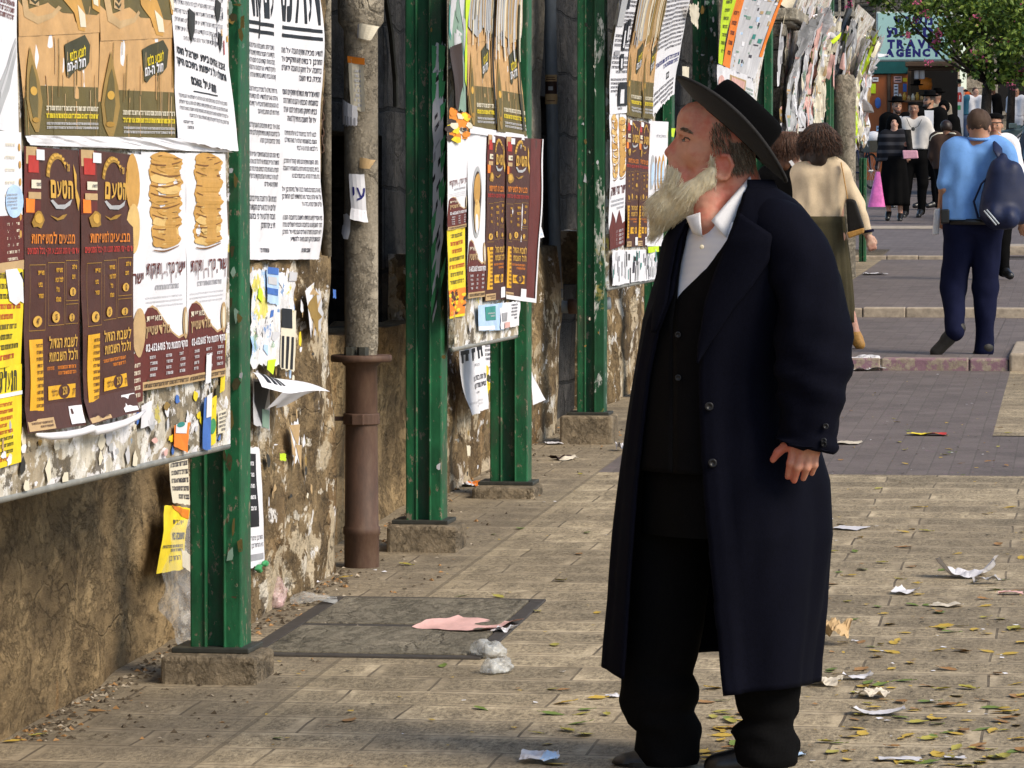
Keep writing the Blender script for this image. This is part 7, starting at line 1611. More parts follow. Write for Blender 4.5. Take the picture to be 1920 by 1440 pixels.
# --- smoking man facing the camera
J = stand(1868, 232, 520, w=.95); J.update(shL=(1848, 272), shR=(1896, 272), elR=(1912, 330), haR=(1915, 385, .05), elL=(1850, 330), haL=(1852, 380, .08), head=(1866, 234), neck=(1866, 258), anR=(1882, 505), ftR=(1894, 517, .12), knR=(1880, 450))
B = Human(40.0, J, 'man with dark skullcap and white shirt smoking, facing the camera behind the blue shirt', SKIN2, 1.0, face=(-.12, -1, -.1))
B.top('shirt', C_WHITE, 384, fat=.01, sleeve=.95, amp=.014); B.legs(C_BLACK); B.shoes(M_LEATHER); B.hair(HR[2], lo=.02, front=.03)
t = Sdf(.01); t.ell(B.hd+np.array((0, .005, .062)), (.094, .094, .062)); B.add('skullcap', t, C_BLACK, [lambda X, Y, Z: (B.hd[2]+.062)-Z])
q = np.array(on_y(1872, 248, 39.9)); b = MB(); b.tube([q-B.L, q-B.L+np.array((.03, -.06, -.03))], .005, 8); b.build('cigarette', I('white'), B.o)
B.panel('glasses', M_DARKM, ((1853, 229), (1880, 229), (1880, 231), (1853, 231)), .115)
B.panel('shirt_collar', C_WHITE, ((1853, 258), (1866, 268), (1882, 257), (1884, 264), (1866, 276), (1852, 266)), .10)
# --- woman in a black hood and striped jumper
def m_stripe():
    t = NT('dark grey striped knit'); c = t.co(); sx = t.n('SeparateXYZ'); t.l(c, sx.inputs[0]); w = t.math('FRACT', t.math('MULTIPLY', sx.outputs['Z'], 8.5)); g = t.math('GREATER_THAN', w, .58)
    return t.out(t.mix(g, (.008, .008, .011), (.045, .045, .052)), .9, .2)
C_STRIPE = m_stripe()
J = stand(1677, 231, 411); J.update(shL=(1659, 256), shR=(1694, 256), elL=(1652, 288), elR=(1706, 288, .03), haL=(1646, 316), haR=(1700, 275, .2), hipL=(1669, 312), hipR=(1685, 312), anL=(1666, 398), anR=(1688, 402), ftL=(1664, 410, .1), ftR=(1687, 413, .14))
B = Human(58.5, J, 'woman in a black headscarf and dark striped jumper holding a bright pink bag', SKIN3, .97, face=(.12, -1, 0))
B.top('jumper', C_STRIPE, 306, sleeve=.97, loose=.02); B.skirt(C_BLACK, 386, .17, .22, 9); B.shoes(M_LEATHER)
c = B.hd; t = Sdf(.03); t.ell(c+np.array((0, .015, .03)), (.105, .11, .115)); t.cap(c+np.array((-.06, .02, 0)), c+np.array((-.09, .03, -.16)), .06, .06); t.cap(c+np.array((.05, .02, 0)), c+np.array((.07, .03, -.16)), .06, .06); t.ell(c+np.array((.005, -.10, -.018)), (.058, .09, .088), None, .01, '-'); B.add('headscarf', t, C_BLACK, None, .006, 12)
def handbag(name, px, Y, m, label, cat='bag', d=.06):
    P = [np.array(on_y(x, y, Y)) for x, y in px]; C0 = .5*(P[2]+P[3]); b = MB(); P = [p-C0 for p in P]
    n = 10
    def fn(u, v):
        a = P[0]*(1-v)+P[3]*v; c_ = P[1]*(1-v)+P[2]*v; an = 2*pi*u; w = .5+.5*cos(an); q = c_*w+a*(1-w)
        return q+np.array((0, -d*sin(an)*(.35+.65*v)+.01*float(vnoise(u*9, v*6, 2)), .0))
    b.grid(fn, 20, n); o = b.build(name, m, smooth=True); o.location = C0; tag(o, label, cat); return o
M_PINK = mat('pink plastic bag', (.72, .16, .46), .4, .25, 18)
handbag('plastic_bag', ((1642, 322), (1650, 322), (1660, 388), (1627, 388)), 58.3, M_PINK, 'bright pink plastic bag carried by the woman in the striped jumper')
b = MB(); P = [np.array(on_y(x, y, 58.15)) for x, y in ((1692, 282), (1720, 282), (1722, 297), (1694, 298))]; C0 = P[3]; bagbody(b, [p-C0 for p in P], .02, .05); o = b.build('pink_packet', mat('pale pink packet', (.70, .36, .44), .5, .2)); o.location = C0; bevel(o, .012, 2); tag(o, 'pale pink packet held at the waist between the striped jumper and the white shirt', 'packet')
handbag('black_bag', ((1695, 243), (1708, 243), (1712, 282), (1702, 284)), 58.2, C_BAG, 'small black bag under the arm of the woman in the striped jumper', d=.05)
# --- man in a white shirt behind her
J = stand(1713, 205, 407, w=1.0); J.update(shL=(1694, 232), shR=(1737, 232), elR=(1751, 262), haR=(1753, 300, .03), elL=(1690, 262), haL=(1700, 290, .1), anL=(1697, 396), anR=(1727, 394), ftL=(1694, 407, .12), ftR=(1722, 405, .2), knL=(1700, 348), knR=(1730, 345), hipL=(1705, 298), hipR=(1726, 298))
B = Human(60.0, J, 'dark skinned man in a white shirt and black cap beside the striped jumper', SKIN4, 1.02, face=(.02, -1, -.05))
B.top('shirt', cloth('off white shirt', (.56, .53, .50), .75, .08), 284, sleeve=.93, amp=.014); B.legs(C_BLACK); B.shoes(M_LEATHER); B.hair(HR[2], lo=-.01, front=.03); t = Sdf(.01); t.ell(B.hd+np.array((0, .005, .07)), (.092, .094, .05)); B.add('cap', t, C_BLACK, [lambda X, Y, Z: (B.hd[2]+.062)-Z])
b = MB(); P = [np.array(on_y(x, y, 59.84))-B.L for x, y in ((1700, 222), (1706, 236), (1712, 242), (1722, 236), (1728, 224))]; b.tube(P, .005, 6); b.lathe([(0, 0), (.028, .0), (.03, .012), (0, .016)], c=tuple(P[2]), n=12, M=np.stack([(1, 0, 0), (0, 0, 1), (0, -1, 0)], 1)); b.build('neck_cord', M_DARKM, B.o)
# --- black hatted men behind
def hatman(x, yh, yf, Y, label, skin, face, beard=None, bl=.05, coat=C_BLACK, hatm=C_HAT, front=True, k=1.02, brim=.17):
    J = stand(x, yh, yf); B = Human(Y, J, label, skin, k, face=face); s_ = 7300/Y
    B.top('jacket', coat, yh+.95*s_, sleeve=.95, loose=.024); B.legs(C_BLACK); B.shoes(M_LEATHER); B.hair(HR[2], lo=.03, front=.03); B.hat(hatm, brim)
    if beard: B.beard(beard, bl)
    if front: B.panel('shirt_front', C_WHITE, ((x-.075*s_, yh+.155*s_), (x+.075*s_, yh+.155*s_), (x+.07*s_, yh+.45*s_), (x+.02*s_, yh+.62*s_), (x-.05*s_, yh+.5*s_)), .142)
    return B
hatman(1682, 200, 392, 64.0, 'young man with black hat and short beard left of the white shirted man', SKIN2, (.35, -1, 0), HB[1], .03)
hatman(1742, 189, 390, 63.0, 'bearded man with black hat and open jacket, turned sideways right of the white shirt', SKIN2, (-.8, -.6, 0), HB[0], .05)
B = hatman(1757, 181, 340, 79.0, 'man with black hat and pale beige coat, farthest of the hatted men', SKIN3, (-.7, -.7, 0), None, coat=cloth('pale beige coat', (.5, .42, .33)), front=False)
# --- someone in a brown top bending over, and a child in a dark hood
J = stand(1774, 240, 402, w=1.05); J.update(head=(1774, 241), haL=(1760, 318, -.2), haR=(1786, 318, -.2))
B = Human(57.0, J, 'person with dark hair in a brown striped top seen from behind, beside the blue shirt', SKIN4, .9, face=(-.1, 1, -.2))
B.top('top', cloth('dark brown top', (.035, .018, .012)), 320, sleeve=.95, loose=.03); B.legs(C_BLACK); B.shoes(M_LEATHER); B.hair(HB[0], lo=.05, size=1.12, front=.06, vol=.008)
for g in (-1, 1):
    b = MB(); q = B.chest-B.L; b.tube([q+np.array((g*.045, -.075, .08)), q+np.array((g*.12, -.085, .075)), q+np.array((g*.20, -.07, .03)), q+np.array((g*.235, -.06, -.03))], .012, 6); b.build('sleeve_stripe', I('cream'), B.o, smooth=True)
J = stand(1770, 203, 385); B = Human(69.0, J, 'person in a black hood looking over the shoulder of the bearded man', SKIN2, .95, face=(-.3, -1, -.1)); B.top('coat', C_BLACK, 300, sleeve=.95); B.legs(C_BLACK); B.shoes(M_LEATHER)
c = B.hd; t = Sdf(.03); t.ell(c+np.array((0, .015, .03)), (.105, .11, .12)); t.ell(c+np.array((-.02, -.10, -.018)), (.06, .09, .085), None, .01, '-'); B.add('hood', t, C_BLACK)
# --- tourists by the far end of the street
YF = 104.0; s_ = 7300/YF
C_TEAL = cloth('teal jacket', (.03, .13, .20)); C_JEAN = cloth('blue jeans', (.06, .09, .16)); C_ORANGE = cloth('orange backpack', (.75, .14, .03))
B = Human(YF, stand(1804, 171, 284), 'tourist with sunglasses and a teal jacket at the far end of the street', SKIN3, 1.0, face=(.8, -.5, 0)); B.top('jacket', C_TEAL, 222, sleeve=.6); B.legs(C_JEAN); B.shoes(M_LEATHER); B.hair(mat('white hat cloth', (.5, .55, .55), .7), lo=-.03, size=1.12, name='sun_hat'); B.panel('sunglasses', M_LEATHER, ((1802, 168), (1812, 168), (1812, 172), (1802, 172)), .12)
b = MB(); q = np.array(on_y(1816, 205, YF+.1)); t = Sdf(.05); t.cap(q, np.array(on_y(1815, 180, YF+.1)), .15, .12); o = sdf_obj('backpack', t, .03, C_ORANGE); o.data.transform(Matrix.Translation(-Vector(q))); o.location = q; tag(o, 'orange backpack behind the tourist in the teal jacket', 'backpack')
B = hatman(1797, 160, 280, 108.0, 'man with a black hat just behind the tourist in teal', SKIN2, (.2, -1, 0), HB[0], .03, front=False)
B = Human(YF, stand(1829, 172, 284), 'tourist in a bright white shirt, left of the tree trunk', SKIN3, 1.0, face=(.8, -.6, 0)); B.top('shirt', C_WHITE, 222, sleeve=.5); B.legs(C_JEAN); B.shoes(M_LEATHER); B.hair(HB[1], lo=.03)
B = Human(YF, stand(1858, 168, 284), 'woman with long reddish hair and dark jacket, right of the tree trunk', SKIN3, 1.0, face=(-.7, -.6, 0)); B.top('jacket', C_BLACK, 232, sleeve=.95); B.legs(C_JEAN); B.shoes(M_LEATHER); B.hair(HB[2], long=.22, front=.02); B.panel('blouse', C_WHITE, ((1851, 180), (1859, 180), (1861, 212), (1853, 212)), .14)
B = Human(YF, stand(1906, 172, 284), 'person in white at the far right, beyond the parked cars', SKIN2, 1.0, face=(-.5, -1, 0)); B.top('shirt', C_WHITE, 225, sleeve=.5); B.legs(C_WHITE); B.shoes(M_LEATHER); B.hair(HB[0], lo=.03)
# ================================================================ FAR END OF THE STREET
M_FARST = m_wall('pale sunlit stone blocks', (.34, .29, .22), (.52, .45, .35), 0, (.7, .35), vs=1)
M_SHOPW = m_wall('grey shop wall', (.13, .12, .105), (.24, .215, .185), 0, (.6, .3), vs=1)
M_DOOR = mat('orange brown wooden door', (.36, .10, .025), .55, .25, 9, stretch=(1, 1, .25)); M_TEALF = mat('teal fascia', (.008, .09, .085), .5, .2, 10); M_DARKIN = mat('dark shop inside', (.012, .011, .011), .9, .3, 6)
M_WOOD = mat('old brown wood', (.10, .06, .035), .7, .35, 9, stretch=(.3, 1, 1)); M_SIGN = mat('mint sign face', (.42, .66, .61), .4, .06, 6); M_SFR = mat('sign frame', (.55, .62, .58), .4, .1)
M_GLASS = mat('dark car glass', (.02, .04, .06), .06, .2, 3, .8); M_WPAINT = mat('white car paint', (.70, .71, .72), .25, .04, 3, .6); M_BPAINT = mat('black car paint', (.012, .013, .015), .18, .2, 3, .7); M_GPAINT = mat('grey green car paint', (.20, .26, .23), .25, .1, 3, .6)
M_TYRE = mat('tyre rubber', (.015, .015, .015), .8, .2, 20); M_RIM = mat('wheel rim', (.42, .43, .45), .3, .1, 10, .6)
YS = 79.0; gS = gz(YS)-.1
def pz(px, py, Y): return on_y(px, py, Y)
sb = empty('shop_building', (on_y(1700, 300, YS)[0], YS, gz(YS)), 'grey shop building with orange brown wooden doors under a teal fascia', 'building'); SO = np.array(sb.location)
def sbox(name, x0, y0, x1, y1, d0, d1, m, parent=None, bv=0, toground=False):
    """box between two pixels on the shop front, from d0 to d1 metres in front of it"""
    a, c = on_y(x0, y0, YS-d1), on_y(x1, y1, YS-d1); z0 = gS if toground else c[2]
    b = MB(); b.box(a[0], c[0], YS-d1, YS-d0, z0, a[2]); b.v = [tuple(np.array(v)-SO) for v in b.v]; o = b.build(name, m, parent or sb); 
    if bv: bevel(o, bv, 2)
    return o
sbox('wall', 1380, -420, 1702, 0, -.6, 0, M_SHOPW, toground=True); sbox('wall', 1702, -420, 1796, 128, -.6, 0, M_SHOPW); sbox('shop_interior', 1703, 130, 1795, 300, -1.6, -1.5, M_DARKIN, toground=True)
d = sbox('door', 1621, 140, 1663, 300, .003, .06, M_DOOR, bv=.01, toground=True); sbox('door_frame', 1664, 132, 1669, 300, .003, .09, M_WOOD, toground=True)
sbox('door', 1670, 138, 1702, 300, .003, .05, M_DOOR, bv=.01, toground=True); sbox('fascia', 1633, 114, 1703, 138, .003, .12, M_TEALF, bv=.01); sbox('lintel', 1630, 106, 1660, 113, .003, .1, M_WOOD)
sbox('awning_board', 1697, 116, 1792, 124, .3, .9, M_WOOD, bv=.01); sbox('awning_board', 1702, 125, 1790, 131, .25, .7, M_WOOD, bv=.01); sbox('awning_post', 1702, 131, 1707, 300, .1, .2, M_WOOD, toground=True)
sbox('shelf', 1676, 188, 1740, 191, .1, .5, M_WOOD)
for k in range(5): sbox('louvre', 1598, 8+k*9, 1640, 11+k*9, .003, .05, M_DARKM)
for x in (1572, 1584, 1597): sbox('wall_pipe', x, -60, x+4, 120, .003, .12, M_PALE)
sbox('beam', 1560, 22, 1602, 30, .003, .2, M_PALE)
def note(x0, y0, x1, y1, m, label, d=.07, rows=0, extra=None):
    a, c = on_y(x0, y0, YS-d), on_y(x1, y1, YS-d); b = MB(); b.box(a[0], c[0], YS-d-.008, YS-d, c[2], a[2]); b.v = [tuple(np.array(v)) for v in b.v]
    for k in range(rows): z = a[2]+(c[2]-a[2])*(k+.6)/(rows+.4); b.box(a[0]+(c[0]-a[0])*.15, c[0]-(c[0]-a[0])*.15, YS-d-.012, YS-d-.008, z-.012, z+.012, 1)
    o = b.build('notice', [m, I('ink')]); return tag(o, label, 'notice')
note(1622, 157, 1642, 175, I('lime'), 'large lime yellow notice on the orange brown door'); note(1618, 209, 1624, 228, I('lime'), 'narrow lime yellow notice at the left edge of the orange brown door')
note(1636, 145, 1647, 153, I('white'), 'small white number notice at the top of the orange brown door', rows=1); note(1643, 236, 1656, 246, I('lblue'), 'white and blue sticker low on the orange brown door', rows=1)
note(1676, 143, 1691, 155, I('pink'), 'pink notice at the top of the narrow door beside the shop', .06, 2); note(1693, 146, 1701, 153, I('yellow'), 'small yellow notice on the narrow door beside the shop', .06); note(1676, 158, 1684, 186, I('white'), 'white paper scraps on the narrow door beside the shop', .06, 4); note(1693, 157, 1700, 172, I('blue'), 'blue notice on the narrow door beside the shop', .06)
t = Sdf(.01); q = np.array(on_y(1646, 193, YS-.08)); t.ell(q, (.065, .012, .115)); o = sdf_obj('sticker', t, .012, I('blue')); o.data.transform(Matrix.Translation(-Vector(q))); o.location = q; tag(o, 'blue bottle shaped sticker on the orange brown door', 'sticker')
# wares on the shelf
for k in range(8):
    q = np.array(on_y(1680+k*8, 188, YS-.3)); b = MB(); hgt = .10+.03*(k % 3); b.lathe([(0, 0), (.035, 0), (.038, hgt*.7), (.02, hgt*.8), (.022, hgt), (0, hgt)], n=10); o = b.build('jar', [I('tan'), I('cream'), I('gold')][k % 3], smooth=True); o.location = q; tag(o, 'small pale jar standing on the shop shelf', 'jar', 'jars on the shop shelf')
for j, (px, py, mk) in enumerate(((1722, 152, C_HAT), (1735, 160, I('orange')))):
    q = np.array(on_y(px, py+8, YS-.35)); b = MB(); b.lathe([(0, 0), (.16, 0), (.17, .02), (.10, .025), (.095, .10), (.0, .11)] if j == 0 else [(0, 0), (.12, 0), (.14, .1), (.12, .22), (0, .25)], n=20, sy=.85); o = b.build('display_hat' if j == 0 else 'orange_basket', mk, smooth=True); o.location = q; tag(o, 'black hat on display in the open shop' if j == 0 else 'orange basket hanging in the open shop', 'hat' if j == 0 else 'basket')
for j, px in enumerate((1719, 1729)):
    q = np.array(on_y(px, 148, YS-.45)); b = MB(); b.grid(lambda u, v: (-.05+.1*u, .012*sin(u*6), .22*(1-v)), 6, 6); o = b.build('hanging_cloth', I('white'), smooth=True); modify(o, 'SOLIDIFY', thickness=.006); o.location = q; tag(o, 'white cloth hanging under the shop awning', 'cloth', 'white cloths under the awning')
# hanging sign
SY = 76.0; a, c = on_y(1643, 22, SY), on_y(1785, 114, SY); sg = empty('shop_sign', (.5*(a[0]+c[0]), SY, c[2]), 'mint green shop sign with navy Hebrew lettering and TRAVEL AGENCY, partly behind leaves', 'sign'); GO = np.array(sg.location)
b = MB(); b.box(a[0], c[0], SY, SY+.22, c[2], a[2]); b.v = [tuple(np.array(v)-GO) for v in b.v]; o = b.build('sign_box', M_SFR, sg); bevel(o, .02, 2)
b = MB(); b.box(a[0]+.035, c[0]-.035, SY-.012, SY-.002, c[2]+.03, a[2]-.03); b.v = [tuple(np.array(v)-GO) for v in b.v]; b.build('sign_face', M_SIGN, sg)
class Flat:
    def p(s, a, z, d=0.0): return (a, SY-.012-d, z)
s = Sheet([(a[0]+.035, a[2]-.03), (c[0]-.035, a[2]-.03), (c[0]-.035, c[2]+.03), (a[0]+.035, c[2]+.03)], Flat(), M_SIGN, 0, 1, 0, None, .001)
X_ = lambda px: (px-1646.3)/(1781.7-1646.3); Y_ = lambda py: (py-24)/(112-24)
s.text('משרד', X_(1750), Y_(46), .17, 'navy', 'r', .05, fit=.55); s.text('נסיעות', X_(1768), Y_(69), .19, 'navy', 'r', .05, fit=X_(1768)-X_(1663)); s.text('TRAVEL', X_(1664), Y_(90), .145, 'navy', 'l', .07, fit=X_(1766)-X_(1664), heb=False); s.text('AGENCY', X_(1660), Y_(106), .13, 'navy', 'l', .07, fit=X_(1766)-X_(1660), heb=False)
s.bulge = 0; o = s.build('x', 'sign'); o.data.transform(Matrix.Translation(Vector(o.location)-Vector(GO))); o.location = (0, 0, 0); o.parent = sg; o.name = 'sign_lettering'
for k_ in ('label', 'category'): del o[k_]
me = o.data
# grey hood on the last pier
q0, q1 = on_y(1603, 180, 44.4), on_y(1633, 207, 44.4); b = MB(); w = q1[0]-q0[0]; hh = q0[2]-q1[2]
pr = [(0, hh*.98), (w*.55, hh*.80), (w*.85, hh*.45), (w, .0), (w, -.01), (0, -.01)]
b.add([(x, 0, z) for x, z in pr]+[(x, .7, z) for x, z in pr], [tuple(range(5, -1, -1)), tuple(range(6, 12))]+[(i, (i+1) % 6, 6+(i+1) % 6, 6+i) for i in range(6)]); o = b.build('metal_hood', mat('grey painted hood', (.17, .16, .16), .5, .2)); o.location = (q0[0], 44.4, q1[2]); bevel(o, .01, 2); tag(o, 'grey curved metal hood jutting from the last pier beside the orange door', 'hood')
# round plastered pillar under the last papers
q = np.array(on_y(1582, 300, 40.6)); b = MB(); b.lathe([(.13, 0), (.125, .3), (.12, 1.6), (.118, 2.05), (.09, 2.1), (0, 2.1)], n=22, sy=1.0); v = np.array(b.v); v[:, :2] *= (1+.06*vnoise(v[:, 0]*9, v[:, 1]*9, v[:, 2]*5))[:, None]; b.v = [tuple(p) for p in v]; o = b.build('plastered_pillar', M_ASB, smooth=True); o.location = (q[0], 40.6, gz(40.6)); tag(o, 'round grey plastered pillar behind the dark haired woman in beige', 'pillar')
# --- bicycle leaning by the door
BY = 73.5; bq = np.array((on_y(1633, 300, BY)[0], BY, gz(BY))); bk = empty('bicycle', bq, 'dark bicycle with a basket leaning by the orange brown door', 'bicycle'); ba = radians(62)
bd = np.array((cos(ba), -sin(ba), 0)); up_ = np.array((0, 0, 1.))
def bp(u, z, w=0): return bd*u+up_*z+np.array((bd[1], -bd[0], 0))*w
for u in (0, -1.02):
    b = MB(); b.tube([bp(u+.315*cos(t), .335+.315*sin(t)) for t in np.linspace(0, 2*pi, 33)], .021, 8, cap=False); wh = b.build('tyre', M_TYRE, bk, smooth=True)
    b = MB()
    for k in range(12): t = 2*pi*k/12; b.tube([bp(u, .335), bp(u+.3*cos(t), .335+.3*sin(t))], .003, 4, cap=False)
    b.tube([bp(u, .335, -.04), bp(u, .335, .04)], .025, 8); b.build('spokes', M_RIM, wh)
b = MB()
for p, q_ in (((-.45, .30), (-.62, .82)), ((-.45, .30), (-.12, .78)), ((-.60, .76), (-.13, .84)), ((-.12, .72), (-.09, .95)), ((-.12, .74), (0, .335)), ((-1.02, .335), (-.45, .30)), ((-1.02, .335), (-.6, .76))): b.tube([bp(*p), bp(*q_)], .017, 8)
b.build('frame', C_PACK, bk, smooth=True)
b = MB(); b.tube([bp(-.2, 1.02, -.28), bp(-.1, 1.03, -.2), bp(-.07, .98, 0), bp(-.1, 1.03, .2), bp(-.2, 1.02, .28)], .013, 8); b.build('handlebar', M_RIM, bk, smooth=True)
t = Sdf(.03); t.cap(bp(-.76, .87), bp(-.55, .86), .07, .03); sdf_obj('saddle', t, .015, M_LEATHER, bk)
b = MB(); b.box(-.02, .26, -.15, .15, .68, .90); b.v = [tuple(bp(v[0], v[2], v[1])) for v in b.v]; b.build('basket', M_DARKM, bk)
q = bq+bp(.1, .90); t = Sdf(.05); t.ell(q+np.array((0, 0, .06)), (.15, .14, .12)); t.ell(q+np.array((-.08, 0, .0)), (.1, .1, .1)); o = sdf_obj('white_bag', t, .02, I('white')); o.data.transform(Matrix.Translation(-Vector(q))); o.location = q; tag(o, 'white bag lying in the bicycle basket', 'bag')
# --- white post, hoarding with writing, far buildings
q = on_y(1789, 225, 84); b = MB(); b.lathe([(.06, 0), (.06, 1.95), (.05, 1.97), (.045, 2.08), (.05, 2.1), (.03, 2.16), (0, 2.18)], n=16); o = b.build('white_post', mat('white painted post', (.75, .75, .74), .5, .08), smooth=True); o.location = (q[0], 84, on_y(1789, 140, 84)[2]-2.16); tag(o, 'white painted post standing right of the shop opening', 'post')
b = MB(); q0, q1 = on_y(1758, 163, 100), on_y(1806, 240, 100); b.box(q0[0], q1[0], 100, 100.1, gz(100), q0[2]); o = b.build('hoarding', mat('pale hoarding', (.48, .50, .48), .6, .1)); tag(o, 'pale hoarding with red and green writing behind the white post', 'hoarding'); 
class Flat2:
    def p(s, a, z, d=0.0): return (a, 99.995-d, z)
s = Sheet([(q0[0], q0[2]), (q1[0], q0[2]), (q1[0], q1[2]), (q0[0], q1[2])], Flat2(), 'lgrey', 0, 2, 0, None, .002); s.text('מכירה', .95, .35, .2, 'red', 'r', .06, fit=.8); s.rect(.2, .45, .9, .56, 'green', 2); s.rect(.55, .6, .75, .85, 'navy', 2); s.build('pale poster with red lettering and a green band on the hoarding')
def facade(name, x0, x1, Y, z1, m, label, rows, cols, depth=6, win=M_DARKIN):
    g = gz(Y)-.3; r = empty(name, (.5*(x0+x1), Y, gz(Y)), label, 'building'); O = np.array(r.location); b = MB(); b.box(x0, x1, Y, Y+depth, g, z1); b.v = [tuple(np.array(v)-O) for v in b.v]; b.build('wall', m, r)
    b = MB(); b.box(x0-.1, x1+.1, Y-.15, Y-.003, z1-.35, z1+.1); b.v = [tuple(np.array(v)-O) for v in b.v]; b.build('cornice', M_PALE, r)
    for j in range(rows):
        for i in range(cols):
            cx = x0+(x1-x0)*(i+.5)/cols-O[0]; z = 1.0+j*3.2; b = MB(); b.box(cx-.55, cx+.55, -.02, .1, z, z+1.7); w = b.build('window', win, r); b = MB(); b.box(cx-.68, cx+.68, -.10, -.021, z-.14, z-.02); b.box(cx-.68, cx-.56, -.06, -.021, z-.019, z+1.85); b.box(cx+.56, cx+.68, -.06, -.021, z-.019, z+1.85); b.box(cx-.559, cx+.559, -.06, -.021, z+1.72, z+1.85); b.build('window_frame', M_PALE, w)
    return r
facade('stone_building', -3.6, 9, 128, 17, M_FARST, 'pale stone building closing the street behind the trees', 4, 4)
facade('stone_building', -16, -3.7, 118, 18, M_FARST, 'pale stone building rising behind the shop sign', 4, 4)
facade('stone_building', 3.4, 9.4, 70, 9, M_FARST, 'pale stone building across the street, right of the picture', 2, 2, 45)
# --- cars
def car(x, Y, rot, m, label, L=4.1, W=1.68, H=1.42):
    r = empty('parked_car', (x, Y, gz(Y)), label, 'car'); r.rotation_euler = (0, 0, rot)
    side = [(-L/2, .35), (-L/2, .72), (-L*.46, .80), (-L*.22, .88), (-L*.10, H*.96), (L*.06, H), (L*.24, H*.97), (L*.38, .95), (L*.47, .90), (L/2, .78), (L/2, .35)]
    b = MB(); n = len(side)
    rows = []
    for wv, inz in ((-1, .0), (-.96, .0), (.96, .0), (1, .0)):
        rows.append([(px, wv*W/2*(1-.16*max(0, (pz_-.85)/(H-.85))), pz_ if abs(wv) < 1 else .35+(pz_-.35)*.97) for px, pz_ in side])
    v = [p for r_ in rows for p in r_]; f = [(j*n+i, j*n+(i+1) % n, (j+1)*n+(i+1) % n, (j+1)*n+i) for j in range(3) for i in range(n)]+[tuple(range(n-1, -1, -1)), tuple(3*n+i for i in range(n))]
    o = mesh_obj('body', v, f, m, r); bevel(o, .05, 3)
    b = MB(); k = lambda z: W/2*(1-.16*max(0, (z-.85)/(H-.85)))
    for sg_ in (-1, 1):
        b = MB(); zz = [(-L*.20, .90), (-L*.11, H*.91), (L*.05, H*.94), (L*.05, .90)]; b.add([(px, sg_*(k(z)+.006), z) for px, z in zz], [(0, 1, 2, 3)]); b.build('side_window', M_GLASS, r)
        b = MB(); zz = [(L*.07, .90), (L*.07, H*.94), (L*.22, H*.92), (L*.35, .93)]; b.add([(px, sg_*(k(z)+.006), z) for px, z in zz], [(0, 1, 2, 3)]); b.build('side_window', M_GLASS, r)
        b = MB(); b.box(-L*.28, -L*.24, sg_*W/2-.02 if sg_ > 0 else -W/2-.12, sg_*W/2+.12 if sg_ > 0 else -W/2+.02, .88, 1.0); o = b.build('wing_mirror', m, r); bevel(o, .02, 2)
    for (p, q_), nm in ((((-L*.22, .885), (-L*.105, H*.95)), 'windscreen'), (((L*.25, H*.955), (L*.375, .965)), 'rear_window')):
        nx = .012 if nm == 'windscreen' else -.012; b = MB(); b.add([(p[0]-nx, -k(p[1])*.88, p[1]+.012), (p[0]-nx, k(p[1])*.88, p[1]+.012), (q_[0]-nx, k(q_[1])*.88, q_[1]+.012), (q_[0]-nx, -k(q_[1])*.88, q_[1]+.012)], [(0, 1, 2, 3)]); b.build(nm, M_GLASS, r)
    for wx in (-L*.31, L*.30):
        for sg_ in (-1, 1):
            b = MB(); M = np.stack([(1, 0, 0), (0, 0, 1), (0, sg_, 0)], 1); b.lathe([(.18, -.02), (.29, -.02), (.31, .03), (.31, .14), (.29, .19), (.19, .19)], c=(wx, sg_*(W/2-.17), .31), n=24, M=M); w = b.build('wheel', M_TYRE, r, smooth=True); b = MB(); b.lathe([(.19, .185), (.17, .16), (.06, .17), (0, .175)], c=(wx, sg_*(W/2-.17), .31), n=18, M=M); b.build('rim', M_RIM, w)
    for sg_ in (-1, 1):
        b = MB(); b.box(-L/2-.012, -L/2+.08, sg_*W*.36-.16, sg_*W*.36+.16, .6, .73); o = b.build('headlight', M_RIM, r); bevel(o, .03, 2); b = MB(); b.box(L/2-.06, L/2+.012, sg_*W*.40-.12, sg_*W*.40+.12, .62, .80); o = b.build('tail_light', I('red'), r); bevel(o, .02, 2)
    return r
car(on_y(1990, 300, 71)[0], 71, 0.06, M_WPAINT, 'white parked car crossing the view behind the smoking man'); car(on_y(1995, 250, 87)[0], 87, -.05, M_GPAINT, 'grey green car beyond the white car, under the tree', H=1.5)
car(on_y(1899, 300, 57)[0]+.84, 59, pi/2, M_BPAINT, 'black car at the right picture edge, parked along the kerb')
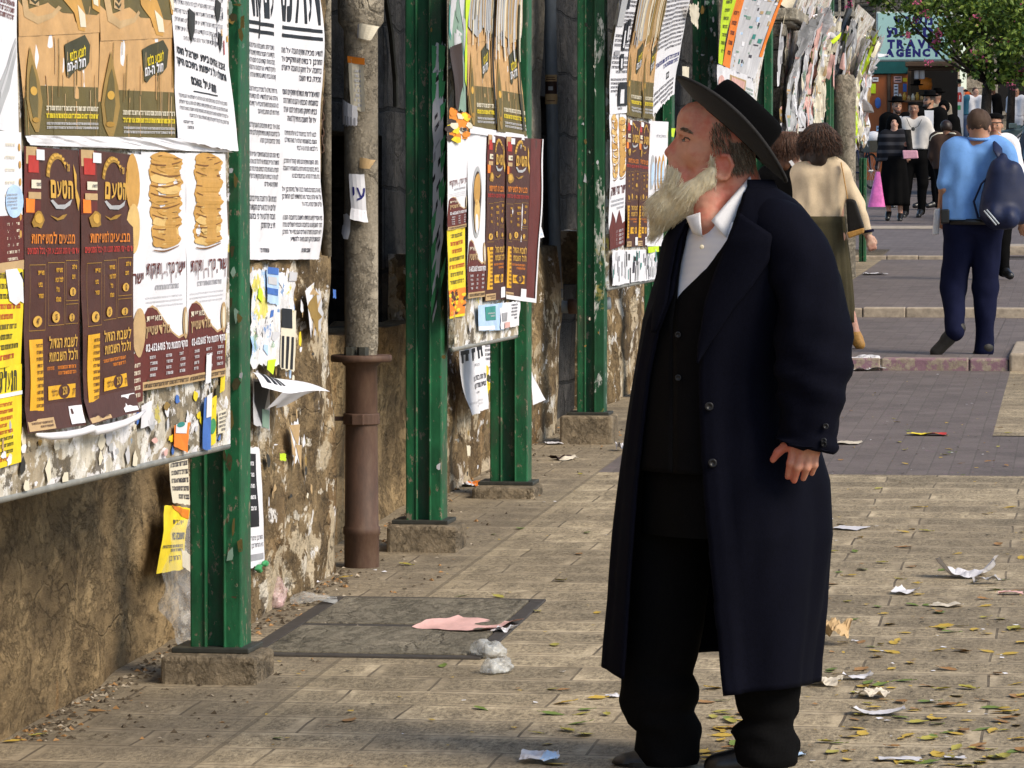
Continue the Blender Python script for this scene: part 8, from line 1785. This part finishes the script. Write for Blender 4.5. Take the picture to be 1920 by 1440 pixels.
# --- trees
def m_leaf(name, a, c):
    t = NT(name); oi = t.n('NewGeometry'); rnd = oi.outputs['Random Per Island']; col = t.ramp(rnd, [(.0, a), (.55, tuple(.5*(x+y) for x, y in zip(a, c))), (1, c)]); m = t.out(col, .55, .3); t.b.inputs['Transmission Weight'].default_value = 0
    return m
M_LEAF = m_leaf('tree leaves', (.025, .07, .012), (.20, .27, .036)); M_LEAF2 = m_leaf('dark tree leaves', (.015, .04, .012), (.07, .12, .03)); M_BLOSS = mat('pink blossom', (.55, .10, .20), .6, .3, 9); M_BARK = m_wall('bark', (.035, .026, .02), (.085, .065, .05), 0)
def tree(x, Y, trunk, crown, n, seed, m, label, leaf=.085, bloss=0, lean=0.0, rad=.13):
    """crown = list of (dx, dy, z, radius) clumps"""
    rr = np.random.RandomState(seed); g = gz(Y); r = empty('tree', (x, Y, g), label, 'tree'); b = MB()
    pts = [(0, 0, -.1), (.02, 0, trunk*.35), (lean*.5, .02, trunk*.7), (lean, 0, trunk)]; b.tube(pts, [rad*1.25, rad, rad*.85, rad*.7], 12)
    b.build('trunk', M_BARK, r, smooth=True)
    b = MB()
    for dx, dy, z, R in crown: e = np.array((dx, dy, z)); s0 = np.array((lean, 0, trunk-.05)); mid = s0*.45+e*.55+np.array((0, 0, -.15)); b.tube([s0, mid, e], [rad*.32, rad*.18, rad*.06], 6)
    b.build('limbs', M_BARK, r, smooth=True)
    V = []; F = []; MI = []
    tot = sum(c[3]**2 for c in crown)
    def leafat(p, L, mi):
        u = rr.normal(size=3); u /= np.linalg.norm(u); w = np.cross(u, rr.normal(size=3)); w /= np.linalg.norm(w); nn = np.cross(u, w); o = len(V); V.extend([p-u*L*.5, p+w*L*.32-u*L*.1+nn*L*.1, p+u*L*.55, p-w*L*.32-u*L*.1+nn*L*.1]); F.append((o, o+1, o+2, o+3)); MI.append(mi)
    for dx, dy, z, R in crown:
        k = int(n*R*R/tot); sub = [np.array((dx, dy, z))+R*rr.normal(size=3)*np.array((.55, .55, .45)) for _ in range(max(6, int(R*22)))]
        for i in range(k): c = sub[rr.randint(len(sub))]; leafat(c+rr.normal(size=3)*R*.15, leaf*rr.uniform(.6, 1.3), 0)
    me = mesh_obj('crown', V, F, [m], r, MI)
    if bloss:
        V = []; F = []; MI = []; keep = None
        for _ in range(bloss):
            dx, dy, z, R = crown[rr.randint(len(crown))]; c = np.array((dx, dy, z))+R*rr.normal(size=3)*np.array((.6, .6, .5))
            for i in range(14): leafat(c+rr.normal(size=3)*.05, leaf*.6, 0)
        mesh_obj('blossom', V, F, [M_BLOSS], r, MI)
    return r
TY = 70.0; tx = on_y(1846, 200, TY)[0]; tg = gz(TY)
def cz(py): return on_y(1846, py, TY)[2]-tg
def cx(px): return on_y(px, 100, TY)[0]-tx
tree(tx, TY, cz(150), [(cx(1675), .2, cz(-25), .45), (cx(1738), -.3, cz(2), .50), (cx(1730), .5, cz(-80), .8), (cx(1808), .1, cz(55), .58), (cx(1850), -.5, cz(20), .9), (cx(1900), .3, cz(70), .8), (cx(1950), 0, cz(30), 1.0), (cx(1830), .4, cz(-60), .9), (cx(1768), -.3, cz(66), .24), (cx(1712), -.3, cz(52), .16), (cx(1822), -.2, cz(118), .25), (cx(1905), -.2, cz(130), .38), (cx(1860), .0, cz(105), .42), (cx(1980), .2, cz(100), .7), (cx(1640), 0, cz(-25), .35)], 15000, 5, M_LEAF, 'leafy tree with pink blossom hanging in front of the shop sign', .10, 60, .05, .115)
tree(on_y(1893, 200, 92)[0], 92, 2.6, [(-.5, 0, 3.2, .9), (.5, .3, 3.6, 1.1), (0, -.4, 4.4, 1.2), (1.2, 0, 3.1, .9), (-.9, .2, 4.4, .8)], 5000, 8, M_LEAF2, 'dark tree farther back at the right, behind the blossoming tree', .12, 0, .1, .10)
tree(on_y(1760, 200, 112)[0], 112, 3.0, [(-.5, 0, 4.2, 1.0), (.6, .3, 4.6, 1.3), (0, -.4, 5.6, 1.3), (1.6, 0, 4.4, 1.1), (2.6, .2, 5.2, 1.2)], 5000, 9, M_LEAF2, 'distant tree in front of the pale stone building', .13, 0, .1, .12)
# ================================================================ LITTER
# --- utility cover in the paving
cv = empty('utility_cover', (-2.2, 12.68, gz(12.68)), 'large grey two panel utility cover set in the paving below the nearest green post', 'utility cover'); CO = np.array(cv.location)
M_COVER = m_wall('grey concrete cover', (.17, .15, .11), (.27, .235, .175), 0); M_CFR = mat('rusty dark frame', (.05, .042, .035), .7, .35, 30)
def gslab(name, x0, x1, y0, y1, z0, z1, m, parent, O):
    b = MB(); v = [(x, y, gz(y)+z) for z in (z0, z1) for y in (y0, y1) for x in (x0, x1)]; b.add([np.array(p)-O for p in v], [(0, 2, 3, 1), (4, 5, 7, 6), (0, 1, 5, 4), (2, 6, 7, 3), (0, 4, 6, 2), (1, 3, 7, 5)]); o = b.build(name, m, parent); bevel(o, .004, 2); return o
for y0, y1 in ((11.99, 12.63), (12.71, 13.40)): gslab('cover_slab', -2.54, -1.885, y0, y1, -.02, .010, M_COVER, cv, CO)
for x0, x1, y0, y1 in ((-2.60, -1.83, 11.93, 11.985), (-2.60, -1.83, 13.405, 13.45), (-2.60, -2.545, 11.987, 13.403), (-1.88, -1.83, 11.987, 13.403), (-2.54, -1.885, 12.635, 12.705)): gslab('cover_frame', x0, x1, y0, y1, -.02, .007, M_CFR, cv, CO)
# --- fallen leaves: each one its own little curled blade
LM = [mat('yellow fallen leaf', (.50, .34, .05), .7, .35, 60), mat('green fallen leaf', (.14, .20, .03), .65, .3, 60), mat('brown fallen leaf', (.32, .17, .06), .75, .35, 60), mat('yellow green fallen leaf', (.36, .32, .06), .7, .3, 60)]
LL = ['small yellow fallen leaf lying on the pale paving', 'small green fallen leaf lying on the pale paving', 'small curled brown fallen leaf on the pale paving', 'small yellow green fallen leaf on the pale paving']
def leaf_mesh(seed):
    rr = random.Random(seed); b = MB(); cu = rr.uniform(.3, 1.0); tw = rr.uniform(-.6, .6)
    def fn(u, v):
        w = .5*sin(pi*min(1, .04+.96*u))**.75*(1+.12*sin(u*19+seed)); y = (v-.5)*2*w*.62; x = u-.5; return (x, y, .03+cu*y*y*.9+.22*cu*(x*x)+tw*x*y*.6)
    b.grid(fn, 8, 4); b.tube([(-.5, 0, .1*cu), (-.72, .03, .16*cu)], .018, 4); return b
LPRO = []
for k in range(8):
    b = leaf_mesh(k*3+1); o = b.build('fallen_leaf', LM[k % 4], smooth=True); LPRO.append(o)
rl = random.Random(21); cnt = 0
def drop_leaf(px, py, size=None, kind=None):
    global cnt
    k = rl.choices(range(8), (5, 2.5, 2.2, 3, 5, 2.5, 2.2, 3))[0] if kind is None else kind; X, Y, Z = on_g(px, py); o = LPRO[k] if cnt == -1 else LPRO[k].copy()
    if LPRO[k].get('used') is None: o = LPRO[k]; o['used'] = 1
    else: COL.objects.link(o)
    if 'used' in o and o is not LPRO[k]: del o['used']
    s_ = (size or rl.uniform(.036, .072)); o.scale = (s_, s_*rl.uniform(.7, 1.1), s_*rl.uniform(.5, 1.3)); o.location = (X, Y, Z+.002); o.rotation_euler = (rl.uniform(-.15, .15), rl.uniform(-.15, .15), rl.uniform(0, 6.28)); tag(o, LL[k % 4], 'leaf', 'fallen leaves on the pavement'); cnt += 1
n = 0
while n < 175:
    px = rl.uniform(1540, 1919); py = 895+545*rl.random()**.8; d = .25+.75*((py-895)/545)
    if rl.random() < d: drop_leaf(px, py); n += 1
for _ in range(34): drop_leaf(rl.uniform(1315, 1390), rl.uniform(1290, 1439))
for _ in range(14): drop_leaf(rl.uniform(990, 1160), rl.uniform(1290, 1439))
for _ in range(22): drop_leaf(rl.uniform(1570, 1900), rl.uniform(760, 892), rl.uniform(.03, .05))
for px, py, k in ((655, 1352, 2), (182, 1335, 2), (700, 1003, 1), (925, 1003, 1), (975, 992, 1), (1088, 890, 3), (870, 1118, 1), (520, 1386, 1), (935, 1120, 3), (1008, 1148, 3), (640, 1085, 0), (760, 1060, 3), (1050, 1090, 3), (1120, 1150, 0), (900, 1330, 1), (1040, 1210, 3), (830, 1250, 1), (75, 1380, 3), (20, 1392, 0), (1085, 1040, 2), (980, 905, 3), (1100, 1000, 1)): drop_leaf(px, py, None, k)
for o in LPRO:
    if 'used' in o: del o['used']
# dry dirt and crumbs along the foot of the wall: nobody could count it
b = MB(); rd = random.Random(4)
for _ in range(1500):
    Y = 10.2+11*rd.random()**1.4; X = -2.86+abs(rd.gauss(0, .07)) if rd.random() < .8 else -2.8+rd.random()*.5
    if 12.3 < Y < 14.25: X = max(X, -2.71+abs(rd.gauss(0, .05)))
    s_ = rd.uniform(.004, .013); a = rd.uniform(0, 6.3); z = gz(Y)
    b.add([(X+s_*cos(a), Y+s_*sin(a), z+.001), (X+s_*cos(a+2), Y+s_*sin(a+2), z+.001), (X+s_*cos(a+4), Y+s_*sin(a+4), z+.002), (X, Y, z+s_*rd.uniform(.3, 1))], [(0, 1, 3), (1, 2, 3), (2, 0, 3)], rd.choice([0, 0, 0, 1, 2]))
tag(b.build('debris', [mat('dry dirt', (.085, .062, .038), .9), mat('pale crumbs', (.38, .32, .24), .9), LM[2]]), kind='stuff')
# bits of paper and petals scattered thinly over the paving
b = MB()
for _ in range(420):
    px = rd.choice([rd.uniform(480, 1160), rd.uniform(1500, 1919), rd.uniform(1500, 1919)]); py = rd.uniform(700, 1440) if px > 1500 else rd.uniform(800, 1440); X, Y, z = on_g(px, py)
    if X < -2.6: continue
    s_ = rd.uniform(.004, .012); a = rd.uniform(0, 6.3); b.add([(X+s_*cos(a+k*1.57), Y+s_*sin(a+k*1.57), z+.003+.004*rd.random()) for k in range(4)], [(0, 1, 2, 3)], rd.choice([0, 0, 1, 2, 3, 3]))
tag(b.build('litter', [LM[0], LM[2], I('white'), mat('dark grit', (.06, .05, .035), .9)]), kind='stuff')
# --- papers, crumpled or flat
def crumple(px, py, w, d, hgt, m, label, seed, cat='paper scrap', name='litter_paper', rot=None, nx=14, ny=9, extra=None, curl=0.0, lift=0.0):
    rr = random.Random(seed); X, Y, Z = on_g(px, py); b = MB(); rot = rr.uniform(-.5, .5) if rot is None else rot; c_, s_ = cos(rot), sin(rot); mm = [m] if not isinstance(m, list) else m
    def fn(u, v):
        x = (u-.5)*w*(1+.15*float(vnoise(v*3, seed, 1))); y = (v-.5)*d*(1+.25*float(vnoise(u*3, seed, 2)))
        z = .003+hgt*(.5+.5*float(vnoise(u*3.1+seed, v*2.6, seed)))**1.3*1.1+hgt*.35*abs(float(vnoise(u*8+seed, v*7, 2)))+curl*(2*u-1)**4+lift*v
        yy = Y+x*s_+y*c_; return (x*c_-y*s_, x*s_+y*c_, z+gz(yy)-Z)
    b.grid(fn, nx, ny)
    b.m = [(len(mm) > 1 and (i % nx) > nx*.55 and rr.random() < .9)*1 for i in range(len(b.f))]
    o = b.build(name, mm, smooth=hgt < .012); o.location = (X, Y, Z); tag(o, label, cat); return o
WP = mat('scuffed white paper', (.60, .59, .62), .7, .22, 22); WC = mat('scuffed cream paper', (.56, .50, .40), .7, .25, 22); GP = mat('grey newsprint', (.42, .41, .42), .8, .25, 40)
crumple(1812, 1083, .215, .10, .030, WP, 'largest crumpled white newspaper on the paving, at the right', 1, rot=.02, curl=.045, nx=22); crumple(1850, 1095, .10, .06, .028, GP, 'greyish crumpled end under the largest white newspaper', 2)
crumple(1700, 1113, .075, .10, .012, WP, 'small white paper curl left of the largest crumpled newspaper', 3, curl=.01); crumple(1776, 1137, .11, .09, .010, WC, 'grey white torn paper just below the largest newspaper', 4)
crumple(1592, 992, .12, .12, .006, WP, 'flat white paper strip beside the hem of the long coat', 5, rot=-.35); crumple(1740, 816, .20, .14, .012, [I('yellow'), I('red')], 'red and yellow sweet wrapper on the grey brick path', 6, rot=-.08)
crumple(1608, 1274, .085, .05, .010, WP, 'small white curl of paper on the leaf strewn paving', 7, rot=.25, curl=.012); crumple(1636, 1308, .08, .09, .026, WC, 'crumpled grey white paper ball right of the trouser leg', 8)
crumple(1647, 1340, .16, .06, .010, WP, 'long white paper strip among the leaves, right of the shoes', 9, rot=-.1, curl=.012); crumple(1688, 1427, .10, .05, .008, WP, 'white paper slip at the bottom picture edge, right of the shoes', 10)
crumple(1012, 1428, .10, .09, .022, [WP, I('lblue')], 'crumpled white paper at the bottom picture edge, left of the shoes', 11); crumple(1545, 1284, .10, .11, .022, WC, 'crumpled cream paper just right of the coat hem', 12); crumple(1566, 1208, .09, .09, .05, I('tan'), 'folded tan paper standing up beside the coat hem', 13, lift=.04)
crumple(1155, 1250, .04, .08, .012, WP, 'white paper corner left of the trouser leg', 14); crumple(1150, 1307, .035, .05, .008, WP, 'tiny white scrap left of the trouser cuff', 15)
crumple(571, 1098, .085, .12, .022, WP, 'crumpled white paper at the foot of the torn poster pier', 16); crumple(882, 1178, .29, .28, .010, I('pink'), 'flat salmon pink sheet lying on the utility cover', 17, 'sheet', 'pink_sheet', rot=-.35, curl=.012); crumple(942, 1186, .07, .08, .024, WP, 'white crumpled ball on the corner of the salmon pink sheet', 18)
crumple(1163, 845, .05, .10, .04, WP, 'white crumpled paper behind the tall stone footing', 19); crumple(882, 911, .09, .14, .022, [WP, I('hotorange')], 'white and orange litter at the wall foot left of the short post', 20); crumple(1058, 862, .11, .14, .018, [I('dbrown'), WC], 'dark flattened litter on the paving right of the short post', 21); crumple(1038, 833, .08, .09, .010, WP, 'flat white paper on the paving by the pier end', 22)
crumple(1622, 678, .18, .25, .02, WP, 'white paper lying on the blossom strewn step', 23); crumple(1640, 515, .22, .30, .02, WP, 'white paper on the grey path between the two walkers', 24); crumple(1592, 832, .12, .16, .008, WC, 'thin white slip beside the old man\'s sleeve', 25); crumple(1790, 1424, .06, .04, .006, WP, 'small white slip at the bottom right of the paving', 26); crumple(1895, 1115, .09, .04, .010, I('pink'), 'narrow pink slip at the right picture edge', 27)
crumple(1480, 1418, .08, .06, .010, I('lblue'), 'pale blue slip between the two shoes', 28, rot=.2)
# --- clear plastic
def m_clear(name, col, alpha):
    t = NT(name); f = t.noise(16, 4, .6); m = t.out(col, .25, .5); t.l(t.ramp(f, [(.35, alpha*.6), (.7, min(1, alpha*1.8))]), t.b.inputs['Alpha']); t.bump(f, .4, .01); return m
M_CLEAR = m_clear('clear plastic film', (.62, .62, .60), .17); M_CLEARP = m_clear('pinkish plastic film', (.62, .42, .42), .42); M_CLEARG = m_clear('milky plastic film', (.55, .56, .55), .40)
crumple(588, 1130, .15, .24, .016, M_CLEARG, 'milky plastic sheet lying at the corner of the utility cover', 31, 'plastic sheet', 'plastic_sheet', rot=.2)
def bagblob(px, py, w, d, hh, m, label, seed):
    X, Y, Z = on_g(px, py); t = Sdf(.02); rr = random.Random(seed)
    for _ in range(4): t.ell(np.array((X+rr.uniform(-.3, .3)*w, Y+rr.uniform(-.3, .3)*d, Z+hh*.35)), (w*rr.uniform(.25, .42), d*rr.uniform(.25, .42), hh*rr.uniform(.4, .65)))
    V, Q = t.mesh(.004, [lambda X_, Y_, Z_: (Z+.004)-Z_], lambda X_, Y_, Z_: (.011*vnoise(X_*38, Y_*38+seed, Z_*38)+.008*np.abs(vnoise(X_*85, Y_*85, Z_*85+seed))).astype(np.float32)); o = mesh_obj('plastic_bag', V-np.array((X, Y, Z)), Q, m, None, None, True); o.location = (X, Y, Z); return tag(o, label, 'plastic bag')
bagblob(915, 1232, .10, .12, .06, M_CLEARG, 'clear plastic bag on the paving below the pink sheet', 1); bagblob(920, 1262, .11, .10, .045, M_CLEARG, 'milky flattened plastic bag just below the clear one', 2); bagblob(486, 1140, .14, .16, .13, M_CLEARP, 'pinkish crumpled plastic bag behind the nearest green post', 3)
b = MB(); p0 = np.array(on_x(345, 1085, -2.80)); C0 = np.array((p0[0], p0[1], gz(p0[1])))
def film(u, v): Y = p0[1]-.35+.75*u; return np.array((-2.79+.10*v*v+.03*float(vnoise(u*6, v*5, 3)), Y, gz(Y)+.40*(1-v)*(.7+.3*sin(u*3))+.01))-C0
b.grid(film, 20, 14); o = b.build('plastic_film', M_CLEAR, smooth=True); o.location = C0; tag(o, 'thin clear plastic film sagging against the wall behind the nearest post', 'plastic film')
b = MB(); q0 = np.array(BP.p(*BP.yz(468, 1068), .02)); t = Sdf(.01); t.ell(q0+np.array((.01, .03, .0)), (.012, .03, .016)); t.ell(q0+np.array((.015, .10, .012)), (.01, .03, .01)); o = sdf_obj('green_wrapper', t, .005, [I('green')], disp=lambda X, Y, Z: (.006*vnoise(X*90, Y*90, Z*90)).astype(np.float32)); o.data.transform(Matrix.Translation(-Vector(q0))); o.location = q0; tag(o, 'bright green wrapper stuck below the white notice on the pier', 'wrapper')
